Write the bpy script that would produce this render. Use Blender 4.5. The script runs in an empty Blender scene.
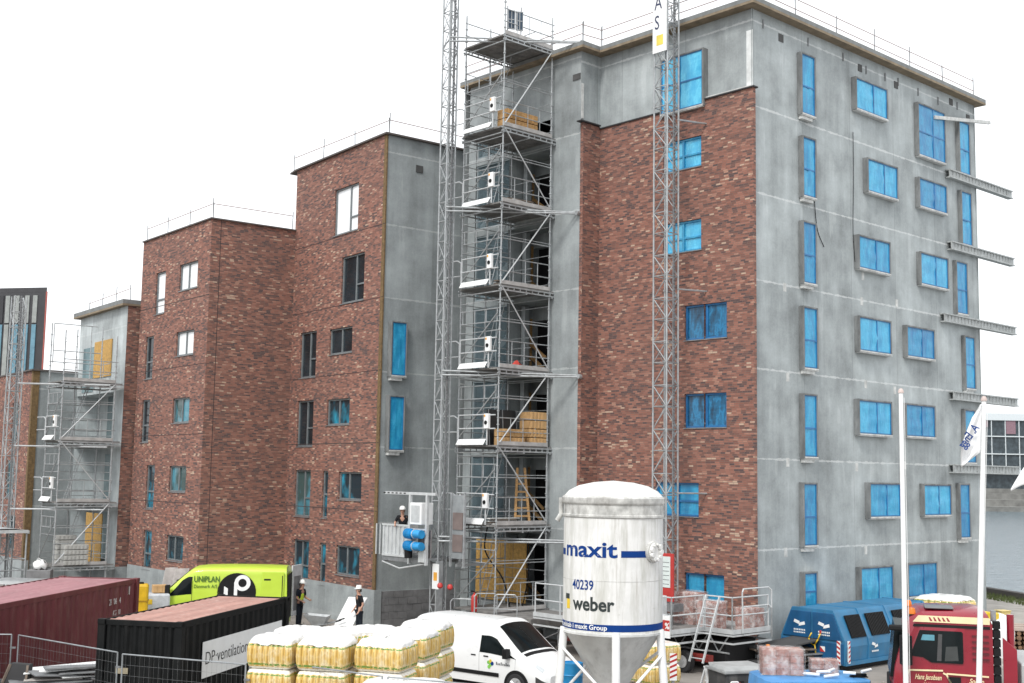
import bpy, math, random
import numpy as np
from mathutils import Vector, Matrix
random.seed(7)
R_ = math.radians
scene = bpy.context.scene
col = scene.collection

# ------------------------------------------------------------------ camera
FOC, CAM_H = 1231.0, 6.0
up = Vector((190.0, 11300.0, -FOC)).normalized()
fw = Vector((0, 0, -1)); yy = (fw - up * fw.dot(up)).normalized(); xx = yy.cross(up)
ROT = Matrix((xx, yy, up))
CAM = Vector((0, 0, CAM_H))
cd = bpy.data.cameras.new('camera'); cam = bpy.data.objects.new('camera', cd); col.objects.link(cam)
cd.sensor_width = 36.0; cd.lens = FOC / 1024.0 * 36.0; cd.clip_start = 0.1; cd.clip_end = 6000
cam.matrix_world = Matrix.Translation(CAM) @ ROT.to_4x4()
scene.camera = cam

# ------------------------------------------------------------------ sky, sun, exposure
SUN_EL, SUN_AZ = R_(50), R_(205)          # azimuth measured clockwise from +Y
world = bpy.data.worlds.new('World'); scene.world = world; world.use_nodes = True
nt = world.node_tree; nt.nodes.clear()
o_ = nt.nodes.new('ShaderNodeOutputWorld'); bg = nt.nodes.new('ShaderNodeBackground')
sky = nt.nodes.new('ShaderNodeTexSky'); sky.sky_type = 'NISHITA'; sky.sun_disc = False
sky.sun_elevation = SUN_EL; sky.sun_rotation = SUN_AZ; sky.dust_density = 3.0; sky.air_density = 1.0
hs = nt.nodes.new('ShaderNodeHueSaturation'); hs.inputs['Saturation'].default_value = 0.12
mx = nt.nodes.new('ShaderNodeMix'); mx.data_type = 'RGBA'; mx.inputs['Factor'].default_value = 0.72
mx.inputs['B'].default_value = (12.0, 12.3, 12.6, 1)       # even overcast cloud layer
nt.links.new(sky.outputs[0], hs.inputs['Color']); nt.links.new(hs.outputs[0], mx.inputs['A'])
nt.links.new(mx.outputs['Result'], bg.inputs['Color']); bg.inputs['Strength'].default_value = 0.095
nt.links.new(bg.outputs[0], o_.inputs['Surface'])
sl = bpy.data.lights.new('sun', 'SUN'); sl.energy = 1.5; sl.angle = R_(12); sl.color = (1, .97, .92)
so = bpy.data.objects.new('sun', sl); col.objects.link(so)
sd = Vector((math.sin(SUN_AZ) * math.cos(SUN_EL), math.cos(SUN_AZ) * math.cos(SUN_EL), math.sin(SUN_EL)))
so.rotation_euler = sd.to_track_quat('Z', 'Y').to_euler(); so.location = (0, -20, 60)
vs = scene.view_settings; vs.view_transform = 'Standard'; vs.look = 'None'; vs.exposure = 0.55; vs.gamma = 1.0
vs.use_curve_mapping = False

# ------------------------------------------------------------------ photo geometry helpers (ray through a pixel meets a real plane)
def ray(px, py): return ROT @ Vector((px - 512.0, 341.5 - py, -FOC))
def onz(px, py, z=0.0):
    d = ray(px, py); return CAM + d * ((z - CAM_H) / d.z)
def at(px, py, D):
    d = ray(px, py); return CAM + d * (D / d.y)
def onplane(px, py, p, n):
    d = ray(px, py); return CAM + d * ((Vector(p) - CAM).dot(n) / d.dot(n))

# ------------------------------------------------------------------ materials
MATS = {}
def nodes(name):
    m = bpy.data.materials.new(name); m.use_nodes = True; t = m.node_tree
    return m, t, t.nodes['Principled BSDF']
def N(t, typ, **kw):
    n = t.nodes.new(typ)
    for k, v in kw.items(): setattr(n, k, v)
    return n
def math_(t, op, a, b=None):
    n = N(t, 'ShaderNodeMath', operation=op)
    for i, x in enumerate((a, b)):
        if x is None: continue
        if isinstance(x, (int, float)): n.inputs[i].default_value = x
        else: t.links.new(x, n.inputs[i])
    return n.outputs[0]
def ramp(t, fac, stops, interp='LINEAR'):
    n = N(t, 'ShaderNodeValToRGB'); cr = n.color_ramp; cr.interpolation = interp
    while len(cr.elements) < len(stops): cr.elements.new(0.5)
    for e, (p, c) in zip(cr.elements, stops):
        e.position = p; e.color = (*c, 1) if len(c) == 3 else c
    t.links.new(fac, n.inputs[0]); return n.outputs[0]
def mixc(t, fac, a, b, blend='MIX'):
    n = N(t, 'ShaderNodeMix', data_type='RGBA', blend_type=blend)
    for key, x in (('Factor', fac), ('A', a), ('B', b)):
        s = n.inputs[key] if key == 'Factor' else [i for i in n.inputs if i.name == key and i.type == 'RGBA'][0]
        if isinstance(x, (int, float)): s.default_value = x
        elif isinstance(x, tuple): s.default_value = (*x, 1) if len(x) == 3 else x
        else: t.links.new(x, s)
    return [o for o in n.outputs if o.type == 'RGBA'][0]
def noise(t, vec, scale, detail=4, rough=.55, dim='3D'):
    n = N(t, 'ShaderNodeTexNoise'); n.noise_dimensions = dim
    n.inputs['Scale'].default_value = scale; n.inputs['Detail'].default_value = detail; n.inputs['Roughness'].default_value = rough
    if vec is not None: t.links.new(vec, n.inputs['Vector'])
    return n.outputs['Fac']
def mapping(t, vec, scale):
    n = N(t, 'ShaderNodeMapping'); n.inputs['Scale'].default_value = scale; t.links.new(vec, n.inputs['Vector']); return n.outputs[0]
def bump(t, b, h, strength=.2, dist=.01):
    n = N(t, 'ShaderNodeBump'); n.inputs['Strength'].default_value = strength; n.inputs['Distance'].default_value = dist
    t.links.new(h, n.inputs['Height']); t.links.new(n.outputs[0], b.inputs['Normal'])
def mat(name, c, rough=.6, metal=0.0, var=.25, scale=3.0, bmp=0.0, coat=0.0, dirt=0.0, dirtc=(.12, .10, .08), spec=None, stretch=(1, 1, 1)):
    if name in MATS: return MATS[name]
    m, t, b = nodes(name); tc = N(t, 'ShaderNodeTexCoord').outputs['Object']
    v = mapping(t, tc, stretch)
    f = noise(t, v, scale, 6, .6)
    lo = tuple(x * (1 - var) for x in c); hi = tuple(min(1, x * (1 + var * .6)) for x in c)
    cc = ramp(t, f, [(.28, lo), (.72, hi)])
    if dirt:
        f2 = noise(t, mapping(t, tc, (1.5, 1.5, .5)), 2.3, 7, .7)
        cc = mixc(t, ramp(t, f2, [(.5, (0, 0, 0)), (.75, (dirt, dirt, dirt))]), cc, dirtc)
    t.links.new(cc, b.inputs['Base Color'])
    rr = math_(t, 'ADD', math_(t, 'MULTIPLY', f, .25), max(0, rough - .12)); t.links.new(rr, b.inputs['Roughness'])
    b.inputs['Metallic'].default_value = metal; b.inputs['Coat Weight'].default_value = coat
    if spec is not None: b.inputs['Specular IOR Level'].default_value = spec
    if bmp: bump(t, b, noise(t, tc, scale * 6, 5), bmp, .02)
    MATS[name] = m; return m

def brick_mat(name, tint=(1, 1, 1)):
    m, t, b = nodes(name); uv = N(t, 'ShaderNodeUVMap').outputs[0]
    s = N(t, 'ShaderNodeSeparateXYZ'); t.links.new(uv, s.inputs[0]); u, v = s.outputs[0], s.outputs[1]
    vr = math_(t, 'DIVIDE', v, .064); row = math_(t, 'FLOOR', vr)
    wn0 = N(t, 'ShaderNodeTexWhiteNoise', noise_dimensions='1D'); t.links.new(row, wn0.inputs['W'])
    uo = math_(t, 'ADD', math_(t, 'DIVIDE', u, .20), math_(t, 'MULTIPLY', wn0.outputs['Value'], 3.0))
    colm = math_(t, 'FLOOR', uo)
    cx = N(t, 'ShaderNodeCombineXYZ'); t.links.new(colm, cx.inputs[0]); t.links.new(row, cx.inputs[1])
    wn = N(t, 'ShaderNodeTexWhiteNoise', noise_dimensions='3D'); t.links.new(cx.outputs[0], wn.inputs['Vector'])
    big = noise(t, mapping(t, uv, (.5, 1.6, 1)), 1.0, 5, .6)
    val = math_(t, 'ADD', wn.outputs['Value'], math_(t, 'MULTIPLY', math_(t, 'SUBTRACT', big, .5), .75))
    T = lambda c: tuple(c[i] * tint[i] for i in range(3))
    cc = ramp(t, val, [(.02, T((.060, .038, .040))), (.2, T((.115, .056, .048))), (.42, T((.165, .068, .052))), (.66, T((.215, .090, .068))),
                       (.88, T((.25, .115, .088))), (.97, T((.30, .165, .125))), (1.0, T((.38, .27, .21)))])
    fu = math_(t, 'FRACT', uo); fv = math_(t, 'FRACT', vr)
    mask = math_(t, 'MAXIMUM', math_(t, 'LESS_THAN', fv, .15), math_(t, 'LESS_THAN', fu, .05))
    big2 = noise(t, uv, .35, 4, .6)
    cc = mixc(t, ramp(t, big2, [(.35, (0, 0, 0)), (.7, (.35, .35, .35))]), cc, T((.10, .06, .055)))
    cc = mixc(t, mask, cc, T((.135, .105, .095)))
    t.links.new(cc, b.inputs['Base Color']); b.inputs['Roughness'].default_value = .85
    h = math_(t, 'ADD', math_(t, 'MULTIPLY', math_(t, 'SUBTRACT', 1.0, mask), .7), math_(t, 'MULTIPLY', wn.outputs['Value'], .5))
    bump(t, b, h, .7, .02)
    MATS[name] = m; return m

def concrete_mat(name, c=.34, z0=.64, dz=3.03, pw=3.1, lines=1.0, streak=.35):
    m, t, b = nodes(name); uv = N(t, 'ShaderNodeUVMap').outputs[0]
    s = N(t, 'ShaderNodeSeparateXYZ'); t.links.new(uv, s.inputs[0]); u, v = s.outputs[0], s.outputs[1]
    vn = math_(t, 'DIVIDE', math_(t, 'SUBTRACT', v, z0), dz); un = math_(t, 'DIVIDE', u, pw)
    cx = N(t, 'ShaderNodeCombineXYZ'); t.links.new(math_(t, 'FLOOR', un), cx.inputs[0]); t.links.new(math_(t, 'FLOOR', vn), cx.inputs[1])
    wn = N(t, 'ShaderNodeTexWhiteNoise', noise_dimensions='3D'); t.links.new(cx.outputs[0], wn.inputs['Vector'])
    st = noise(t, mapping(t, uv, (1.7, .2, 1)), 1.0, 7, .68)
    cl = noise(t, uv, .55, 7, .62); fine = noise(t, uv, 14.0, 5, .6)
    k = math_(t, 'ADD', .70, math_(t, 'MULTIPLY', wn.outputs['Value'], .16))
    k = math_(t, 'ADD', k, math_(t, 'MULTIPLY', math_(t, 'SUBTRACT', st, .5), streak * 1.9))
    k = math_(t, 'ADD', k, math_(t, 'MULTIPLY', math_(t, 'SUBTRACT', cl, .5), 1.15))
    k = math_(t, 'ADD', k, math_(t, 'MULTIPLY', math_(t, 'SUBTRACT', fine, .5), .25))
    k = math_(t, 'MULTIPLY', k, c * 1.25)
    base = N(t, 'ShaderNodeCombineColor')
    t.links.new(math_(t, 'MULTIPLY', k, .915), base.inputs[0]); t.links.new(k, base.inputs[1]); t.links.new(math_(t, 'MULTIPLY', k, 1.02), base.inputs[2])
    cc = base.outputs[0]
    # pale efflorescence along the panel joints, with ragged drips below
    fv = math_(t, 'FRACT', vn); rag = noise(t, mapping(t, uv, (2.5, 2.0, 1)), 1.4, 6, .7)
    wid = math_(t, 'MULTIPLY', ramp(t, rag, [(.38, (.08, .08, .08)), (.75, (1, 1, 1))]), .026)
    d = math_(t, 'MINIMUM', fv, math_(t, 'SUBTRACT', 1.0, fv))
    ln = math_(t, 'LESS_THAN', d, wid)
    fu = math_(t, 'FRACT', un); du = math_(t, 'MINIMUM', fu, math_(t, 'SUBTRACT', 1.0, fu))
    lv = math_(t, 'LESS_THAN', du, .004)
    cc = mixc(t, math_(t, 'MULTIPLY', ln, .48 * lines), cc, (.68, .70, .70))
    cc = mixc(t, math_(t, 'MULTIPLY', lv, .5 * lines), cc, (.16, .17, .17))
    dr = math_(t, 'MULTIPLY', math_(t, 'GREATER_THAN', st, .60), math_(t, 'GREATER_THAN', fv, .45))
    cc = mixc(t, math_(t, 'MULTIPLY', dr, .12 * lines), cc, (.62, .64, .64))
    t.links.new(cc, b.inputs['Base Color']); b.inputs['Roughness'].default_value = .8
    bump(t, b, fine, .15, .01)
    MATS[name] = m; return m

def film_mat(name, c, c2, rough=.3):
    m, t, b = nodes(name); uv = N(t, 'ShaderNodeTexCoord').outputs['Object']
    w = noise(t, mapping(t, uv, (2.2, 2.2, .8)), 1.3, 5, .6); w2 = noise(t, mapping(t, uv, (1, 1, 5)), 2.2, 4, .6)
    f = math_(t, 'ADD', math_(t, 'MULTIPLY', w, .85), math_(t, 'MULTIPLY', w2, .15))
    t.links.new(ramp(t, f, [(.38, c), (.50, tuple((a + b_) / 2 for a, b_ in zip(c, c2))), (.54, c2), (.60, tuple((a + b_) / 2 for a, b_ in zip(c, c2))), (.70, c2)]), b.inputs['Base Color'])
    b.inputs['Roughness'].default_value = rough; b.inputs['Specular IOR Level'].default_value = .6
    bump(t, b, f, .6, .06); MATS[name] = m; return m

def glass_mat(name, c, film=None, amount=.5, rough=.06, alpha=1.0):
    m, t, b = nodes(name); b.inputs['Specular IOR Level'].default_value = .32; tc = N(t, 'ShaderNodeTexCoord').outputs['Object']
    f = noise(t, mapping(t, tc, (1.2, 1.2, .9)), .9, 3, .5)
    if film:
        cc = ramp(t, f, [(max(0, .55 - amount * .35), film), (min(1, .62 - amount * .2), c)])
        t.links.new(cc, b.inputs['Base Color'])
    else:
        t.links.new(ramp(t, f, [(.35, tuple(x * .7 for x in c)), (.65, tuple(x * 1.3 for x in c))]), b.inputs['Base Color'])
    b.inputs['Roughness'].default_value = rough; b.inputs['Alpha'].default_value = alpha
    MATS[name] = m; return m

BRICK = brick_mat('brick', (1.36, 1.37, 1.30))
CONC = concrete_mat('concrete_tower', .365)
CONC_D = concrete_mat('concrete_grey_shaded', .30, 1.05, 3.0, 2.4, .6, .3)  # core and recess walls: some of their shade is put into this grey
CONC_P = concrete_mat('concrete_plinth', .33, .2, 9.0, 2.0, .2, .3)
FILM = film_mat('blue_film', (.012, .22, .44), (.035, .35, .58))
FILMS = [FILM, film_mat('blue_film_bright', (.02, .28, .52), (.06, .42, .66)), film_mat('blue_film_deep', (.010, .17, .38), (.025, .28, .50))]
FILM_L = film_mat('blue_film_skylit', (.04, .38, .66), (.12, .56, .80))  # paler tone holds the sky reflection on the upper front windows
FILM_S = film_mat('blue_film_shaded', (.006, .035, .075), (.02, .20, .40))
FILM_D = mat('blue_film_dark', (.02, .15, .36), .4, var=.3)
GLASS = glass_mat('glass_dark', (.018, .026, .032))
GLASS_B = glass_mat('glass_blue_film', (.02, .035, .045), (.03, .27, .40), .55)
GLASS_W = mat('sky_white_pane', (.86, .88, .9), .35, var=.08)  # flat white stands in for bright sky in the top-floor glass
GLASS_S = glass_mat('stair_glass', (.14, .20, .23), rough=.12, alpha=.5)
FRAME = mat('window_frame', (.17, .19, .20), .5, .1)
STEEL = mat('galvanised_steel', (.40, .42, .43), .42, .35, .3, 5, dirt=.4, dirtc=(.2, .19, .18))
STEEL_D = mat('dull_steel', (.24, .25, .26), .5, .3, .35, 4, dirt=.5)
ALU = mat('pale_alloy', (.56, .58, .59), .4, .25, .15, 4, dirt=.25, dirtc=(.3, .3, .3))
WHITE = mat('white_paint', (.80, .81, .81), .45, var=.08)
BLACK = mat('black_plastic', (.010, .010, .011), .6, spec=.25)
DARK = mat('dark_void', (.006, .006, .007), .9)
WOOD = mat('raw_timber', (.46, .27, .11), .75, var=.35, scale=4, stretch=(1, 1, 5))
WOOD_D = mat('old_boards', (.19, .15, .12), .85, var=.5, scale=3, stretch=(1, 6, 1), dirt=.4)
OSB = mat('osb_board', (.52, .31, .09), .75, var=.4, scale=9)
DECK = mat('deck_board', (.19, .185, .18), .85, var=.45, scale=3, dirt=.5, dirtc=(.35, .33, .30))
ROOFT = mat('roof_trim', (.20, .21, .21), .7, var=.3)
ROOFU = mat('roof_underside', (.24, .19, .13), .8, var=.35)
INSUL = mat('insulation_edge', (.17, .11, .05), .9, var=.5, scale=8)
TARP_B = mat('black_felt', (.03, .03, .032), .8)
RED = mat('red_paint', (.45, .035, .03), .4, var=.2)
RUBBER = mat('tyre_rubber', (.022, .022, .024), .8, bmp=.2)
RIM = mat('wheel_rim', (.55, .56, .57), .35, .5, dirt=.4)

# ------------------------------------------------------------------ mesh builder
class MB:
    def __init__(s): s.v = []; s.f = []; s.mi = []
    def add(s, vs, fs, mi=0):
        k = len(s.v); s.v += [tuple(p) for p in vs]; s.f += [tuple(i + k for i in f) for f in fs]; s.mi += [mi] * len(fs); return s
    def bx(s, x0, x1, y0, y1, z0, z1, mi=0):
        return s.add([(x0, y0, z0), (x1, y0, z0), (x1, y1, z0), (x0, y1, z0), (x0, y0, z1), (x1, y0, z1), (x1, y1, z1), (x0, y1, z1)],
                     [(0, 3, 2, 1), (4, 5, 6, 7), (0, 1, 5, 4), (1, 2, 6, 5), (2, 3, 7, 6), (3, 0, 4, 7)], mi)
    def obx(s, c, X, Y, Z, mi=0):
        c = Vector(c); P = [c + X * a + Y * b + Z * d for d in (-.5, .5) for (a, b) in ((-.5, -.5), (.5, -.5), (.5, .5), (-.5, .5))]
        return s.add(P, [(0, 3, 2, 1), (4, 5, 6, 7), (0, 1, 5, 4), (1, 2, 6, 5), (2, 3, 7, 6), (3, 0, 4, 7)], mi)
    def bar(s, p, q, w, h=None, mi=0, upv=(0, 0, 1)):
        p, q = Vector(p), Vector(q); d = q - p; U = Vector(upv)
        if abs(d.normalized().dot(U)) > .98: U = Vector((1, 0, 0))
        X = d.cross(U).normalized(); Z = X.cross(d).normalized()
        return s.obx((p + q) / 2, X * w, d, Z * (h or w), mi)
    def cyl(s, p, q, r, n=8, r2=None, mi=0, caps=True):
        p, q = Vector(p), Vector(q); d = (q - p); dn = d.normalized() if d.length > 1e-9 else Vector((0, 0, 1))
        X = dn.orthogonal().normalized(); Y = dn.cross(X); r2 = r if r2 is None else r2
        A = [p + (X * math.cos(6.283185 * i / n) + Y * math.sin(6.283185 * i / n)) * r for i in range(n)]
        B = [q + (X * math.cos(6.283185 * i / n) + Y * math.sin(6.283185 * i / n)) * r2 for i in range(n)]
        fs = [(i, (i + 1) % n, n + (i + 1) % n, n + i) for i in range(n)]
        if caps: fs += [tuple(range(n - 1, -1, -1)), tuple(range(n, 2 * n))]
        return s.add(A + B, fs, mi)
    def tube(s, pts, r, n=6, mi=0):
        for a, b in zip(pts, pts[1:]): s.cyl(a, b, r, n, mi=mi)
        return s
    def prism(s, poly, vec, mi=0):
        n = len(poly); vec = Vector(vec); P = [Vector(p) for p in poly]
        return s.add(P + [p + vec for p in P], [tuple(range(n - 1, -1, -1)), tuple(range(n, 2 * n))] + [(i, (i + 1) % n, n + (i + 1) % n, n + i) for i in range(n)], mi)
    def lathe(s, prof, n=32, c=(0, 0, 0), mi=0):
        c = Vector(c); vs = []; fs = []; k = len(prof)
        for i in range(n):
            a = 6.283185 * i / n
            vs += [c + Vector((r * math.cos(a), r * math.sin(a), z)) for r, z in prof]
        for i in range(n):
            j = (i + 1) % n
            fs += [(i * k + t, j * k + t, j * k + t + 1, i * k + t + 1) for t in range(k - 1)]
        return s.add(vs, fs, mi)
    def grid(s, G, mi=0, flip=False):
        n, m = len(G), len(G[0]); vs = [p for r in G for p in r]
        fs = [(i * m + j, i * m + j + 1, (i + 1) * m + j + 1, (i + 1) * m + j) for i in range(n - 1) for j in range(m - 1)]
        if flip: fs = [tuple(reversed(f)) for f in fs]
        return s.add(vs, fs, mi)
    def build(s, name, mats, parent=None, smooth=False, bevel=0.0, loc=None):
        me = bpy.data.meshes.new(name); me.from_pydata(s.v, [], s.f)
        if not isinstance(mats, (list, tuple)): mats = [mats]
        for m in mats: me.materials.append(m)
        if len(mats) > 1: me.polygons.foreach_set('material_index', s.mi)
        uvl = me.uv_layers.new(name='UVMap'); data = uvl.data
        for p in me.polygons:
            n = p.normal
            if abs(n.z) > .75: U, V = Vector((1, 0, 0)), Vector((0, 1, 0))
            else:
                U = Vector((-n.y, n.x, 0)).normalized(); V = Vector((0, 0, 1))
            for li in p.loop_indices:
                c = me.vertices[me.loops[li].vertex_index].co; data[li].uv = (c.dot(U), c.dot(V))
        if smooth:
            me.polygons.foreach_set('use_smooth', [True] * len(me.polygons))
            if smooth != 'all': me.set_sharp_from_angle(angle=R_(38))
        o = bpy.data.objects.new(name, me); col.objects.link(o)
        if parent is not None: o.parent = parent
        if loc is not None: o.location = loc
        if bevel:
            md = o.modifiers.new('bevel', 'BEVEL'); md.width = bevel; md.segments = 2; md.limit_method = 'ANGLE'; md.angle_limit = R_(40)
        return o

def tag(o, label=None, cat=None, group=None, kind=None):
    if label: o['label'] = label
    if cat: o['category'] = cat
    if group: o['group'] = group
    if kind: o['kind'] = kind
    return o
def thing(name, label, cat, loc=(0, 0, 0), rz=0.0, group=None):
    o = bpy.data.objects.new(name, None); col.objects.link(o); o.location = loc; o.rotation_euler = (0, 0, rz); o.empty_display_size = .2
    return tag(o, label, cat, group)
def copy_tree(o, parent=None):
    c = o.copy(); col.objects.link(c)
    if parent is not None: c.parent = parent
    for ch in list(o.children): copy_tree(ch, c)
    return c
def dup(o, loc, rz, label, group=None):
    c = copy_tree(o); c.location = loc; c.rotation_euler = (0, 0, rz); c['label'] = label
    if group: c['group'] = group
    return c

def text_mesh(s, size, extrude=.003, shear=0.0, bold=0.0, align='LEFT', space=1.0):
    cu = bpy.data.curves.new('lettering', 'FONT'); cu.body = s; cu.size = size; cu.extrude = extrude; cu.shear = shear; cu.offset = bold
    cu.align_x = align; cu.space_character = space; cu.resolution_u = 3
    ob = bpy.data.objects.new('lettering', cu); col.objects.link(ob)
    dg = bpy.context.evaluated_depsgraph_get(); me = bpy.data.meshes.new_from_object(ob.evaluated_get(dg))
    bpy.data.objects.remove(ob); bpy.data.curves.remove(cu); return me
def text(s, size, parent, p, right, upv, m, name='lettering', sx=1.0, **kw):
    me = text_mesh(s, size, **kw); me.materials.clear(); me.materials.append(m)
    r = Vector(right).normalized(); u = Vector(upv); u = (u - r * u.dot(r)).normalized(); n = r.cross(u)
    M = Matrix((( r.x * sx, u.x, n.x, p[0]), (r.y * sx, u.y, n.y, p[1]), (r.z * sx, u.z, n.z, p[2]), (0, 0, 0, 1)))
    me.transform(M)
    o = bpy.data.objects.new(name, me); col.objects.link(o)
    if parent is not None: o.parent = parent
    return o

# ================================================================== SETTING
DIRT = mat('site_dirt', (.24, .22, .20), .95, var=.45, scale=.35, bmp=.5)
GRAVEL = mat('quay_gravel', (.34, .32, .29), .95, var=.35, scale=1.2, bmp=.4)
def mk_water():
    m, t, b = nodes('harbour_water'); tc = N(t, 'ShaderNodeTexCoord').outputs['Object']
    b.inputs['Base Color'].default_value = (.13, .18, .21, 1); b.inputs['Roughness'].default_value = .12
    h = noise(t, mapping(t, tc, (.5, 1.4, 1)), .9, 6, .6); bump(t, b, h, .7, .3); return m
WATER = mk_water()
g = MB()
QA, QB = onz(960, 590), onz(1060, 607)            # quay edge on the right
qd = (QB - QA).normalized()
q0 = QA - qd * 4; q1 = QB + qd * 400
q1 = QB + qd * 60
g.add([(-2500, -300, 0), (q0.x, -300, 0), (q1.x, -300, 0), (2500, -300, 0), (2500, q1.y, 0), (q1.x, q1.y, 0), (q0.x, q0.y, 0), (q0.x, 3000, 0), (-2500, 3000, 0)],
      [(0, 1, 6, 7, 8), (1, 2, 5, 6), (2, 3, 4, 5)])
tag(g.build('ground', DIRT), kind='structure')
w = MB(); w.add([(q0.x - 20, 50, -1.5), (3000, -200, -1.5), (3000, 338, -1.5), (q0.x - 20, 338, -1.5)], [(0, 1, 2, 3)])
tag(w.build('water', WATER), kind='structure')
k = MB(); e0, e1 = QA - qd * 4, QB + qd * 60; nrm = Vector((-qd.y, qd.x, 0))
k.prism([e0 + Vector((0, 0, -3)), e1 + Vector((0, 0, -3)), e1 + nrm * .5 + Vector((0, 0, -3)), e0 + nrm * .5 + Vector((0, 0, -3))], (0, 0, 3.35))
tag(k.build('quay_edge', mat('quay_timber', (.06, .055, .05), .9)), kind='structure')
g2 = MB(); a_ = QA - nrm * .02; b_ = QB + qd * 50 - nrm * .02
g2.add([a_ + Vector((0, 0, .006)), b_ + Vector((0, 0, .006)), b_ - nrm * 22 + Vector((0, 0, .006)), a_ - nrm * 9 + Vector((0, 0, .006))], [(0, 1, 2, 3)])
tag(g2.build('gravel_path', GRAVEL), kind='structure')
gr = MB(); rg = random.Random(3)
for i in range(1500):
    p = QA + qd * rg.uniform(0, 14) - nrm * rg.uniform(.1, 1.6); h = rg.uniform(.08, .3); a = rg.uniform(0, 6.28)
    dx, dy = .03 * math.cos(a), .03 * math.sin(a)
    gr.add([p + Vector((-dx, -dy, 0)), p + Vector((dx, dy, 0)), p + Vector((rg.uniform(-.1, .1), rg.uniform(-.1, .1), h))], [(0, 1, 2)])
tag(gr.build('grass', mat('rough_grass', (.10, .13, .04), .9)), 'rough green grass growing along the quay edge', 'grass', kind='stuff')
# far bank
fb = MB()
for i, (d, z) in enumerate(((338, -.2), (346, 1.6), (354, 3.2), (362, 4.6))):
    fb.bx(60, 900, d, 420 if i == 3 else d + 8, -3, z)
tag(fb.build('far_bank', mat('far_stone', (.20, .20, .19), .9, var=.4, scale=.4)), kind='structure')

# ================================================================== WALLS
class Wall:
    def __init__(s, O, p, q):
        s.O = Vector((O[0], O[1], 0)); s.p = Vector((p[0], p[1], 0)); q = Vector((q[0], q[1], 0))
        s.L = (q - s.p).length; s.d = (q - s.p).normalized(); s.n = Vector((s.d.y, -s.d.x, 0))
    def P(s, u, z, o=0.0): return s.p + s.d * u + s.n * o + Vector((0, 0, z)) - s.O
    def uz(s, px, py, o=0.0):
        h = onplane(px, py, s.p + s.n * o, s.n); return (h - s.p).dot(s.d), h.z
    def rect(s, x0, x1, yt, yb, o=0.0):
        ym = (yt + yb) / 2; xm = (x0 + x1) / 2
        return s.uz(x0, ym, o)[0], s.uz(x1, ym, o)[0], s.uz(xm, yb, o)[1], s.uz(xm, yt, o)[1]
def panel(mb, W, u0, u1, z0, z1, holes=(), o=0.0, reveal=.2, mi=0, rmi=None):
    rmi = mi if rmi is None else rmi
    hs = [(max(u0, a), min(u1, b), max(z0, c), min(z1, d)) for a, b, c, d in holes]
    hs = [h for h in hs if h[1] > h[0] + 1e-4 and h[3] > h[2] + 1e-4]
    us = sorted({u0, u1, *[h[0] for h in hs], *[h[1] for h in hs]}); zs = sorted({z0, z1, *[h[2] for h in hs], *[h[3] for h in hs]})
    for a, b in zip(us, us[1:]):
        for c, d in zip(zs, zs[1:]):
            um, zm = (a + b) / 2, (c + d) / 2
            if any(h[0] < um < h[1] and h[2] < zm < h[3] for h in hs): continue
            mb.add([W.P(a, c, o), W.P(b, c, o), W.P(b, d, o), W.P(a, d, o)], [(0, 1, 2, 3)], mi)
    for a, b, c, d in hs:
        i = o - reveal
        for P in ((( a, c, o), (a, d, o), (a, d, i), (a, c, i)), ((b, c, o), (b, c, i), (b, d, i), (b, d, o)),
                  ((a, c, o), (a, c, i), (b, c, i), (b, c, o)), ((a, d, o), (b, d, o), (b, d, i), (a, d, i))):
            mb.add([W.P(*q) for q in P], [(0, 1, 2, 3)], rmi)
def wbox(mb, W, u0, u1, z0, z1, o0, o1, mi=0):
    c = (W.P(u0, z0, o0) + W.P(u1, z1, o1)) / 2
    return mb.obx(c, W.d * (u1 - u0), W.n * (o1 - o0), Vector((0, 0, z1 - z0)), mi)
def frame_ring(mb, W, a, b, c, d, t, o0, o1, mi=0):
    wbox(mb, W, a, a + t, c, d, o0, o1, mi); wbox(mb, W, b - t, b, c, d, o0, o1, mi)
    wbox(mb, W, a + t, b - t, c, c + t, o0, o1, mi); wbox(mb, W, a + t, b - t, d - t, d, o0, o1, mi)

def brick_window(W, root, r, pane, split=None, transom=None, t=.07, fm=None, both=True):
    a, b, c, d = r; fm = fm or FRAME
    f = MB(); frame_ring(f, W, a, b, c, d, t, -.17, -.07)
    if split:
        m_ = a + (b - a) * split; wbox(f, W, m_ - .045, m_ + .045, c + t, d - t, -.165, -.075)
        if transom:
            zt = c + (d - c) * transom; wbox(f, W, m_ + .045, b - t, zt - .035, zt + .035, -.16, -.08)
            if both is True: wbox(f, W, a + t, m_ - .045, zt - .035, zt + .035, -.16, -.08)
    elif transom:
        zt = c + (d - c) * transom; wbox(f, W, a + t, b - t, zt - .04, zt + .04, -.16, -.08)
    w = f.build('window', fm, root, bevel=.008)
    p = MB(); p.add([W.P(a + .02, c + .02, -.13), W.P(b - .02, c + .02, -.13), W.P(b - .02, d - .02, -.13), W.P(a + .02, d - .02, -.13)], [(0, 1, 2, 3)]); p.build('pane', pane, w)
    s = MB(); wbox(s, W, a - .03, b + .03, c - .035, c - .003, -.07, .035); s.build('sill', STEEL_D, w)
    return w

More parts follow.
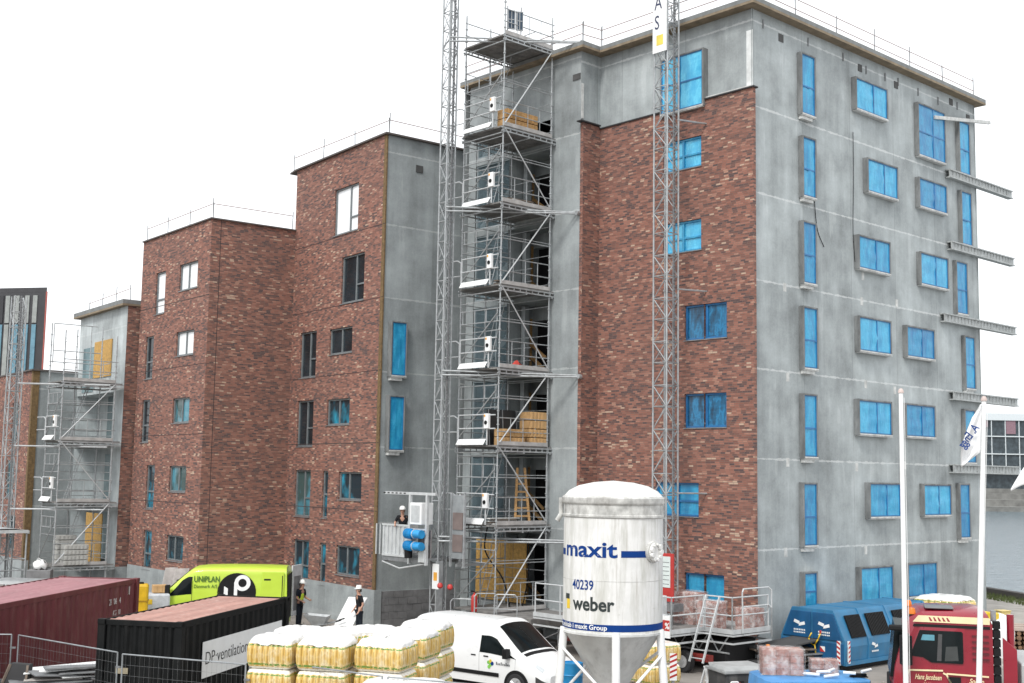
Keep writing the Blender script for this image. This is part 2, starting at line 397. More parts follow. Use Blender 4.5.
def film_sheet(W, a, b, c, d, o, sag=0.0, seed=0, rag=0.0, nu=9, nz=11):
    rr = random.Random(seed); ph = [rr.uniform(0, 6.28) for _ in range(6)]; G = []
    for j in range(nz):
        row = []
        for i in range(nu):
            u = i / (nu - 1); v = j / (nz - 1); edge = min(u, 1 - u, v, 1 - v) * 4; edge = min(1, edge)
            wob = (math.sin(7 * u + 5 * v + ph[0]) + math.sin(13 * v - 4 * u + ph[1]) + math.sin(17 * u + ph[2])) * .010 * edge
            uu = a + (b - a) * u; zz = c + (d - c) * v
            if sag: zz += -sag * (1 - v) * (1 - (2 * u - 1) ** 2) + sag * .6 * (1 - v) * abs(2 * u - 1) ** 3
            if rag and v < .02: zz += rag * rr.random()
            row.append(W.P(uu, zz, o + wob))
        G.append(row)
    return G
def box_window(W, root, r, film, split=.52, transom=.45, o=.21, seed=0, sag=0, twist=0):
    a, b, c, d = r; t = .07; A, B, C_, D_ = a - t, b + t, c - t - .02, d + t
    f = MB(); frame_ring(f, W, A, B, C_, D_, t, 0.0, o, 0); 
    w = f.build('window', CONC_BOX, root, bevel=.015)
    s = MB(); wbox(s, W, A + .02, B - .02, C_ - .02, C_ - .002, .02, o + .015)
    if b - a < .95: wbox(s, W, a - .02, b - .14, C_ - .14, C_ - .021, .02, o - .03)
    wbox(s, W, A + .04, B - .02, C_ + .015, C_ + t, o + .002, o + .01); s.build('sill', PALE_EDGE, w)
    k = MB(); wbox(k, W, a, b, c, d, .02, .10); k.build('backing', BACKING, w)
    q = MB(); q.grid(film_sheet(W, a + .004, b - .004, c - .02 + (0), d, o - .045, sag, seed))
    if twist:
        m = len(q.v)
        q.v = [tuple(Vector(p) + W.d * (-.6 * twist * (b - a) * (1 - abs(0.5 - ((i // 9) / 10.0)) * 1.2) * ((i % 9) < 1)) ) for i, p in enumerate(q.v)]
    q.build('film', film, w, smooth='all')
    m_ = MB(); frame_ring(m_, W, a, b, c, d, .026, o - .08, o - .022)
    if split:
        x = a + (b - a) * split; wbox(m_, W, x - .03, x + .03, c, d, o - .09, o - .024)
    if transom:
        z = c + (d - c) * transom; wbox(m_, W, a, b, z - .028, z + .028, o - .088, o - .026)
    m_.build('mullion', FILM_D, w)
    return w
CONC_BOX = mat('weathered_surround', (.20, .21, .212), .85, var=.5, scale=2.5, dirt=.6, dirtc=(.10, .10, .10), stretch=(1, 1, .4))
PALE_EDGE = mat('pale_lime_edge', (.56, .57, .56), .8, var=.35, scale=4)
BACKING = mat('dark_blue_void', (.02, .10, .22), .6)

def roof_slab(root, poly, z, t=.15, under=None):
    m = MB(); O = root.location
    P = [Vector((p[0] - O.x, p[1] - O.y, z)) for p in poly]
    m.prism(P, (0, 0, t), 0); m.prism([p + Vector((0, 0, -.09)) for p in P], (0, 0, .088), 1) if under is None else None
    return m.build('roof', [ROOFT if under is None else under, ROOFU], root)
CAPM = mat('roof_capping', (.10, .085, .08), .7)
def guardrail(label, pts, z, h=1.1, step=2.2, group='guardrails along the roof edges', lean=0.0, rails=(.55, 1.05)):
    r = thing('roof_guardrail', label, 'guardrail', (pts[0][0], pts[0][1], z), 0, group)
    O = Vector((pts[0][0], pts[0][1], z)); rm = MB(); rr = random.Random(len(label))
    for a, b in zip(pts, pts[1:]):
        a, b = Vector((*a[:2], z)) - O, Vector((*b[:2], z)) - O; n = max(1, int((b - a).length / step))
        for i in range(n + 1):
            p = a.lerp(b, i / n); hh = h + rr.uniform(-.05, .28)
            pm = MB(); pm.cyl(p, p + Vector((rr.uniform(-.03, .03), rr.uniform(-.03, .03), hh)), .020, 6); pm.build('post', STEEL_D, r)
        for q in rails: rm.cyl(a + Vector((0, 0, q)), b + Vector((0, 0, q + rr.uniform(-.04, .04))), .017, 6)
    rm.build('rail', mat('rail_timber', (.33, .22, .20), .7), r)
    return r

# ================================================================== TALL BUILDING
BV = Vector((.739, .674, 0)).normalized(); AV = Vector((-BV.y, BV.x, 0))
P0 = at(754.0, 300, 41.0); P0.z = 0
TW = lambda X, Y, z=0.0: P0 + BV * X + AV * Y + Vector((0, 0, z))
tower = thing('apartment_building', 'tallest building, half brick half bare concrete, with blue film over its windows', 'building', (P0.x, P0.y, 0))
WF = Wall(P0, TW(0, 7.2), TW(0, 0)); WS = Wall(P0, TW(0, 0), TW(15.95, 0))
WC = Wall(P0, TW(-.92, 13.9), TW(-.92, 7.35)); WPier = Wall(P0, TW(-.92, 7.2), TW(0, 7.2))
ZT = 22.35
zb1 = WF.uz(640, 119)[1]; zb2 = WF.uz(735, 92)[1]; ustep = WF.uz(704, 100)[0]
fw_px = [(665, 705.5, 57, 110), (665, 703, 140, 170), (665, 703, 222, 252.5), (686.4, 728.6, 304, 339), (686.3, 728.3, 393.3, 427.6), (657.5, 700.5, 482.5, 516), (686.5, 726, 573.8, 608)]
fr = [WF.rect(*p, o=-.1) for p in fw_px]
fr[1:] = [(a, b, c, d) for a, b, c, d in fr[1:]]
m = MB(); panel(m, WF, 0, ustep, .35, zb1, fr, 0); panel(m, WF, ustep, WF.L, .35, zb2, fr, 0)
panel(m, WPier, 0, WPier.L, .35, zb1 + .1, (), -.0)
m.add([WPier.P(0, .35, 0), WPier.P(0, .35, -.16), WPier.P(0, zb1 + .1, -.16), WPier.P(0, zb1 + .1, 0)], [(0, 1, 2, 3)])
# brick returns at the free corner and tops
m.add([WF.P(WF.L, .35, 0), WF.P(WF.L, .35, -.14), WF.P(WF.L, zb2, -.14), WF.P(WF.L, zb2, 0)], [(0, 1, 2, 3)])
m.build('brick_wall', BRICK, tower)
tb = MB(); wbox(tb, WF, -.02, ustep - .02, zb1, zb1 + .05, -.2, .05); wbox(tb, WF, ustep - .1, WF.L + .07, zb2, zb2 + .05, -.2, .06)
wbox(tb, WPier, -.22, WPier.L - .06, zb1 + .1, zb1 + .15, -.15, .1); tb.build('felt_strip', TARP_B, tower)
tr = MB(); wbox(tr, WF, ustep + .05, WF.L - .1, zb2 + .052, zb2 + .12, -.1, -.02); tr.build('foam_strip', PALE_EDGE, tower)
m = MB(); CO = -.16
panel(m, WF, -.16, WF.L - .1, zb1 - .5, ZT, fr, CO, .15)
panel(m, WPier, 0, WPier.L + .17, zb1 - .4, ZT, (), -.15)
m.build('concrete_wall', CONC, tower)
s_px = [[(802.6, 814.9, 56, 114), (804, 815.6, 139, 196), (804.3, 816, 223.5, 282.6), (804.7, 817.3, 308.6, 367.6), (805, 817, 395.7, 456.2), (804.8, 817, 484.4, 544.8), (805.5, 817, 573.7, 607)],
        [(856.7, 886.6, 84.4, 113.2), (868.3, 897, 164, 194.4), (859.5, 889.4, 240, 270), (860, 890.4, 320, 351.5), (859.5, 891, 402, 433.7), (870.4, 900, 484.4, 516), (861.5, 892.6, 567.8, 602)],
        [(919.3, 945, 109, 158), (920.3, 946.7, 182.8, 209), (921.7, 948, 256.4, 285.7), (908, 934.4, 329, 357), (907, 935, 406, 436), (925, 951, 485.6, 514.4), (909, 937, 564, 595)],
        [(960.7, 970, 123, 173), (963, 972, 193, 244), (958, 967.8, 263, 313), (966.7, 975.5, 337.7, 388), (966.6, 976, 411, 462), (961.5, 970.4, 485, 537)]]
m = MB(); panel(m, WS, .1, WS.L, 0, ZT, (), -.14); m.build('side_wall', CONC, tower)
for ci, colm in enumerate(s_px):
    for ri, p in enumerate(colm):
        r = WS.rect(*p, o=.05)
        W2 = Wall(P0, TW(0, .14), TW(15.95, .14))
        box_window(W2, tower, r, FILMS[(ci * 7 + ri * 5 + (ri * ri) % 3) % 3], None if ci in (0, 3) else .56, .46 if ci in (0, 2, 3) and not (ci == 2 and ri) else None, (.20, .22, .20, .18)[ci], ci * 10 + ri,
                   sag=.16 if (ri == 6 and ci in (1, 2)) else .0)
for i, r in enumerate(fr):
    if i == 0:
        box_window(Wall(P0, TW(.16, 7.2), TW(.16, 0)), tower, r, FILM_L, .45, .5, .28, 77)
    else:
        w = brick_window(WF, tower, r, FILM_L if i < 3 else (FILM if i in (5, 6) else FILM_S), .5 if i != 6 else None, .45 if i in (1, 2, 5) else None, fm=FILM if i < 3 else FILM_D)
VENTM = mat('vent_grey', (.07, .07, .07), .7)
# pale corner strips, joint at the side, vents, cable
m = MB(); wbox(m, WF, WF.L - .38, WF.L - .12, zb2, 21.5, CO, CO + .02); m.build('joint_strip', mat('white_sealing', (.66, .68, .68), .7, var=.25), tower); m = MB(); wbox(m, WPier, .02, .14, zb1 + .3, 21.0, -.15, -.13)
m.build('joint_strip', PALE_EDGE, tower)
m = MB()
for px, py in ((781, 38), (860, 68), (896, 85), (951, 102), (968, 118)):
    u, z = WS.uz(px, py, -.13); m = MB(); wbox(m, WS, u - .14, u + .14, z - .14, z + .14, -.138, -.12); m.build('vent', VENTM, tower)
m = MB()
for px, py in ((577, 77),):
    u, z = WC.uz(px, py); wbox(m, WC, u - .2, u + .2, z - .12, z + .12, 0, .03)
m.build('vent', VENTM, tower)
m = MB()
for px, py in ((763, 24), (808, 42), (843, 57), (866, 70), (885, 77), (898, 82), (918, 92), (938, 101), (957, 106)):
    u, z = WS.uz(px, py, -.13); m = MB(); wbox(m, WS, u - .02, u + .02, z - .16, z + .16, -.138, -.10); m.build('lifting_loop', STEEL_D, tower)
# white patches over the formwork fixings
m = MB(); rr = random.Random(11)
for px, py in ((863, 276), (862, 301), (897, 303), (785, 287), (788, 377), (866, 384), (895, 390), (788, 462), (857, 467), (905, 465), (786, 552), (866, 550)):
    u, z = WS.uz(px, py, -.13); m = MB(); wbox(m, WS, u - .09, u + .09, z - .16, z + .14, -.139, -.134); m.build('filler_patch', PALE_EDGE, tower)
# cantilever brackets past the far corner
for (xa, ya), (xb, yb) in (((947, 173), (1014, 197)), ((949, 245), (1016, 263)), ((942, 317), (1018, 332)), ((951, 395), (1019, 400)), ((951, 468), (1022, 471))):
    u0, z = WS.uz(xa, ya, -.05); m = MB(); u1 = 18.9
    wbox(m, WS, u0, u1, z - .20, z - .15, -.13, .12); wbox(m, WS, u0, u1, z + .11, z + .16, -.13, .12); wbox(m, WS, u0, u1, z - .15, z + .11, .03, .06)
    for q in range(int((u1 - u0) / .28)): wbox(m, WS, u0 + .28 * q, u0 + .28 * q + .03, z - .15, z + .11, .06, .09)
    m.build('balcony_bracket', mat('bracket_steel', (.40, .42, .42), .6, .2, .3, 5), tower)
# core with stair glazing and landings
OP = lambda px: WC.uz(px, 300)[0]
uA, uB, uC = OP(473.5), OP(507), OP(549)
m = MB(); panel(m, WC, uC, WC.L, 0, ZT, (), 0, .2)
panel(m, WC, 0, uA, 0, ZT, ())
panel(m, WC, uA, uC, 19.9, ZT, ())
Wr = Wall(P0, TW(.5, 13.9), TW(.5, 7.35))          # back of the landing recess
holes = []
for k in range(8):
    z = 1.1 + 3.0 * k
    holes.append((Wr.uz(533, 300)[0], Wr.uz(548.5, 300)[0], z + .05, z + 2.15))
panel(m, Wr, uB - .3, uC + .0, 0, ZT - .3, holes, 0, .3)
m.add([WC.P(uB, 0, 0), WC.P(uB, 0, -1.42), WC.P(uB, 19.9, -1.42), WC.P(uB, 19.9, 0)], [(3, 2, 1, 0)])
m.add([WC.P(uC, 0, 0), WC.P(uC, 0, -1.42), WC.P(uC, 19.9, -1.42), WC.P(uC, 19.9, 0)], [(0, 1, 2, 3)])
for k in range(8): wbox(m, WC, uB, uC, 1.1 + 3.0 * k - .28, 1.1 + 3.0 * k, -1.41, -.02) if 1.1 + 3 * k < 20 else None
m.build('stair_core_wall', CONC_D, tower)
dv = MB(); wbox(dv, Wr, uB, uC, 0.2, ZT - .5, -1.2, -.31); dv.build('dark_interior', DARK, tower)
for k in range(7):
    z = 1.1 + 3.0 * k; a, b, c, d = holes[k]; m = MB()
    wbox(m, Wr, a - .18, a + .0, c - .03, d + .1, .01, .14)
    m.bar(Wr.P(a - .1, c + .75, .1), Wr.P(b - .12, c + .12, .1), .05, .14)
    if k % 2: m.bar(Wr.P(a - .1, c + 1.25, .1), Wr.P(b, c + .55, .1), .05, .12)
    m.build('door_prop', WOOD, tower)
    m = MB(); wbox(m, Wr, uB + .10, uB + .32, z + .02, z + 2.68, .5, .72); m.build('landing_column', CONC_P, tower)
for k in range(7):
    z = 1.1 + 3.0 * k; zt = min(z + 2.7, 19.85)
    f = MB(); frame_ring(f, WC, uA, uB, z, zt, .06, -.16, -.06)
    for q in (.33, .66): wbox(f, WC, uA + (uB - uA) * q - .03, uA + (uB - uA) * q + .03, z + .06, zt - .06, -.15, -.07)
    w = f.build('stair_window', mat('stair_frame', (.28, .33, .35), .5), tower)
    p = MB(); p.add([WC.P(uA, z, -.12), WC.P(uB, z, -.12), WC.P(uB, zt, -.12), WC.P(uA, zt, -.12)], [(0, 1, 2, 3)]); p.build('pane', GLASS_S, w)
    s = MB(); wbox(s, WC, uA, uB, z - .3, z, -.3, -.02); s.build('slab_edge', CONC_D, w)
    st = MB(); st.bar(WC.P(uA + .1, z + .1, -.7), WC.P(uB - .1, z + 1.5, -.7), .9, .25); st.bar(WC.P(uB - .1, z + 1.5, -1.6), WC.P(uA + .1, z + 2.9, -1.6), .7, .25)
    st.build('stair_flight', CONC_P, tower)
bk = MB(); wbox(bk, WC, uA - .1, uB, .1, 19.9, -2.6, -2.4); bk.build('stair_back_wall', CONC_D, tower)
# OSB hoarding at the foot
m = MB(); u0, z0 = WC.uz(476, 606); u1, z1 = WC.uz(527, 542); wbox(m, WC, u0, u1, 1.15, z1, .02, .05)
for q in range(1, 4): wbox(m, WC, u0 + (u1 - u0) * q / 4 - .01, u0 + (u1 - u0) * q / 4 + .01, 1.15, z1, .05, .053, 1)
m.build('board_hoarding', [OSB, WOOD_D], tower)
# plinth, rear shell, roof
m = MB(); wbox(m, WF, 0, WF.L - .02, 0, .347, -.3, .06); wbox(m, WC, uC, WC.L, 0, .9, .002, .06); m.build('plinth', CONC_P, tower)
m = MB(); Pl = [TW(.75, 1.0), TW(15.2, 1.0), TW(15.2, 14.1), TW(1.8, 14.1), TW(1.8, 7.6), TW(.75, 7.6)]
m.prism([p - P0 for p in Pl], (0, 0, ZT - .1)); m.build('inner_shell', DARK, tower)
WE = Wall(P0, TW(15.95, 0), TW(15.95, 14.2)); WB = Wall(P0, TW(15.95, 14.2), TW(-.92, 14.2))
m = MB(); panel(m, WE, .1, WE.L, 0, ZT); panel(m, WB, 0, WB.L, 0, ZT); m.build('rear_wall', CONC, tower)
roof_slab(tower, [TW(-.3, -.25), TW(16.3, -.25), TW(16.3, 14.2), TW(-1.25, 14.2), TW(-1.25, 6.95), TW(-.3, 6.95)], ZT)
m = MB(); m.bar(WS.P(12.2, 20.9, .05), WS.P(16.9, 21.65, .1), .10, .14); m.build('tie_beam', PALE_EDGE, tower)
guardrail('guardrail on the roof of the tallest building, rusty rails', [TW(-.9, 14.2), TW(-.9, 7.3), TW(.05, 7.2), TW(.05, .1), TW(15.9, .1)], ZT + .15, .85, 2.6, rails=(.42, .8))

# ================================================================== MIDDLE BRICK BUILDING
C3 = at(381, 360, 49.0); C3.z = 0
A3 = Vector((-.593, .805, 0)); B3 = Vector((.785, .62, 0)).normalized()
I3 = C3 + A3 * 8.02; E3 = C3 + B3 * 4.75
mid = thing('apartment_building', 'middle red brick building, second highest, beside the hoist mast', 'building', (C3.x, C3.y, 0))
W3 = Wall(C3, I3, C3); W3s = Wall(C3, C3, E3); Z3 = 19.75
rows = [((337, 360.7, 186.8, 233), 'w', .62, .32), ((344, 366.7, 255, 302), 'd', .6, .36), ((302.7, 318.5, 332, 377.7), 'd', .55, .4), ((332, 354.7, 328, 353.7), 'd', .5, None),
        ((299.5, 315.5, 400.7, 446.6), 'd', .55, .4), ((329.4, 352, 399, 425), 'b', .5, None), ((297, 312.6, 470, 516.6), 'g', .55, .4), ((324.5, 330, 471, 518), 'b', None, .5),
        ((341, 364, 472, 500), 'b', .42, None), ((295.4, 311, 539.6, 584), 'b', .5, .42), ((321.6, 328, 543, 585), 'b', None, .5), ((338.4, 362, 546, 575.7), 'b', .42, None)]
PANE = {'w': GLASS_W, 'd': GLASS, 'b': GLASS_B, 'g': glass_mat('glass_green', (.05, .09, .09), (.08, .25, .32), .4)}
h3 = [W3.rect(*p[0], o=-.12) for p in rows]
m = MB(); zp3 = 1.45; panel(m, W3, -.05, W3.L, zp3, Z3, h3, 0)
m.add([W3s.P(0, zp3, 0), W3s.P(.0, zp3, -.0), W3s.P(.0, Z3, 0)], [(0, 1, 2)])
m.build('brick_wall', BRICK, mid)
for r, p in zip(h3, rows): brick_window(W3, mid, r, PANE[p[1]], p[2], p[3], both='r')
m = MB(); wbox(m, W3s, .0, .06, zp3, Z3, -.2, -.002); m.build('insulation_edge', INSUL, mid)
m = MB(); panel(m, W3s, .06, W3s.L, 1.4, Z3, (), -.05); m.build('concrete_wall', CONC_D, mid)
for i, p in enumerate(((392.5, 406, 322.8, 375), (390, 403.5, 397, 449.5))):
    box_window(Wall(C3, C3 - W3s.n * .05, E3 - W3s.n * .05), mid, W3s.rect(*p, o=.2), FILM_D if 0 else FILM, None, None, .26, 50 + i)
m = MB(); u, z = W3s.uz(420, 169); wbox(m, W3s, u - .17, u + .17, z - .15, z + .15, -.048, -.02); m.build('vent', MATS['vent_grey'], mid)
m = MB(); wbox(m, W3, -.0, W3.L + .03, 0, zp3 - .003, -.3, .03); m.build('plinth', CONC_P, mid)
# block courses under the concrete side
m = MB(); rr = random.Random(5)
for j in range(5):
    for i in range(-1, 11):
        u0 = .02 + i * .45 + (.22 if j % 2 else 0); u1 = min(u0 + .44, W3s.L); u0 = max(.05, u0)
        if u1 - u0 > .05: wbox(m, W3s, u0, u1, .02 + j * .275, .02 + j * .275 + .265, -.28, -.0 + rr.uniform(-.008, .008))
m.build('block_course', mat('grey_blocks', (.20, .20, .205), .9, var=.35, scale=2.2, bmp=.3), mid, bevel=.006)
m = MB(); m.prism([(W3s.P(.02, .0, -.03)), W3s.P(W3s.L, 0, -.03), W3s.P(W3s.L, 0, -1), W3s.P(.3, 0, -1)], (0, 0, 1.4)); m.build('mortar', CONC_P, mid)
ins = lambda P, Q, R, S, O: [p - O for p in (P, Q, R, S)]
m = MB(); q0_ = W3.P(.1, 0, -.4); q1_ = W3.P(W3.L - .35, 0, -.4); q2_ = W3s.P(W3s.L, 0, -.6); q3_ = q2_ + A3 * 8
m.prism([q0_, q1_, q2_, q3_], (0, 0, Z3 - .1)); m.build('inner_shell', DARK, mid)
m = MB()
for z in (16.05, 13.05, 10.1, 7.2, 4.5): wbox(m, W3, 0, W3.L, z, z + .03, .0, .004)
m.build('movement_joint', mat('joint_dark', (.05, .035, .035), .9), mid)
rp = [I3 - A3.cross(Vector((0, 0, 1))) * 0 + Vector((W3.n.x, W3.n.y, 0)) * .12, C3 + W3.n * .12 + W3s.n * .12, E3 + W3s.n * .12, E3 + A3 * 9, I3 + A3 * .8]
roof_slab(mid, rp, Z3, .07, CAPM)
guardrail('guardrail on the roof of the middle brick building, thin rails on posts', [I3 + A3 * .4, C3 + Vector((.05, .3, 0)), E3 + Vector((0, .4, 0))], Z3 + .07, .7, 2.4, rails=(.62,))

# ================================================================== LOWER BRICK BUILDING
C2 = at(206, 360, 53.0); C2.z = 0
vd = ray(-472, 450); A2 = Vector((vd.x, vd.y, 0)).normalized()
L2 = onplane(138, 360, C2, Vector((A2.y, -A2.x, 0))); L2.z = 0
low = thing('apartment_building', 'lower red brick building behind the lime van, third in height', 'building', (C2.x, C2.y, 0))
W2f = Wall(C2, L2, C2); W2s = Wall(C2, C2, I3 + (I3 - C2).normalized() * .0); Z2 = 16.95
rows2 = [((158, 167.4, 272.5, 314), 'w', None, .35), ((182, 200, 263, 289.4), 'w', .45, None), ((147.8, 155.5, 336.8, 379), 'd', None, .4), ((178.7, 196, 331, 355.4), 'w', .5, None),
         ((143.8, 151.5, 400, 442.5), 'd', None, .4), ((175, 191.7, 398, 423), 'g', .5, None), ((148.3, 156.5, 465, 509), 'b', None, .4), ((171.6, 188.4, 466, 492), 'g', .5, None),
         ((145.4, 153.6, 530, 569.5), 'b', None, .4), ((168.8, 185.6, 535.5, 561), 'b', .42, None)]
h2 = [W2f.rect(*p[0], o=-.12) for p in rows2]
zp2 = 1.55; m = MB(); panel(m, W2f, 0, W2f.L, zp2, Z2, h2); m.build('brick_wall', BRICK, low)
m = MB(); panel(m, W2s, 0, W2s.L, zp2, Z2); m.build('brick_side_wall', BRICK, low)
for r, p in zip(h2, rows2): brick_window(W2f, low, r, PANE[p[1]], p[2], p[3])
m = MB(); wbox(m, W2f, 0, W2f.L + .03, 0, zp2 - .003, -.3, .03); wbox(m, W2s, .0, W2s.L, 0, zp2 - .003, -.3, .03); m.build('plinth', CONC_P, low)
m = MB()
for z in (13.6, 10.6, 7.55, 4.55): wbox(m, W2f, 0, W2f.L, z, z + .03, 0, .004)
wbox(m, W2s, .42, .45, zp2, Z2, 0, .004)
m.build('movement_joint', MATS['joint_dark'], low)
m = MB(); m.prism([W2f.P(.35, 0, -.4), W2f.P(W2f.L - .45, 0, -.4), W2s.P(W2s.L, 0, -.5), W2s.P(W2s.L, 0, -.5) + A2 * 7], (0, 0, Z2 - .1)); m.build('inner_shell', DARK, low)
Wl = Wall(C2, L2 + B3 * 6, L2); m = MB(); panel(m, Wl, 0, Wl.L, zp2, Z2); m.build('brick_end_wall', BRICK, low)
roof_slab(low, [L2 + W2f.n * .08, C2 + W2f.n * .08 + W2s.n * .08, I3 + W2s.n * .08, I3 + A2 * 7, L2 + B3 * 6], Z2, .06, CAPM)
guardrail('guardrail on the roof of the lower brick building, one rusty rail', [L2 + Vector((.1, .2, 0)), C2 + Vector((0, .2, 0)), I3 + Vector((-.2, .2, 0))], Z2 + .06, .75, 2.2, rails=(.66,))

# ================================================================== PALE STAIR BUILDING AND FAR LEFT BRICK BUILDING
C1 = at(123.5, 400, 59.0); C1.z = 0
st1 = thing('stair_building', 'narrow pale concrete stair building with brick flank behind the left scaffold', 'building', (C1.x, C1.y, 0))
n1 = Vector((A3.y, -A3.x, 0)); nf = Vector((-B3.x * 0 - .805, -.593, 0))
F1 = onplane(81, 320, C1, Vector((A3.y, -A3.x, 0))); F1.z = 0
G1 = F1 + A3 * 3.2
W1 = Wall(C1, F1, C1); W1s = Wall(C1, C1, C1 + B3 * 5); Z1 = 13.95
CONC_PALE = concrete_mat('concrete_pale', .48, 1.1, 2.95, 2.6, .5, .5)
ud = W1.uz(109, 480)[0]
m = MB(); panel(m, W1, 0, W1.L - .02, 0, Z1, [(-.1, ud, -.1, 9.75)], 0, 1.1); Wx = Wall(C1, F1 + B3 * 5, F1); panel(m, Wx, 0, Wx.L, 0, Z1); m.build('concrete_wall', CONC_PALE, st1)
m = MB(); panel(m, W1, 0, ud, 0, 9.75, (), -1.1)
for k in range(3): wbox(m, W1, .0, ud - .01, 1.2 + 2.95 * k, 1.5 + 2.95 * k, -1.09, -.05)
m.build('recess_wall', CONC_D, st1)  # recess shade is put into a darker concrete
m = MB(); panel(m, W1s, 0, W1s.L, 1.4, Z1); m.build('brick_flank', BRICK, st1)
m = MB(); wbox(m, W1s, 0, W1s.L, 0, 1.397, -.3, .03); m.build('plinth', CONC_P, st1)
roof_slab(st1, [F1 + W1.n * .3 - W1.d * .3, C1 + W1.n * .3 + W1s.n * .1, C1 + B3 * 5, F1 + B3 * 5 - W1.d * .3], Z1, .2)
m = MB(); u0 = W1.uz(95, 360)[0]; u1 = W1.uz(112, 360)[0]; zt = W1.uz(103, 341)[1]; zb = W1.uz(103, 377)[1]; wbox(m, W1, u0, u1, zb, zt, .02, .06); m.build('board_panel', OSB, st1); m = MB()
u0 = W1.uz(86, 540)[0]; u1 = W1.uz(102, 540)[0]; zt = W1.uz(95, 513)[1]; zb = 1.4; wbox(m, W1, u0, u1, zb, zt, .02, .06); m.build('board_panel', OSB, st1)
m = MB(); u0 = W1.uz(84, 360)[0]; u1 = W1.uz(94.5, 360)[0]; wbox(m, W1, u0, u1, 9.9, 12.2, .01, .04); m.build('window', glass_mat('glass_pale', (.20, .28, .30)), st1)
m = MB()
for k in range(3):
    z = 1.5 + 2.95 * k; u0 = W1.uz(83, 480)[0]; u1 = W1.uz(103, 480)[0]; m = MB(); wbox(m, W1, u0 + .1, u1 - (.0 if k else .9), z, z + 2.3, -1.09, -1.04); m.build('stair_window', mat('dull_glass', (.10, .14, .15), .15), st1)
guardrail('guardrail on the roof of the pale stair building, single plank rail', [F1 + Vector((.3, .3, 0)), C1 + Vector((0, .3, 0))], Z1 + .2, .8, 1.8, rails=(.6,))

C0 = F1 - B3 * 2.3; C0.z = 0
far0 = thing('apartment_building', 'lowest red brick building at the left picture edge, behind the third mast', 'building', (C0.x, C0.y, 0))
W0 = Wall(C0, C0 + A3 * 11, C0); W0s = Wall(C0, C0, C0 + B3 * 2.6); Z0 = W0.uz(36, 370)[1]
rows0 = [((14, 20, 403, 442), 'g'), ((8, 16, 460, 498), 'g'), ((10, 17, 515, 550), 'b'), ((-12, -4, 400, 440), 'd')]
h0 = [W0.rect(*p[0], o=-.12) for p in rows0]
m = MB(); panel(m, W0, 0, W0.L, 1.3, Z0, h0); m.build('brick_wall', BRICK, far0)
for r, p in zip(h0, rows0): brick_window(W0, far0, r, PANE[p[1]], None, .4)
m = MB(); wbox(m, W0s, 0, .34, 0, Z0, -.25, 0); m.build('insulation_edge', INSUL, far0)
m = MB(); panel(m, W0s, .34, W0s.L, 0, Z0, (), -.05); m.build('concrete_wall', CONC_D, far0)
m = MB(); wbox(m, W0, 0, W0.L, 0, 1.297, -.3, .03); m.build('plinth', CONC_P, far0)
roof_slab(far0, [C0 + A3 * 11, C0 + W0.n * .1 + W0s.n * .1, C0 + B3 * 2.6, C0 + B3 * 2.6 + A3 * 11], Z0, .08, CAPM)
# far panelled building
F0 = at(47, 292, 75); F0.z = 0; ztp = at(47, 292, 75).z
pb = thing('panelled_building', 'dark building with pale and blue vertical panels rising behind the lowest brick block', 'building', (F0.x, F0.y, 0))
Wp = Wall(F0, F0 + Vector((-14, 3.2, 0)), F0)
m = MB(); panel(m, Wp, 0, Wp.L, 0, ztp); Wq = Wall(F0, F0, F0 + Vector((-6, 12, 0))); panel(m, Wq, 0, Wq.L, 0, ztp); m.prism([Wp.P(0, ztp - .01), Wp.P(Wp.L, ztp - .01), Wq.P(Wq.L, ztp - .01), Wp.P(0, ztp - .01, -10)], (0, 0, .3))
m.build('wall', mat('panel_charcoal', (.045, .045, .05), .6), pb)
pc = [mat('panel_grey', (.30, .32, .31), .5), mat('panel_blue', (.13, .27, .35), .3), mat('panel_dark', (.03, .03, .035), .5), mat('panel_stone', (.22, .23, .23), .5)]
rr = random.Random(4); m = [MB() for _ in pc]; u = Wp.L - .6
while u > .5:
    wd = rr.choice((.3, .4, .5))
    for (za, zb_) in ((ztp - 1.9, ztp - .2), (ztp - 5.2, ztp - 2.0), (ztp - 9.0, ztp - 5.6), (ztp - 13, ztp - 9.2)):
        i = (1, 0, 1, 2, 1, 3)[int(u * 3.7) % 6] if za < ztp - 2 else (0, 3, 0, 2)[int(u * 3.1) % 4]; m_ = MB(); wbox(m_, Wp, u - wd, u, za, zb_, .01, .06); m_.build('facade_panel', pc[i], pb)
    u -= wd + rr.choice((.15, .25, .4))
m = MB(); wbox(m, Wp, 0, Wp.L, ztp - 5.55, ztp - 5.4, .06, .5); m.build('ledge', STEEL_D, pb)
m = MB(); wbox(m, Wp, Wp.L - .02, Wp.L + .05, 0, ztp + .02, .0, .07); m.build('corner_trim', mat('red_trim', (.40, .10, .08), .6), pb)

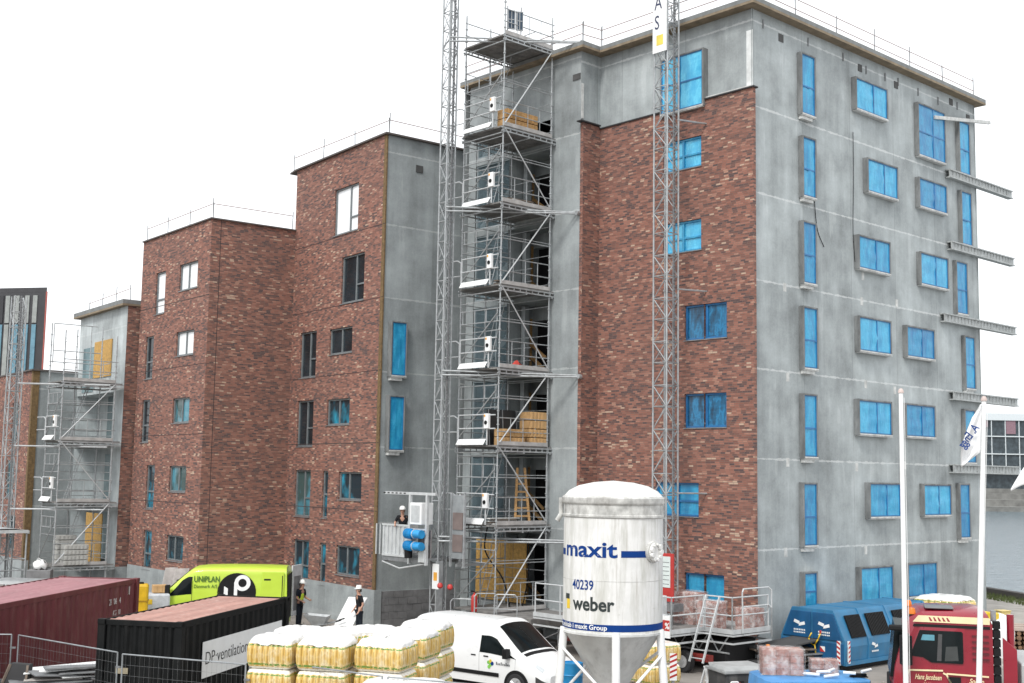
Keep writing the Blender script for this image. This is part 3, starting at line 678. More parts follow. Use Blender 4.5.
# far glass building over the water
Gp = at(975, 470, 366); gb = thing('glass_building', 'long white framed glass building on the far side of the water', 'building', (Gp.x, Gp.y, 0))
zr = at(1005, 415, 366).z; zg = at(1005, 470, 366).z; zl = at(1005, 486, 366).z
m = MB(); m.bx(-4, 42, 0, 40, zr - 1.6, zr + .4); m.bx(-4, 42, 0, 40, zg - 1.0, zg); m.bx(20.2, 22.2, -.3, 1, zg, zr); m.bx(41, 42, 0, 1, zg, zr)
m.prism([(-4, 8, zr + .4), (14, 8, zr + .4), (6, 8, zr + 3), (-4, 8, zr + 3.4)], (0, 20, 0)); m.build('frame', mat('far_white', (.62, .66, .68), .6, var=.1), gb)
m = MB(); m.bx(-4, 20.2, .6, 39, zg, zr - 1.6); m.bx(22.2, 41, .6, 39, zg, zr - 1.6); m.bx(-4, 42, 2, 39, 2, zg - 1.0); m.build('glazing', glass_mat('far_glass', (.05, .065, .075)), gb)
m = MB(); m2 = MB()
for i in range(6):
    x = -3 + i * 4.1; m.bx(x, x + .2, .2, .6, zg, zr - 1.6); m2.bx(x + .4, x + 3.2, .3, .58, zr - 1.6 - rr.choice((2, 4, 6)), zr - 1.62) if i % 2 else None
for z in (zg + (zr - zg) * .28, zg + (zr - zg) * .6): m.bx(-4, 20, .1, .58, z, z + .3)
m.build('mullion', MATS['far_white'], gb); m2.build('blind', mat('far_blind', (.26, .16, .19), .8), gb)

# ================================================================== SCAFFOLDS
LVL = [1.1, 4.2, 7.1, 9.95, 13.05, 16.15, 19.05, 22.6]
def scaffold(label, loc, rz, sx, sy, levels, top, tall=(1.5, .6, .6, .6), gates=True, box_face=True, seed=1, skip_deck=()):
    """local x runs towards the wall, local y runs left along the facade; corner (0, 0) is the free corner."""
    r = thing('scaffold_tower', label, 'scaffold', loc, rz, 'scaffold towers in front of the stair cores'); rr = random.Random(seed)
    posts = [(0, 0), (0, sy), (sx, 0), (sx, sy), (sx * .5, sy)]
    for i, (x, y) in enumerate(posts):
        m = MB(); h = top + (tall[i] if i < len(tall) else .4); m.cyl((x, y, .05), (x, y, h), .028, 8); m.bx(x - .08, x + .08, y - .08, y + .08, 0, .03)
        z = .35
        while z < h - .1: m.cyl((x, y, z - .02), (x, y, z + .02), .052, 8); z += .5
        z = 2.0
        while z < h: m.cyl((x, y, z - .05), (x, y, z + .05), .034, 8); z += 2.0
        m.build('standard', STEEL, r)
    for li, z in enumerate(levels):
        d = MB(); n = max(3, int(sy / .32))
        if li not in skip_deck:
            for k in range(n):
                y0 = -.03 + (sy + .06) * k / n; d.bx(-.05, sx + .35, y0 + .008, y0 + (sy + .06) / n - .008, z - .06 + rr.uniform(-.004, .004), z)
            dk = d.build('deck', DECK, r)
            e = MB()
            for y in (-.04, sy + .04): e.bx(-.1, sx + .4, y - .022, y + .022, z - .24, z - .19); e.bx(-.1, sx + .4, y - .022, y + .022, z - .11, z - .062)
            for k in range(9):
                x = sx * k / 8; e.bx(x, x + .04, -.055, -.025, z - .192, z - .108); e.bx(x, x + .04, sy + .025, sy + .055, z - .192, z - .108)
            for x in (-.04, sx * .5, sx + .1): e.cyl((x, -.1, z - .27), (x, sy + .1, z - .27), .024, 6)
            e.build('deck_beam', STEEL, dk)
            t = MB(); t.bx(0, sx, -.045, -.02, z + .005, z + .15); t.build('toe_board', mat('toe_board_pale', (.42, .41, .40), .7, var=.3), r)
        g = MB()
        if z > 1.5 or True:
            for h in (.5, 1.0): g.cyl((-.05, 0, z + h), (sx + .1, 0, z + h), .021, 6); g.cyl((-.05, sy, z + h), (sx + .1, sy, z + h), .021, 6)
            for q in (.25, .5, .75): g.cyl((sx * q, 0, z + .12), (sx * q, 0, z + 1.0), .016, 6)
            for h in (.5, 1.0): g.cyl((sx + .03, sy * .45, z + h), (sx + .03, sy, z + h), .019, 6)
            zz = z + 1.72
            if li < len(levels) - 1:                       # framed guard high in each lift, on the free face
                for h in (0, .48): g.cyl((0, 0, zz + h), (0, sy, zz + h), .022, 6)
                for q in (.06, .34, .64, .94): g.cyl((0, sy * q, zz), (0, sy * q, zz + .48), .018, 6)
                g.cyl((0, -.0, zz), (sx, 0, zz), .021, 6); g.cyl((0, sy, zz), (sx, sy, zz), .021, 6); g.cyl((0, 0, zz + .1), (sx, 0, zz + .1), .015, 6)
        for h in (.25, 1.38, 2.5):
            if li < len(levels) - 1:
                g.cyl((sx, 0, z + h), (sx, sy, z + h), .016, 6); g.cyl((0, sy, z + h), (sx, sy, z + h), .016, 6)
                if h > 1: g.cyl((0, 0, z + h), (0, sy, z + h), .016, 6)
        g.build('guardrail', STEEL, r)
        if li < len(levels) - 1:
            z2 = levels[li + 1]; b = MB()
            if not li % 2: b.cyl((0.05, -.05, z + .1), (sx - .05, -.05, z2 - .1), .026, 6)
            else: b.cyl((sx - .05, -.05, z + .1), (.05, -.05, z2 - .1), .026, 6)
            b.build('diagonal_brace', ALU, r)
            b = MB(); b.cyl((-.05, sy - .05, z + .25), (-.05, .1, z + 2.0), .024, 6); b.build('diagonal_brace', STEEL, r)
        if gates and 0 < li < len(levels) - 1:
            g = MB(); y0, y1 = .5, sy - .12; x = -.09
            for h in (.08, .62, 1.12): g.cyl((x, y0, z + h), (x, y1, z + h), .026, 8)
            for y in (y0, y1): g.cyl((x, y, z), (x, y, z + 1.12), .028, 8)
            g.tube([(x, y1 + .05, z + .05), (x, y1 + .05, z + 1.0), (x - .03, y1 + .22, z + 1.1), (x - .1, y1 + .95, z + 1.1)], .026, 8)
            g.tube([(x, y1 + .05, z + .5), (x - .1, y1 + .95, z + .5)], .022, 8)
            for h in (.6, 1.1): g.cyl((x, y0 - .45, z + h), (x, y0, z + h), .024, 8)
            gt = g.build('landing_gate', ALU, r)
            p = MB(); p.prism([(x - .16, y0 + .02, z + .0), (x - .16, y1 - .03, z + .0), (x - .03, y1 - .03, z + .2), (x - .03, y0 + .02, z + .2)], (0, 0, .03)); p.build('flap', WHITE, gt, bevel=.01)
            c = MB(); c.bx(x - .10, x + .02, y0 - .16, y0 + .09, z + .6, z + 1.15); cb = c.build('control_box', WHITE, gt, bevel=.015)
            c = MB(); c.cyl((x - .12, y0 - .035, z + .82), (x - .099, y0 - .035, z + .82), .075, 14); c.build('dial', BLACK, cb)
            c = MB(); c.bx(x - .115, x - .101, y0 - .0, y0 + .06, z + 1.03, z + 1.11); c.build('warning_sticker', mat('sticker_orange', (.80, .38, .05), .5), cb)
    # inner stair / ladder run
    for li, z in enumerate(levels[:-1]):
        l = MB(); z2 = levels[li + 1]; y = sy * .80
        for q in (-.18, .18): l.cyl((sx * .35, y + q, z), (sx * .75, y + q, z2 + .2), .018, 6)
        for k in range(1, 10): t_ = k / 10; l.cyl((sx * (.35 + .4 * t_), y - .18, z + (z2 + .2 - z) * t_), (sx * (.35 + .4 * t_), y + .18, z + (z2 + .2 - z) * t_), .012, 6)
        l.build('ladder', STEEL, r)
    return r
S1 = at(499, 368, 45.0); S1.z = 0
rzT = math.atan2(BV.y, BV.x)
sc1 = scaffold('tall scaffold tower on the highest building, seven decks with white gates', S1, rzT, 2.5, 2.25, LVL, 23.3, seed=2)
S1L = lambda x, y, z=0: S1 + BV * x + AV * y + Vector((0, 0, z))
# loading bay: side ramp at the ground deck
m = MB(); m.bx(-.1, 2.6, -2.0, -.1, .93, 1.05); m.bx(-.12, 2.62, -2.02, -1.96, .75, 1.06); m.build('ground_deck', DECK, sc1)
m = MB()
for x in (0, 1.3, 2.5): m.cyl((x, -1.95, .02), (x, -1.95, .93), .03, 6)
m.cyl((0, -1.95, .2), (2.5, -1.95, .8), .024, 6); m.build('deck_support', STEEL, sc1)
S2 = at(60, 441, 57.0); S2.z = 0
rz2 = math.atan2(B3.y, B3.x)
sc2 = scaffold('lower scaffold tower at the far left pale building, three decks', S2, rz2, 2.45, 2.0, [1.55, 4.45, 7.3, 10.05], 12.0, tall=(.4, .9, .3, .9, .7), seed=5)
S2L = lambda x, y, z=0: S2 + B3 * x + A3 * y + Vector((0, 0, z))
m = MB(); A_ = lambda *p: p
m.tube([(0.1, 2.0, 11.0), (.1, 2.0, 12.9), (1.9, 2.0, 12.9), (2.2, 2.0, 12.9)], .022, 6); m.tube([(1.9, 2.0, 10.1), (1.9, 2.0, 12.9)], .022, 6); m.tube([(.1, 2.0, 11.6), (2.4, 2.0, 11.6)], .022, 6); m.build('upper_rail', STEEL, sc2)

# things on the decks
def crate_stack(name, label, loc, rz, sx, sy, sz, m1, n=3, cat='stack', slats=True, group=None):
    r = thing(name, label, cat, loc, rz, group); h = sz / n
    for k in range(n):
        m = MB(); m.bx(-sx / 2, sx / 2, -sy / 2, sy / 2, k * h + .012, (k + 1) * h - .012)
        for q in range(int(sx / .18)):
            x = -sx / 2 + .09 + q * .18; m.bx(x - .05, x + .05, -sy / 2 - .018, sy / 2 + .018, k * h + .03, (k + 1) * h - .03)
        m.build('layer', m1, r, bevel=.012)
    return r
crate_stack('timber_bundle', 'orange timber bundle lying on the second deck from the scaffold top', S1L(1.05, .35, LVL[6]), rzT, 1.6, .55, .75, WOOD, 2, 'timber')
crate_stack('cardboard_stack', 'low stack of brown cartons on the scaffold deck beside the black panel', S1L(.85, .3, LVL[2]), rzT, 1.1, .5, .62, mat('carton', (.50, .31, .14), .85, var=.2), 2, 'cartons')
crate_stack('cardboard_stack', 'taller stack of brown cartons at the wall end of the same deck', S1L(2.05, .3, LVL[2]), rzT, .85, .6, 1.3, MATS['carton'], 4, 'cartons')
r = thing('dark_panel', 'black board leaning behind the brown cartons on the scaffold deck', 'board', S1L(.95, .75, LVL[2]), rzT); m = MB(); m.prism([(-.75, 0, 0), (.75, 0, 0), (.75, .1, 1.35), (-.75, .1, 1.35)], (0, .03, 0)); m.build('board', mat('panel_black', (.02, .022, .025), .5), r)
m = MB()
for x in (-.7, 0, .7): m.bar((x, -.02, 0), (x, .08, 1.35), .04, .02)
m.build('batten', STEEL_D, r)
r = thing('panel_stack', 'two dark glazed panels standing on the top deck of the tall scaffold', 'panels', S1L(.2, .15, LVL[7]), rzT + R_(-25))
for q in range(2):
    xa = .05 + q * .34; y_ = q * .05
    m = MB(); m.bx(xa, xa + .29, y_, .04 + y_, .3, 1.05); w = m.build('panel', mat('panel_navy', (.03, .06, .10), .25), r)
    m = MB()
    for zz in (.3, .66, 1.02): m.bx(xa, xa + .29, -.015 + y_, -.002 + y_, zz, zz + .03)
    for xx in (0, .13, .26): m.bx(xa + xx, xa + xx + .03, -.03 + y_, -.016 + y_, .3, 1.05)
    m.build('batten', STEEL, w)
m = MB()
for x in (.08, .62): m.cyl((x, .12, 0), (x, .12, 1.25), .02, 6)
m.build('support_post', STEEL_D, r)
def wood_ladder(label, p, rz):
    r = thing('wooden_ladder', label, 'ladder', p, rz); m = MB()
    for s in (-1, 1): m.bar((s * .28, 0, 0), (s * .14, .35, 2.1), .05, .09)
    r1 = m.build('side_rail', WOOD, r); m = MB()
    for k in range(1, 7): t = k / 7; m = MB(); m.bar((-.28 + .14 * t, .35 * t, 2.1 * t), (.28 - .14 * t, .35 * t, 2.1 * t), .03, .07); m.build('rung', WOOD, r)
wood_ladder('raw wooden trestle ladder standing in the doorway of the lowest upper deck', S1L(1.75, .5, LVL[1]), rzT + R_(-30))
r = thing('safety_jacket', 'red safety jacket dropped on a scaffold deck', 'jacket', S1L(1.05, .25, LVL[3]), rzT)
m = MB(); G = [[(x * .12 - .2 + .05 * math.sin(3 * y), y * .1 - .15, .12 + .25 * math.exp(-((x - 2) ** 2 + (y - 1.5) ** 2) / 2) + .03 * math.sin(5 * x + 3 * y)) for y in range(5)] for x in range(5)]
m.grid(G); m.grid([[(p[0], p[1], .01) for p in row] for row in G], flip=True); m.build('cloth', mat('jacket_red', (.65, .08, .06), .8), r, smooth='all')

# ================================================================== MASTS
def mast_section_mb(s, h):
    m = MB(); c = [(-s, -s), (s, -s), (s, s), (-s, s)]
    for x, y in c: m.cyl((x, y, 0), (x, y, h), .032, 8)
    for z in (.03, h / 2): 
        for i in range(4): m.cyl((*c[i], z), (*c[(i + 1) % 4], z), .020, 6)
    for i in range(4):
        a, b = c[i], c[(i + 1) % 4]
        if i % 2: a, b = b, a
        m.cyl((*a, .03), (*b, h / 2), .016, 6); m.cyl((*b, h / 2), (*a, h), .016, 6)
        m.cyl((*a, h / 2), (*b, .03), .011, 5)
    return m
def mast(label, loc, rz, s, n, h, z0, material):
    r = thing('lattice_mast', label, 'mast', loc, rz, 'lattice masts for hoists'); b = MB(); b.bx(-s - .3, s + .3, -s - .3, s + .3, 0, .12); b.bx(-s - .05, s + .05, -s - .05, s + .05, .12, z0); b.build('foot', STEEL_D, r)
    first = None
    for k in range(n):
        if first is None: first = mast_section_mb(s, h).build('mast_section', material, r, loc=(0, 0, z0))
        else:
            o = first.copy(); col.objects.link(o); o.parent = r; o.location = (0, 0, z0 + k * h)
    rk = MB(); rk.bx(-.04, .04, -s - .07, -s - .03, z0, z0 + n * h)
    for k in range(int(n * h / .12)): rk.bx(-.035, .035, -s - .095, -s - .071, z0 + k * .12, z0 + k * .12 + .06)
    rk.build('rack', STEEL_D, r)
    return r
M1 = at(444.5, 300, 46.0); M1.z = 0
mast1 = mast('lattice hoist mast left of the tall scaffold, taller than the roofs', M1, rzT, .20, 18, 1.5, .5, STEEL)
M2 = TW(-1.35, 2.72)
mast2 = mast('lattice mast before the highest brick wall, carrying a white lettered panel', M2, rzT, .30, 17, 1.5, .9, STEEL)
M3 = at(12, 420, 57.5); M3.z = 0
mast3 = mast('short lattice mast at the left picture edge before the lowest brick building', M3, rz2, .27, 9, 1.5, .5, STEEL); 
# sign panel high on mast 2
ins2 = lambda v: v
zsg = onplane(658, 53, M2 + BV * -.36, -BV).z
m = MB(); m.bx(-.40, -.375, -.33, .30, zsg, zsg + 4.6); sg = m.build('sign_panel', WHITE, mast2)
NAVY = mat('navy_letter', (.03, .04, .10), .5); LRED = mat('red_letter', (.65, .10, .10), .5); YEL = mat('yellow_mark', (.75, .60, .10), .5)
for k, (ch, mm) in enumerate((('S', NAVY), ('A', NAVY), ('L', LRED), ('T', LRED), ('A', LRED))):
    text(ch, .72, sg, (-.404, .22, zsg + .85 + k * .72), (0, -1, 0), (0, 0, 1), mm, sx=.72)
m = MB(); m.bx(-.405, -.402, -.18, .12, zsg + .25, zsg + .62); m.build('yellow_badge', YEL, sg)
# wall ties of the hoist mast (long tubes to the core wall)
for (xa, ya), (xb, yb) in (((452, 41), (582, 74)), ((455, 211), (577, 233)), ((448, 375), (579, 383)), ((441, 541), (572, 541))):
    za = at(xa, ya, 45.7).z; A = Vector((0, -.22, za))
    u, zb_ = WC.uz(xb, yb, .1); Bw = WC.P(u, za, .06) + P0
    loc = Bw - M1; Bl = Vector((loc.dot(BV), loc.dot(AV), za))
    m = MB()
    for dz in (0, .16): m.cyl(A + Vector((-.2, 0, dz)), Bl + Vector((0, dz * .8, dz * .4)), .036, 8)
    for q in (.25, .5, .75): m.cyl(A.lerp(Bl, q), A.lerp(Bl, q) + Vector((0, .1, .12)), .03, 6)
    m.cyl(Bl + Vector((-.1, 0, .02)), Bl + Vector((.05, 0, .02)), .09, 8)
    m.cyl(A + Vector((-.2, 0, .08)), A + Vector((.2, .9, .08)), .03, 6)
    m.build('wall_tie', STEEL, mast1)
for zt_ in (5.5, 12.5, 18.5):
    m = MB(); m.cyl((.25, -.3, zt_), (1.36, -.7, zt_), .03, 6); m.cyl((.25, .3, zt_), (1.36, .6, zt_), .03, 6); m.build('wall_tie', STEEL, mast2)
for k in range(0, 3):
    m = MB(); z = 4.1 + 2.9 * k; m.cyl((.3, -.2, z), (3.6, -2.2, z), .03, 6); m.cyl((.0, -.3, z), (3.6, -2.6, z), .03, 6); m.build('wall_tie', ALU, mast3)
# long diagonal tube from the scaffold to the left of the hoist mast foot
# hoist cage
zc = 2.95
hc = thing('hoist_cage', 'grey ribbed hoist cage with blue motors hanging on the lattice mast', 'hoist', M1 - AV * .45, rzT)
YL = lambda px, D=46.0: (at(px, 530, D) - M1).dot(AV)
# cage local: x towards the wall, y left along facade
yA, yB = .25, 2.9; xF, xBk = -.75, .85
m = MB(); m.bx(xF, xBk, yA, yB, zc - .08, zc); m.bx(xF, xF + .08, yA, yB, zc - .2, zc - .08); m.bx(xBk - .08, xBk, yA, yB, zc - .2, zc - .08); m.build('floor', STEEL_D, hc)
m = MB()
for k in range(9): y = 1.35 + k * .24; m.bx(xF - .03, xF + .01, y, y + .05, zc, zc + 1.15)
m.bx(xF + .01, xF + .03, 1.3, yB, zc, zc + 1.12); m.bx(xF - .035, xF + .04, 1.3, yB, zc + 1.1, zc + 1.17); m.bx(xF - .035, xF + .04, 1.3, yB, zc - .03, zc + .05)
for k in range(7): x = xF + k * .26; m.bx(x, x + .05, yB - .01, yB + .03, zc, zc + 1.15)
m.bx(xF, xBk, yB - .03, yB - .01, zc, zc + 1.12); m.bx(xF - .03, xBk, yB - .035, yB + .04, zc + 1.1, zc + 1.17); m.build('ribbed_panel', ALU, hc)
m = MB()
for (x, y) in ((xF, 1.25), (xF, yA), (xBk, yB), (xBk, yA)): m.bx(x - .05, x + .05, y - .05, y + .05, zc - .25, zc + 2.35 if y < 2 else zc + 1.2)
m.bx(xF - .04, xF + .04, yA - .5, yB - .1, zc + 2.28, zc + 2.38)
for k in range(6): m.bx(xF - .05, xF - .041, 1.5 + k * .25, 1.62 + k * .25, zc + 2.31, zc + 2.35, 1)
m.bx(xF, xF + .05, yA, 1.25, zc + 1.0, zc + 1.06); m.bx(xF, xF + .05, yA, 1.25, zc + .1, zc + .16); m.build('cage_frame', [ALU, BLACK], hc)
m = MB(); m.bx(xF + .2, xF + .24, yA, yB - 1.9, zc, zc + 1.0); m.build('back_plate', mat('hoist_plate', (.27, .25, .25), .6), hc)
m = MB(); m.bx(xF - .12, xF + .45, .45, 1.12, zc + 1.2, zc + 2.0); b = m.build('control_cabinet', WHITE, hc, bevel=.02)
m = MB(); m.bx(xF - .135, xF - .122, .54, 1.03, zc + 1.3, zc + 1.9); m.build('cabinet_door', ALU, b)
BLUEM = mat('motor_blue', (.02, .27, .58), .4, var=.3)
for z in (zc + .43, zc + .87):
    m = MB(); m.cyl((xF - .25, .78, z), (xF - .25, 1.12, z), .17, 16); m.cyl((xF - .25, .62, z), (xF - .25, .78, z), .13, 12); m.cyl((xF - .25, .22, z), (xF - .25, .60, z), .155, 16)
    for k in range(7): m.cyl((xF - .25, .82 + k * .045, z), (xF - .25, .84 + k * .045, z), .19, 16)
    m.bx(xF - .25, xF + .1, .3, .9, z - .06, z + .06); mo = m.build('motor', BLUEM, hc)
    m = MB(); m.cyl((xF - .25, .60, z), (xF - .25, .625, z), .18, 16); m.build('motor_collar', ALU, mo)
m = MB(); m.bx(xF - .12, xF + .1, 1.0, 1.2, zc + .55, zc + .85); m.build('junction_box', ALU, hc, bevel=.01); m = MB(); m.bx(xF - .1, xF + .1, .25, .6, zc - .15, zc + .3); m.build('junction_box', ALU, hc, bevel=.01)
m = MB(); m.cyl((xF - .2, 1.05, zc - .02), (xF - .2, 1.05, zc + .5), .14, 14, .17); m.build('bucket', BLACK, hc)
m = MB(); m.tube([(xF, yB, zc - .25), (xF - .25, 1.5, zc - .42), (xF, .3, zc - .2)], .03, 6); m.tube([(xF, yB, zc - .25), (xBk, yB, zc - .25)], .03, 6); m.build('under_rail', ALU, hc)
# landing control panel right of the mast
r = thing('landing_panel', 'tall grey mesh landing door between hoist mast and scaffold', 'panel', M1 + BV * .75 - AV * .1, rzT)
m = MB()
m.bx(-.6, -.52, -1.15, -.45, zc + .0, zc + 2.3); m.build('door_leaf', mat('panel_midgrey', (.30, .32, .33), .5, .2), r, bevel=.01)
for z in (zc + .25, zc + 1.05):
    m = MB(); m.bx(-.63, -.602, -1.08, -.52, z, z + .62); m.build('mesh_insert', mat('brown_mesh', (.19, .15, .14), .7), r)
m = MB(); m.bx(-.66, -.58, -1.2, -1.15, zc - .3, zc + 2.4); m.bx(-.66, -.58, -.45, -.4, zc - .3, zc + 2.4); m.bx(-.5, .9, -.62, -.56, zc - .3, zc - .2); m.build('frame', STEEL, r)
# foot cabinet and barriers at the hoist mast
r = thing('warning_board', 'small white board with an orange mark on the hoist mast foot', 'sign', M1 + BV * -.35 - AV * .3 + Vector((0, 0, 1.85)), rzT)
m = MB(); m.bx(-.03, 0, -.18, .18, 0, .9); m.build('board', WHITE, r); m = MB(); m.bx(-.036, -.032, -.1, .1, .3, .6); m.build('mark', MATS['sticker_orange'], r)
m = MB(); m.bx(0, .3, -.03, .03, -1.8, 1.0); m.build('post', STEEL, r)
# ground level barrier frames by the scaffold foot
for i, (px, D) in enumerate(((462, 44.6), (486, 43.6), (506, 43.3))):
    p = at(px, 590, D); p.z = .9 if i else .6
    r = thing('barrier_frame', ['grey tube barrier beside the hoist mast foot', 'grey tube barrier before the board hoarding, red lamp beside it', 'grey tube barrier on the ground deck of the tall scaffold'][i], 'barrier', p, R_(-8 + 20 * (i % 2)), 'tube barriers at the scaffold foot')
    m = MB(); m.tube([(-.4, 0, 0), (-.4, 0, .9), (-.32, 0, 1.0), (.32, 0, 1.0), (.4, 0, .9), (.4, 0, 0)], .022, 8); m.cyl((-.4, 0, .5), (.4, 0, .5), .018, 6); m.build('tube_frame', STEEL, r)
for i, (px, py, D) in enumerate(((440, 585.5, 44.2), (450, 587, 44.2))):
    p = at(px, py, D); r = thing('warning_lamp', ['left one of two red lamps at the hoist mast foot', 'right one of two red lamps at the hoist mast foot'][i], 'lamp', p, 0, 'red lamps at the mast foot')
    m = MB(); m.lathe([(0, .1), (.06, .09), (.1, .03), (.1, -.05), (.05, -.1), (0, -.1)], 12); m.build('lens', RED, r, smooth=True)
    m = MB(); m.bx(-.05, .05, .05, .3, -.04, .04); m.build('bracket', STEEL_D, r)
r = thing('extinguisher', 'red fire extinguisher hanging on the scaffold foot', 'extinguisher', at(474, 612, 43.8), 0)
m = MB(); m.lathe([(0, 0), (.1, .01), (.11, .05), (.11, .5), (.08, .58), (.03, .62), (.03, .7), (0, .7)], 14); m.build('cylinder', RED, r, smooth=True); m = MB(); m.bx(-.12, .02, -.03, .03, .68, .74); m.tube([(.03, 0, .68), (.14, 0, .6), (.15, 0, .3)], .015, 6); m.build('valve_hose', BLACK, r)

# base cage of the left mast
r = thing('hoist_cage', 'small grey hoist cage with rounded roof at the foot of the left mast', 'hoist', M3 + Vector((.15, -1.0, 0)), rz2)
m = MB()
for (x, y) in ((-.9, -1), (.9, -1), (.9, 1), (-.9, 1)): m.cyl((x, y, .4), (x, y, 3.1), .04, 6)
for z in (.9, 1.4, 1.9): 
    for (a, b) in (((-.9, -1), (.9, -1)), ((.9, -1), (.9, 1)), ((-.9, 1), (-.9, -1))): m.cyl((*a, z), (*b, z), .025, 6)
m.build('cage_frame', STEEL, r)
m = MB(); pr = [(-.9 + 1.8 * k / 10, 3.1 + .16 * math.sin(math.pi * k / 10) ** .4) for k in range(11)]
m.grid([[(x, y, z) for y in (-1.1, 1.1)] for x, z in pr]); m.grid([[(x, y, z - .05) for y in (-1.1, 1.1)] for x, z in pr], flip=True); m.bar((-.92, -1.12, 3.13), (.92, -1.12, 3.13), .1, .14); m.bar((.93, -1.12, 3.1), (.93, 1.1, 3.1), .1, .14); m.build('roof', ALU, r, smooth=True)
for (x, y0, y1) in ((-.9, -.9, -.1), (-.9, .0, .9)):
    m = MB(); m.bx(x - .02, x + .02, y0, y1, .45, 1.7); m.build('side_panel', STEEL_D, r)
m = MB(); m.bx(-.93, -.92, -.6, -.2, 1.75, 1.95); m.build('green_sticker', mat('sticker_green', (.25, .50, .15), .5), r)
m = MB(); m.bx(-1, 1, -1.1, 1.1, .3, .42); m.build('floor', STEEL_D, r)

# ================================================================== WORK PLATFORM ON MAST 2
wp = thing('work_platform', 'galvanised mast climbing work platform with railings at the brick wall', 'platform', P0, rzT)
zd = 1.25
m = MB(); m.bx(-2.4, -.5, -.92, .2, zd - .05, zd); m.bx(-4.0, -.5, .2, 6.3, zd - .05, zd); m.build('deck', DECK, wp)
m = MB()
for a, b in (((-2.43, -.95), (-2.43, .2)), ((-2.43, -.95), (-.47, -.95)), ((-4.03, .17), (-2.4, .17)), ((-4.03, .17), (-4.03, 6.3)), ((-.47, -.95), (-.47, 6.3))):
    for z in (zd - .30, zd - .06, zd + .06): m.bar((*a, z), (*b, z), .05, .14 if z > zd else .05)
m.build('edge_beam', ALU, wp)
m = MB(); 
for x in (-2.3, -.7):
    y = -.7
    while y < 5.6:
        if not (2.0 < y < 4.0): m.cyl((x, y, zd - .06), (x, y + .4, zd - .62), .025, 6); m.cyl((x, y + .4, zd - .62), (x, y + .8, zd - .06), .025, 6)
        y += .8
    m.cyl((x, -.7, zd - .62), (x, 6.2, zd - .62), .03, 6)
m.build('truss', STEEL, wp)
def rail_run(pts, name='railing'):
    m = MB()
    for a, b in zip(pts, pts[1:]):
        for h in (.55, 1.1): m.cyl((*a, zd + h), (*b, zd + h), .024, 8)
        n = max(1, int(math.dist(a, b) / 1.1))
        for k in range(n + 1): t = k / n; m.cyl((a[0] + (b[0] - a[0]) * t, a[1] + (b[1] - a[1]) * t, zd), (a[0] + (b[0] - a[0]) * t, a[1] + (b[1] - a[1]) * t, zd + 1.1), .026, 8)
    m.build(name, ALU, wp)
rail_run([(-2.4, -.9), (-.55, -.9)]); rail_run([(-2.4, .17), (-2.4, -.9)]); rail_run([(-4.0, .19), (-2.45, .19)]); rail_run([(-4.0, 6.25), (-4.0, .19)])
m = MB()
for h in (1.25, .7): m.tube([(-.5, -1.0, zd - .2), (-.5, -1.0, zd + h), (-.6, -.95, zd + h + .1), (-1.9, -.95, zd + h + .1), (-2.0, -.98, zd + h), (-2.0, -1.0, zd)], .024, 8)
m.build('end_hoop', ALU, wp)
m = MB(); a0, a1 = Vector((-2.52, .02, zd + 1.1)), Vector((-3.35, .02, .4))
for s in (0, 1):
    o_ = Vector((.0, -.52 * s, 0)); m.bar(a0 + o_, a1 + o_, .035, .07)
lad = m.build('ladder', ALU, wp); m = MB()
for k in range(8): p = a0.lerp(a1, (k + .5) / 8); m = MB(); m.cyl(p, p + Vector((0, -.52, 0)), .018, 6); m.build('rung', ALU, lad)
m = MB(); m.bx(-2.9, -1.3, .9, 5.0, .3, .52); m.bx(-2.95, -2.7, -.4, 6.0, .38, .58); m.bx(-1.6, -1.3, -.4, 6.0, .38, .58); m.build('chassis', mat('chassis_red', (.22, .025, .02), .6), wp)
m = MB(); m.bx(-2.3, -.8, -.6, 2.2, .32, 1.0); m.bx(-2.6, -.9, 2.6, 5.2, .52, 1.1); m.build('dark_machine_box', BLACK, wp, bevel=.05)  # black machine boxes, added to darken the space under the deck
for y in (.42, 4.6):
    m = MB(); c = Vector((-3.1, y, .34))
    m.cyl(c - Vector((.11, 0, 0)), c + Vector((.11, 0, 0)), .34, 24); w = m.build('wheel', RUBBER, wp, bevel=.03)
    m = MB(); m.cyl(c - Vector((.13, 0, 0)), c - Vector((.1, 0, 0)), .19, 20); m.cyl(c - Vector((.15, 0, 0)), c - Vector((.12, 0, 0)), .07, 12); m.build('rim', RIM, w)
m = MB(); m.bx(-4.12, -4.08, 0.16, 1.3, zd - .12, zd + .55); b = m.build('banner', WHITE, wp)
m = MB(); m.bx(-4.126, -4.121, 0.16, 1.3, zd + .1, zd + .42); m.build('red_band', RED, b)
text('N %', .26, b, (-4.13, .62, zd + .16), (0, -1, 0), (0, 0, 1), WHITE, bold=.006)
# red notice board standing on the platform by the mast
r = thing('notice_board', 'red framed notice board with papers beside the mast foot', 'board', TW(-2.2, 1.95, zd), rzT)
m = MB(); m.bx(-.06, 0, -.36, .36, .75, 2.3); m.build('frame', RED, r, bevel=.01)
m = MB(); m.bx(-.075, -.062, -.24, .26, 1.2, 2.2); pp = m.build('paper', mat('notice_paper', (.62, .68, .66), .5, var=.15), r)
m = MB()
for k in range(6): m.bx(-.08, -.076, -.2, .22, 1.3 + k * .14, 1.32 + k * .14)
m.build('line', STEEL_D, pp)
m = MB(); m.bx(-.05, 0, -.3, -.22, 0, .75); m.bx(-.05, 0, .22, .3, 0, .75); m.bx(-.2, .3, -.5, .45, .45, .7); m.build('stand', STEEL_D, r)
r = thing('switch_cabinet', 'grey switch cabinet with stickers on the left part of the platform', 'cabinet', TW(-3.7, 1.0, zd), rzT)
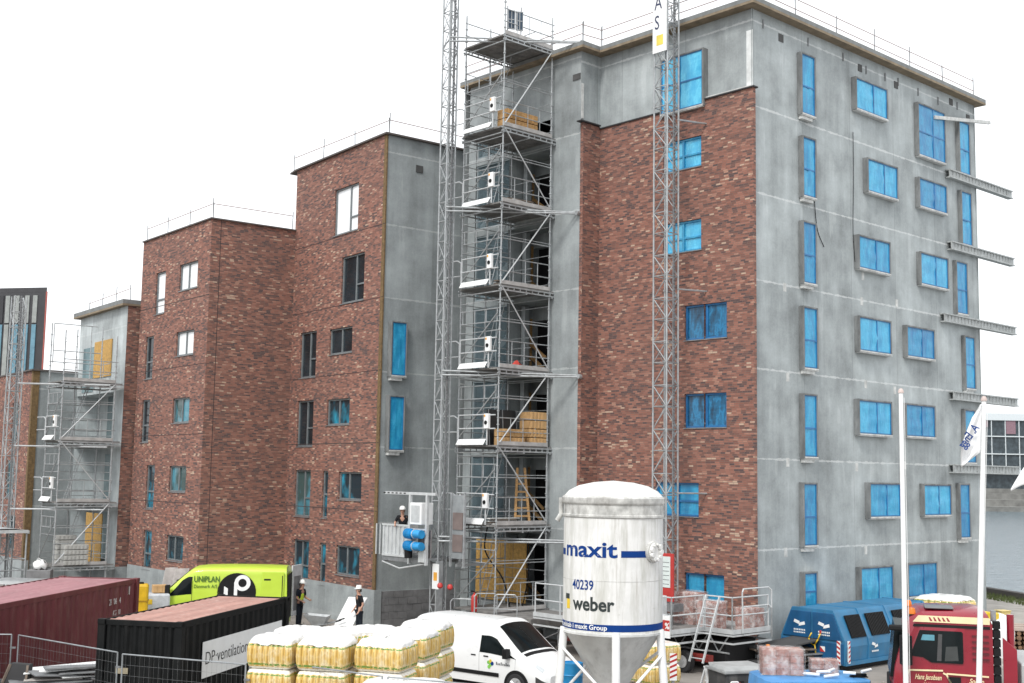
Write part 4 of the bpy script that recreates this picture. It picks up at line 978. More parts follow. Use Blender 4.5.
m = MB(); m.bx(-.15, .15, -.25, .25, .25, 1.1); m.build('box', ALU, r, bevel=.02); m = MB(); m.bx(-.16, -.152, -.12, .08, .6, .85); m.build('sticker', MATS['sticker_orange'], r); m = MB(); m.bx(-.16, -.152, -.15, .15, .95, 1.05); m.build('label_strip', MATS['sticker_green'], r)
m = MB(); m.bx(-.1, .1, -.2, -.15, 0, .25); m.bx(-.1, .1, .15, .2, 0, .25); m.build('leg', STEEL_D, r)
r = thing('tool_bucket', 'black mortar bucket full of yellow rags on the platform', 'bucket', TW(-3.75, .45 + .25, zd), rzT)
m = MB(); m.lathe([(0, 0), (.17, 0), (.22, .28), (.24, .29), (.2, .27), (.0, .2)], 18); m.build('pail', BLACK, r, smooth=True)
m = MB(); rr = random.Random(8)
for k in range(9): a = k * .7; m.obx((.1 * math.cos(a), .1 * math.sin(a), .31), Vector((.1, .02, .05)), Vector((-.02, .09, .03)), Vector((.02, 0, .09)))
m.build('rag', mat('rag_yellow', (.60, .48, .22), .9), r, bevel=.02)
def wrapped_bricks(label, loc, rz, sx, sy, sz, seed=0):
    r = thing('brick_pack', label, 'brick pack', loc, rz, 'plastic wrapped packs of bricks'); rr = random.Random(seed)
    n = max(3, int(sz / .12))
    for k in range(n):
        m = MB(); h = sz / n; q = max(2, int(sx / .24))
        for i in range(q):
            m.bx(-sx / 2 + sx * i / q + .006, -sx / 2 + sx * (i + 1) / q - .006, -sy / 2 + rr.uniform(0, .02), sy / 2 - rr.uniform(0, .02), k * h + .006, (k + 1) * h - .002)
        m.build('brick_layer', mat('brick_pale', (.38, .20, .17), .85, var=.4, scale=6), r)
    G = []; na, nb = 24, 9
    for j in range(nb):
        v = j / (nb - 1); row = []
        for i in range(na + 1):
            a = 6.283185 * (i % na) / na; c, s_ = math.cos(a), math.sin(a); e = max(abs(c), abs(s_))
            rr2 = random.Random(seed * 999 + j * 31 + i % na); w_ = 1.06 + rr2.uniform(-.02, .04)
            row.append((c / e * sx / 2 * w_, s_ / e * sy / 2 * w_, v * sz * 1.04))
        G.append(row)
    top = G[-1]; G.append([(p[0] * .55, p[1] * .55, sz * 1.07) for p in top]); G.append([(0, 0, sz * 1.06)] * (na + 1))
    m = MB(); m.grid(G); m.build('wrapping', PLASTIC, r, smooth='all')
    return r
def mk_plastic():
    m, t, b = nodes('clear_wrapping'); tc = N(t, 'ShaderNodeTexCoord').outputs['Object']
    f = noise(t, tc, 5, 6, .65); b.inputs['Base Color'].default_value = (.85, .83, .82, 1); b.inputs['Roughness'].default_value = .25
    t.links.new(ramp(t, f, [(.42, (.05, .05, .05)), (.70, (.6, .6, .6))]), b.inputs['Alpha']); bump(t, b, f, .6, .05); MATS['clear_wrapping'] = m; return m
PLASTIC = mk_plastic()
wrapped_bricks('wrapped brick pack on the left part of the platform, before the blue window', TW(-1.2, 1.75, zd), rzT, .75, .85, 1.0, 1)
wrapped_bricks('wrapped brick pack with white paper standing mid platform, behind the ladder', TW(-1.75, .42, zd), rzT, .62, .7, .85, 2)
wrapped_bricks('wrapped brick pack at the right end of the platform', TW(-.95, -.48, zd), rzT, .7, .62, .68, 3)

# hanging cables and loose planks
def cable(label, pts, r_=.018):
    r = thing('cable', label, 'cable', pts[0], 0, 'loose site cables'); P = [Vector(p) - Vector(pts[0]) for p in pts]; out = []
    for i in range(len(P) - 1):
        for k in range(6):
            t = k / 6; a = P[max(i - 1, 0)]; b = P[i]; c = P[i + 1]; d = P[min(i + 2, len(P) - 1)]
            out.append(.5 * ((2 * b) + (c - a) * t + (2 * a - 5 * b + 4 * c - d) * t * t + (3 * b - a - 3 * c + d) * t ** 3))
    out.append(P[-1]); m = MB(); m.tube(out, r_, 6); m.build('sheath', BLACK, r, smooth='all')
sp = lambda px, py: WS.P(*WS.uz(px, py, -.1), -.1) + P0
cable('thin black cable dangling below a narrow window on the concrete side wall', [sp(814.5, 199), sp(815.5, 215), sp(818, 232), sp(824, 247)], .015)
cable('long dark cable running down the concrete side wall between two windows', [sp(853, 132), sp(853.5, 180), sp(853, 230), sp(855, 262)], .012)
cable('black cable hanging over the board hoarding at the scaffold foot', [S1L(.1, .6, 4.1), S1L(.3, .9, 3.2), S1L(1.0, .7, 2.2), S1L(1.2, .5, 1.15)], .03)
cable('second black cable looped across the board hoarding', [S1L(1.8, .2, 4.1), S1L(1.9, .35, 3.3), S1L(2.1, .5, 2.3), S1L(2.2, .9, 1.1)], .022)
for i, (lv, x, y, n, lb) in enumerate(((1, .7, .45, 5, 'grey planks left on the lowest upper scaffold deck'), (4, 1.0, .5, 4, 'grey planks left on the scaffold deck below the white gate level with the dark window'), (5, 1.3, .35, 6, 'short boards stacked on the scaffold deck third from the top'))):
    r = thing('plank_pile', lb, 'planks', S1L(x, y, LVL[lv]), rzT, 'loose planks on the scaffold decks'); rr = random.Random(i)
    for k in range(n):
        m = MB(); a = rr.uniform(-.12, .12); m.obx((rr.uniform(-.1, .1), rr.uniform(-.1, .1), .03 + k * .05), Vector((math.cos(a), math.sin(a), 0)) * rr.uniform(1.0, 1.7), Vector((-math.sin(a), math.cos(a), 0)) * .2, Vector((0, 0, .04))); m.build('plank', WOOD_D if k % 2 else PALE_EDGE, r)

# ================================================================== SILO
SI = at(613, 560, 29.6); SI.z = 0
rzS = math.atan2(-SI.x, SI.y) * 1.0
silo = thing('mortar_silo', 'white mortar silo on four legs with blue lettering', 'silo', SI, rzS)
RS = 1.175
def mk_silo():
    m, t, b = nodes('silo_white'); tc = N(t, 'ShaderNodeTexCoord').outputs['Object']
    v = mapping(t, tc, (2.5, 2.5, .35)); f = noise(t, v, 2.0, 7, .68); f2 = noise(t, tc, 1.1, 6, .65); f3 = noise(t, tc, 16, 4, .6)
    c = ramp(t, f, [(.30, (.50, .50, .46)), (.56, (.74, .74, .73))]); c = mixc(t, ramp(t, f2, [(.48, (0, 0, 0)), (.74, (.42, .42, .42))]), c, (.46, .46, .44))
    f4 = noise(t, mapping(t, tc, (5, 5, .25)), 1.6, 6, .7); c = mixc(t, ramp(t, f4, [(.56, (0, 0, 0)), (.68, (.6, .6, .6))]), c, (.42, .40, .36)); c = mixc(t, ramp(t, f3, [(.66, (0, 0, 0)), (.78, (.5, .5, .5))]), c, (.40, .38, .34))
    t.links.new(c, b.inputs['Base Color']); b.inputs['Roughness'].default_value = .5; bump(t, b, f2, .1, .05); MATS['silo_white'] = m; return m
SILOW = mk_silo(); SILOG = mat('silo_rim_grey', (.54, .54, .52), .7, var=.5, scale=4, dirt=.6)
SBLUE = mat('silo_blue', (.004, .040, .20), .6, var=.15, spec=.15); INK = mat('black_ink', (.02, .03, .03), .5); SYEL = mat('mark_yellow', (.80, .55, .03), .5)
m = MB(); m.lathe([(RS, 2.46), (RS, 4.75), (RS, 5.08)], 64); m.build('shell', SILOW, silo, smooth=True)
m = MB(); m.lathe([(RS + .012, 5.06), (RS + .03, 5.08), (RS + .03, 5.12), (RS + .005, 5.14), (RS + .005, 5.36), (RS + .035, 5.38), (RS + .05, 5.42), (RS + .05, 5.52), (RS + .01, 5.56)], 64); m.build('rim_band', SILOG, silo, smooth=True)
m = MB(); m.lathe([(RS + .0, 5.55), (RS * .9, 5.68), (RS * .7, 5.80), (RS * .4, 5.88), (0, 5.92)], 64); m.build('dome', SILOW, silo, smooth=True)
m = MB(); m.lathe([(RS, 2.459), (RS + .02, 2.45), (RS + .02, 2.40), (RS - .06, 2.36), (.40, 1.22), (.24, .85), (.22, .6), (0, .6)], 64); m.build('cone', mat('silo_cone', (.64, .65, .64), .5, var=.25, scale=1.5, dirt=.4), silo, smooth=True)
m = MB(); m.cyl((.0, 0, .62), (.0, 0, .35), .16, 16); m.cyl((.05, -.1, .5), (.75, -.55, .35), .09, 12); m.build('outlet', mat('outlet_blue', (.03, .06, .18), .5), silo)
m = MB(); m.lathe([(RS + .004, 2.51), (RS + .004, 2.665)], 64); m.build('blue_band', SBLUE, silo, smooth=True)
def arc_strip(a0, a1, z0, z1, mm, name='stripe'):
    m = MB(); n = 14; m.grid([[((RS + .005) * math.sin(R_(a0 + (a1 - a0) * i / n)), -(RS + .005) * math.cos(R_(a0 + (a1 - a0) * i / n)), z) for z in (z0, z1)] for i in range(n + 1)]); return m.build(name, mm, silo, smooth=True)
arc_strip(9, 43, 4.18, 4.33, SBLUE); arc_strip(-84, -70.5, 4.18, 4.33, SBLUE)
m = MB(); m.lathe([(RS + .003, 3.63), (RS + .006, 3.635), (RS + .003, 3.64)], 64); m.build('weld_seam', SILOG, silo)
def wrap_text(s, size, a0, a1, z, mm, off=.006, **kw):
    me = text_mesh(s, size, extrude=0.0, **kw); co = np.empty(len(me.vertices) * 3); me.vertices.foreach_get('co', co); co = co.reshape(-1, 3)
    x0, x1 = co[:, 0].min(), co[:, 0].max()
    an = np.radians(a0 + (co[:, 0] - x0) / (x1 - x0) * (a1 - a0)); r = RS + off
    out = np.stack([r * np.sin(an), -r * np.cos(an), z + co[:, 1]], 1); me.vertices.foreach_set('co', out.ravel()); me.materials.clear(); me.materials.append(mm); me.update()
    o = bpy.data.objects.new('lettering', me); col.objects.link(o); o.parent = silo; return o
wrap_text('maxit', .50, -66, 5, 4.18, SBLUE, bold=.012)
wrap_text('40239', .31, -52, -22, 3.43, SBLUE, bold=.005)
wrap_text('weber', .43, -51, 2, 2.97, INK, bold=.012)
arc_strip(-67, -58, 3.18, 3.30, INK, 'emblem'); arc_strip(-64, -57, 2.96, 3.18, SYEL, 'emblem')
wrap_text('et selskab i maxit Group', .155, -84, -6, 2.545, WHITE, .009, bold=.003)
wrap_text('IIII', .05, 51, 56, 3.0, SILOG)
m = MB(); c = Vector((RS * math.sin(R_(51)), -RS * math.cos(R_(51)), 4.30)); n_ = Vector((math.sin(R_(51)), -math.cos(R_(51)), 0))
m.cyl(c - n_ * .1, c + n_ * .05, .25, 24); h = m.build('hatch', SILOG, silo, bevel=.02)
m = MB(); m.cyl(c + n_ * .051, c + n_ * .10, .22, 20); rr = random.Random(2)
for k in range(9):
    a = k * .7; q = c + n_ * .07 + Vector((-n_.y * math.cos(a) * .17, n_.x * math.cos(a) * .17, math.sin(a) * .17)); m.cyl(q, q + n_ * .08, rr.uniform(.03, .07), 8)
m.build('hatch_lid', SILOW, h, bevel=.012)
m = MB(); m.cyl((-RS - .07, 0, 5.5), (-RS - .07, 0, 5.1), .055, 10); m.cyl((-RS - .07, 0, 5.1), (-RS - .16, 0, 4.95), .06, 10); m.build('vent_pipe', SILOG, silo)
for a in (-78, 4, 72, 180):
    m = MB(); s_, c_ = math.sin(R_(a)), math.cos(R_(a)); m.cyl(((RS - .02) * s_, -(RS - .02) * c_, 2.5), ((RS + .18) * s_, -(RS + .18) * c_, .06), .095, 14)
    m.bx((RS + .18) * s_ - .16, (RS + .18) * s_ + .16, -(RS + .18) * c_ - .16, -(RS + .18) * c_ + .16, 0, .06); m.build('leg', WHITE, silo, smooth=True)
for a, b in ((-78, 4), (4, 72), (72, 180), (180, 282)):
    m = MB(); f_ = lambda q, z: ((RS + .09) * math.sin(R_(q)), -(RS + .09) * math.cos(R_(q)), z)
    m.cyl(f_(a, 2.1), f_(b, .9), .035, 8) if a != 4 else m.cyl(f_(a, .85), f_(b, 2.0), .035, 8); m.build('brace', WHITE, silo)
m = MB(); m.bx(-1.0, -.55, -.75, -.4, .75, 1.15); m.build('pump_box', ALU, silo, bevel=.03)

r = thing('oil_drum', 'blue drum standing under the left leg of the silo', 'drum', at(571, 668, 31.0) * 1, 0); r.location.z = .55
m = MB(); m.lathe([(0, 0), (.28, 0), (.3, .02), (.29, .3), (.305, .32), (.29, .34), (.29, .6), (.305, .62), (.29, .64), (.3, .9), (.27, .9), (.27, .87), (0, .87)], 24); m.build('barrel', BLUEM, r, smooth=True)
m = MB(); m.bx(-.6, .6, -.5, .5, -.16, -.005); m.bx(-.6, -.5, -.5, .5, -.55, -.16); m.bx(.5, .6, -.5, .5, -.55, -.16); m.build('pallet', WOOD_D, r)
r = thing('marker_post', 'short red and white marker post beside the trailer wheel', 'post', onz(673, 682, .3), 0); r.location.z = 0
m = MB(); m.cyl((0, 0, 0), (0, 0, 1.0), .05, 10); m.build('post', STEEL, r); m = MB(); m.bx(-.1, .1, -.07, -.055, .35, 1.1); bd = m.build('board', WHITE, r)
m = MB()
for k in range(5): z = .4 + k * .14; m.prism([(-.1, -.073, z), (.1, -.073, z + .09), (.1, -.073, z + .15), (-.1, -.073, z + .06)], (0, .002, 0))
m.build('stripe', RED, bd)

# ================================================================== INSULATION BALES
def mk_bale():
    m, t, b = nodes('bale_yellow'); tc = N(t, 'ShaderNodeTexCoord').outputs['Object']; s = N(t, 'ShaderNodeSeparateXYZ'); t.links.new(tc, s.inputs[0]); z = s.outputs[2]
    nrm = N(t, 'ShaderNodeSeparateXYZ'); t.links.new(N(t, 'ShaderNodeTexCoord').outputs['Normal'], nrm.inputs[0])
    sw = math_(t, 'GREATER_THAN', math_(t, 'ABSOLUTE', nrm.outputs[0]), math_(t, 'ABSOLUTE', nrm.outputs[1]))
    along = math_(t, 'ADD', math_(t, 'MULTIPLY', sw, s.outputs[1]), math_(t, 'MULTIPLY', math_(t, 'SUBTRACT', 1.0, sw), s.outputs[0]))
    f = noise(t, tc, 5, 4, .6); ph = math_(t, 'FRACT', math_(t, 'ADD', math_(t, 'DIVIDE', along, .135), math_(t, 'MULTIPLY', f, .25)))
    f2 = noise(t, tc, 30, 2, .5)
    c = ramp(t, ph, [(.0, (.36, .20, .03)), (.10, (.58, .37, .08)), (.45, (.72, .52, .18)), (.55, (.74, .55, .22)), (.92, (.58, .37, .08)), (1.0, (.36, .20, .03))])  # groove shade between the rolls is painted in with the brown lines
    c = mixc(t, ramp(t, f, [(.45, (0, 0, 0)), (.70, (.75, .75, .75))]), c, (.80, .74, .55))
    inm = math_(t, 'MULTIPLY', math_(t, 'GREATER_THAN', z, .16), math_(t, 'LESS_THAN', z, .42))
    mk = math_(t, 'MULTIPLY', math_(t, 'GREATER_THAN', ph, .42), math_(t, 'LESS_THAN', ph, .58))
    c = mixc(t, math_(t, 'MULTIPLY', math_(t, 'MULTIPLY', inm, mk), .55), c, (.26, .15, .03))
    zn = math_(t, 'ADD', z, math_(t, 'MULTIPLY', math_(t, 'SUBTRACT', f, .5), .03))
    for z0, z1, cc in ((.085, .125, (.14, .27, .05)), (.47, .50, (.14, .27, .05))):
        c = mixc(t, math_(t, 'MULTIPLY', math_(t, 'MULTIPLY', math_(t, 'GREATER_THAN', zn, z0), math_(t, 'LESS_THAN', zn, z1)), math_(t, 'GREATER_THAN', f2, .43)), c, cc)
    wh = math_(t, 'MAXIMUM', math_(t, 'GREATER_THAN', zn, .52), math_(t, 'LESS_THAN', zn, .05))
    c = mixc(t, math_(t, 'MULTIPLY', wh, .85), c, (.80, .79, .74))
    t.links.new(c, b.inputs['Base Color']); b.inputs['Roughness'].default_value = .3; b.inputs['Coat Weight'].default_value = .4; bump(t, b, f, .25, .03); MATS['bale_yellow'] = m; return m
BALE = mk_bale(); FOIL = mat('white_foil', (.80, .80, .79), .35, var=.06, scale=3, bmp=.3)
LH = .59
def bale_layer(sx, sy, seed):
    m = MB(); rr = random.Random(seed); out = []
    def side(p, q, n):
        p, q = Vector(p), Vector(q); d = (q - p); nn = Vector((d.y, -d.x, 0)).normalized()
        k = n * 5
        for i in range(k):
            t = i / k; out.append(p + d * t + nn * (.03 * abs(math.sin(math.pi * t * n)) ** .8))
    side((-sx / 2, -sy / 2, 0), (sx / 2, -sy / 2, 0), 8); side((sx / 2, -sy / 2, 0), (sx / 2, sy / 2, 0), 6)
    side((sx / 2, sy / 2, 0), (-sx / 2, sy / 2, 0), 8); side((-sx / 2, sy / 2, 0), (-sx / 2, -sy / 2, 0), 6)
    G = []
    for z, k in ((.0, .80), (.02, .90), (.07, .965), (.15, 1.0), (.29, 1.015), (.44, 1.0), (.52, .965), (.57, .90), (LH - .005, .80)):
        G.append([(p.x * k + rr.uniform(-.006, .006), p.y * k + rr.uniform(-.006, .006), z) for p in out] ); G[-1].append(G[-1][0])
    m.grid(G); n = len(out); m.add(G[-1][:-1], [tuple(range(n))]); return m
def foil_hood(sx, sy, seed, drop=.14, h=.15):
    rr = random.Random(seed); G = []; na = 40
    prof = [(.97, -drop + .0), (.96, .02), (.95, .035), (.88, h * .6), (.7, h * .8), (.35, h * .9), (0, h * .85)]
    for k, z in prof:
        row = []
        for i in range(na):
            a = 6.283185 * i / na; c, s = math.cos(a), math.sin(a); e = (abs(c) ** 5 + abs(s) ** 5) ** .2
            row.append((c / e * sx / 2 * k + rr.uniform(-.012, .012), s / e * sy / 2 * k + rr.uniform(-.012, .012), z + rr.uniform(-.012, .018) + (rr.uniform(-.03, .02) if z == -drop else 0)))
        row.append(row[0]); G.append(row)
    m = MB(); m.grid(G); return m
BL = [bale_layer(1.08, 1.0, k).build('bale_layer', BALE, None, smooth=True).data for k in range(3)]
for o in list(bpy.data.objects):
    if o.data in BL: bpy.data.objects.remove(o)
def bale_stack(label, loc, rz, n=4, hood=True, seed=0, sc=(1, 1), base=.14, name='bale_pallet', drop=.14):
    r = thing(name, label, 'insulation bales', loc, rz, 'pallets of yellow insulation rolls'); rr = random.Random(seed)
    m = MB()
    for k in range(5): m.bx(-.55 + k * .24, -.41 + k * .24, -.5, .5, .10, .135)
    for k in range(3): m.bx(-.55, .55, -.5 + k * .45, -.4 + k * .45, 0, .098)
    m.build('pallet', WOOD_D, r)
    for k in range(n):
        o = bpy.data.objects.new('bale_layer', BL[(seed + k) % 3]); col.objects.link(o); o.parent = r; o.location = (rr.uniform(-.02, .02), rr.uniform(-.02, .02), base + k * LH); o.rotation_euler = (0, 0, rr.uniform(-.03, .03)); o.scale = (sc[0], sc[1], 1)
    if hood: foil_hood(1.13 * sc[0], 1.05 * sc[1], seed + 40, drop).build('foil_hood', FOIL, r, smooth='all', loc=(0, 0, base + n * LH - .05))
    return r
rzb = R_(-14)
BP = lambda px, py, z: onz(px, py, z)
ztb = .14 + 4 * LH
spots = [(278, 634, 'leftmost pallet of yellow insulation rolls under white foil, beside the black container'), (329, 636, 'pallet of yellow insulation rolls, second from left in the front row'),
         (387, 637, 'pallet of yellow insulation rolls, right one of the front row'), (412, 628, 'pallet of yellow insulation rolls just behind the right front pallet'),
         (427, 620, 'rear right pallet of yellow insulation rolls touching the white van'), (342, 627, 'rear pallet of yellow insulation rolls behind the second front pallet'),
         (374, 626, 'rear pallet of yellow insulation rolls with ragged foil, left of the van stack'), (300, 627, 'rear left pallet of insulation rolls almost hidden by white foil')]
for i, (px, py, lb) in enumerate(spots):
    p = onz(px, py, ztb + .08); p.z = 0
    bale_stack(lb, p, rzb + R_((0, 2, -3, -4, -3, -12, 14, 3)[i]), 4, True, i, (.88, .93) if i in (0,) else (.95, .95), drop=(.03, .03, .03, .03, .03, .3, .2, .3)[i])
p = onz(405, 677, 2.0); p.z = 0
r = thing('foil_heap', 'crumpled white foil sheet lying over low pallets in front of the bales', 'foil', p, R_(-5))
m = MB(); m.bx(-.85, .85, -.5, .5, 0, 1.8); m.build('covered_crate', FOIL, r, bevel=.05)
m = foil_hood(1.8, 1.1, 91, .3, .16); m.build('sheet', FOIL, r, smooth='all', loc=(0, 0, 1.8))
p = at(655, 660, 36.2); p.z = 0
bale_stack('unhooded yellow roll pallet behind the silo cone', p, R_(35), 2, False, 3, (1.0, 1.0), .14)
p = at(945, 605, 45.0); p.z = 0
bale_stack('low foil wrapped pallet of rolls between grey wall and red truck', p, R_(40), 3, True, 5, (1.35, 1.6), .14, drop=.0)

# ================================================================== CONTAINERS
def container(name, label, corner, lx, L, Wd, Hh, cmat, rmat, n_long):
    """corner = near end, right-hand bottom corner; lx = unit direction along its length; body extends to the left of it"""
    rz = math.atan2(lx.y, lx.x); r = thing(name, label, 'container', corner, rz)      # local x along length, y to the left
    m = MB(); t = .06
    for y in (0, Wd): 
        for z in (.0, Hh - .14): m.bx(0, L, y - t / 2, y + t / 2, z, z + .14)
    for x in (0, L):
        for y in (0, Wd): m.bx(x - .09, x + .09, y - .09, y + .09, .0, Hh)
        for z in (0, Hh - .12): m.bx(x - .05, x + .05, .0, Wd, z, z + .12)
    m.build('corner_frame', cmat, r, bevel=.008)
    def corr(p, q, n, nn, z0, z1, dep=.045):
        p, q, nn = Vector(p), Vector(q), Vector(nn); G = []
        for i in range(n):
            for f_, o_ in ((0, 0), (.30, 0), (.5, -dep), (.80, -dep), (1.0, 0)):
                a = p.lerp(q, (i + f_) / n) + nn * o_; G.append([a + Vector((0, 0, z0)), a + Vector((0, 0, z1))])
        mm = MB(); mm.grid(G); return mm
    corr((.09, .015, 0), (L - .09, .015, 0), n_long, (0, 1, 0), .14, Hh - .14).build('side_wall', cmat, r)
    corr((.09, Wd - .015, 0), (L - .09, Wd - .015, 0), n_long, (0, -1, 0), .14, Hh - .14).build('side_wall', cmat, r)
    corr((.0, .09, 0), (.0, Wd - .09, 0), 8, (1, 0, 0), .12, Hh - .12).build('end_wall', cmat, r)
    m = MB()
    for k in range(2): m.bx(L + .01, L + .05, .09 + k * (Wd / 2 - .06), .09 + (k + 1) * (Wd / 2 - .08), .12, Hh - .12)
    m.build('door', cmat, r)
    G = []; nr = n_long * 2
    for i in range(nr + 1): x = .08 + (L - .16) * i / nr; zz = Hh - .03 + (.022 if i % 2 else 0); G.append([(x, .05, zz), (x, Wd - .05, zz)])
    m = MB(); m.grid(G); m.build('roof', rmat, r)
    for x in (-.02, L + .02):
        for y in (.0, Wd): m = MB(); m.bx(x - .09, x + .09, y - .09, y + .09, Hh - .1, Hh + .015); m.build('corner_casting', cmat, r, bevel=.01)
    return r
BLK = mat('container_black', (.010, .011, .0115), .6, spec=.12, var=.3, scale=2, dirt=.15, dirtc=(.06, .055, .05))
RUSTR = mat('container_roof_pink', (.38, .21, .175), .8, var=.3, scale=1.3, dirt=.45, dirtc=(.52, .42, .37), stretch=(.4, 3, 1))
MAR = mat('container_maroon', (.125, .022, .026), .55, var=.25, scale=1.2, dirt=.6, dirtc=(.20, .10, .085), stretch=(1, 1, .5))
MARR = mat('container_roof_rose', (.31, .15, .165), .8, var=.25, scale=1.0, dirt=.3, dirtc=(.5, .36, .35), stretch=(.4, 3, 1))
Hc = 2.6
k0, k1 = onz(180.5, 622.5, Hc), onz(287.5, 597, Hc); k0.z = k1.z = 0
bc = container('shipping_container', 'black shipping container with dusty pink roof and a white banner', k0, (k1 - k0).normalized(), 6.06, 1.9, Hc, BLK, RUSTR, 18)
m = MB(); m.bx(1.08, 5.75, -.05, -.035, 1.2, 2.03); bn = m.build('banner', mat('banner_white', (.74, .76, .77), .5, var=.06), bc)
text('DP·ventilation a/s', .42, bn, (1.2, -.054, 1.5), (1, 0, 0), (0, 0, 1), mat('banner_ink', (.03, .033, .035), .6), sx=1.0, bold=-.004)
m = MB(); m.bx(-.07, -.052, 1.2, 1.5, 1.42, 1.55); m.build('end_plate', mat('plate_tan', (.30, .26, .18), .6), bc)
k0, k1 = onz(0, 604, Hc), onz(136, 578.5, Hc); k0.z = k1.z = 0; dr = (k1 - k0).normalized()
rc = container('shipping_container', 'long maroon shipping container with faded rose roof at the left edge', k1 - dr * 12.19, dr, 12.19, 2.44, Hc, MAR, MARR, 34)
MK = mat('marking_white', (.62, .60, .58), .6)
m = MB()
text('287063 4', .26, rc, (10.35, -.02, 1.95), (1, 0, 0), (0, 0, 1), MK, sx=.8); text('DK 2210', .22, rc, (10.5, -.02, 1.62), (1, 0, 0), (0, 0, 1), MK, sx=.8)
m = MB(); m.bx(11.6, 11.72, -.03, -.012, 2.15, 2.4); m.build('label_plate', MK, rc)

# ================================================================== VEHICLES
def cr(p0, p1, p2, p3, t):
    return .5 * ((2 * p1) + (-p0 + p2) * t + (2 * p0 - 5 * p1 + 4 * p2 - p3) * t * t + (-p0 + 3 * p1 - 3 * p2 + p3) * t ** 3)
class Shell:
    def __init__(s, rows): s.A = np.array(rows, float); s.n, s.m = s.A.shape[:2]
    def at(s, u, v):
        def idx(x, n):
            i = min(int(x), n - 2); i = max(i, 0); return i, x - i
        i, a = idx(u, s.n); j, b = idx(v, s.m); g = lambda ii, jj: s.A[min(max(ii, 0), s.n - 1), min(max(jj, 0), s.m - 1)]
        return cr(*[cr(*[g(i + di, j + dj) for dj in (-1, 0, 1, 2)], b) for di in (-1, 0, 1, 2)], a)
    def nrm(s, u, v):
        e = .02; du = s.at(min(u + e, s.n - 1), v) - s.at(max(u - e, 0), v); dv = s.at(u, min(v + e, s.m - 1)) - s.at(u, max(v - e, 0)); n = np.cross(du, dv); l = np.linalg.norm(n); return n / l if l > 1e-9 else np.array((0, 0, 1.))
    def patch(s, mb, u0, u1, v0, v1, nu, nv, off=0.0, side=1, fu=None):
        G = []
        for i in range(nu + 1):
            row = []
            for j in range(nv + 1):
                v = v0 + (v1 - v0) * j / nv; a, b = (u0, u1) if fu is None else fu((v - v0) / (v1 - v0)); u = a + (b - a) * i / nu
                p = s.at(u, v) + s.nrm(u, v) * off * s.sgn; row.append((p[0], p[1] * side, p[2]))
            G.append(row)
        mb.grid(G, flip=(side > 0)); return mb
    sgn = -1
def wheel(parent, c, r, w, out):
    m = MB(); c = Vector(c); o = Vector((0, out, 0)); m.cyl(c - o * w / 2, c + o * w / 2, r, 28); t = m.build('wheel', RUBBER, parent, bevel=.03)
    m = MB(); m.cyl(c + o * (w / 2 - .01), c + o * (w / 2 + .012), r * .64, 24); m.cyl(c + o * (w / 2 + .01), c + o * (w / 2 + .03), r * .2, 12)
    for k in range(5): a = k * 1.2566; q = Vector((math.cos(a), 0, math.sin(a))); m.cyl(c + o * (w / 2 + .012) + q * r * .25, c + o * (w / 2 + .012) + q * r * .55, .03, 6)
    m.build('rim', RIM, t); return t
VGLASS = mat('vehicle_glass', (.008, .012, .013), .1, var=.5, scale=1.5, spec=.16)
def van(label, loc, heading, paint, S, wheels, arch_r, spec, name='parked_van'):
    rz = math.atan2(heading[1], heading[0]); r = thing(name, label, 'van', loc, rz, None); sh = Shell(S)
    m = MB(); nu, nv = (sh.n - 1) * 6, (sh.m - 1) * 5
    for sd_ in (1, -1): sh.patch(m, 0, sh.n - 1, 0, sh.m - 1, nu, nv, 0, sd_)
    # rear and nose caps
    for u in (0, sh.n - 1):
        pr = [sh.at(u, (sh.m - 1) * j / nv) for j in range(nv + 1)]; loop = [tuple(p) for p in pr] + [(p[0], -p[1], p[2]) for p in reversed(pr[:-1])]
        m.add(loop, [tuple(range(len(loop)))])
    lo = min(p[2] for row in S for p in row); 
    body = m.build('body', paint, r, smooth=True)
    bd = body.data; 
    m = MB(); x0 = min(p[0] for row in S for p in row) + .1; x1 = max(p[0] for row in S for p in row) - .15; m.bx(x0, x1, -.78, .78, lo - .08, lo + .35); m.build('underbody', BLACK, r)
    for (x, z, rr_, w) in wheels:
        for sd_ in (1, -1):
            y = spec['wy']
            ar = MB(); pts = [(x + math.cos(a) * arch_r, sd_ * (y + .072), z + math.sin(a) * arch_r) for a in [math.pi * (-.12 + 1.24 * k / 18) for k in range(19)]]
            ar.prism(pts, (0, -sd_ * .12, 0)); ar.build('wheel_arch', BLACK, r)
            wheel(r, (x, sd_ * (y - .02), z), rr_, w, sd_)
    return r, sh
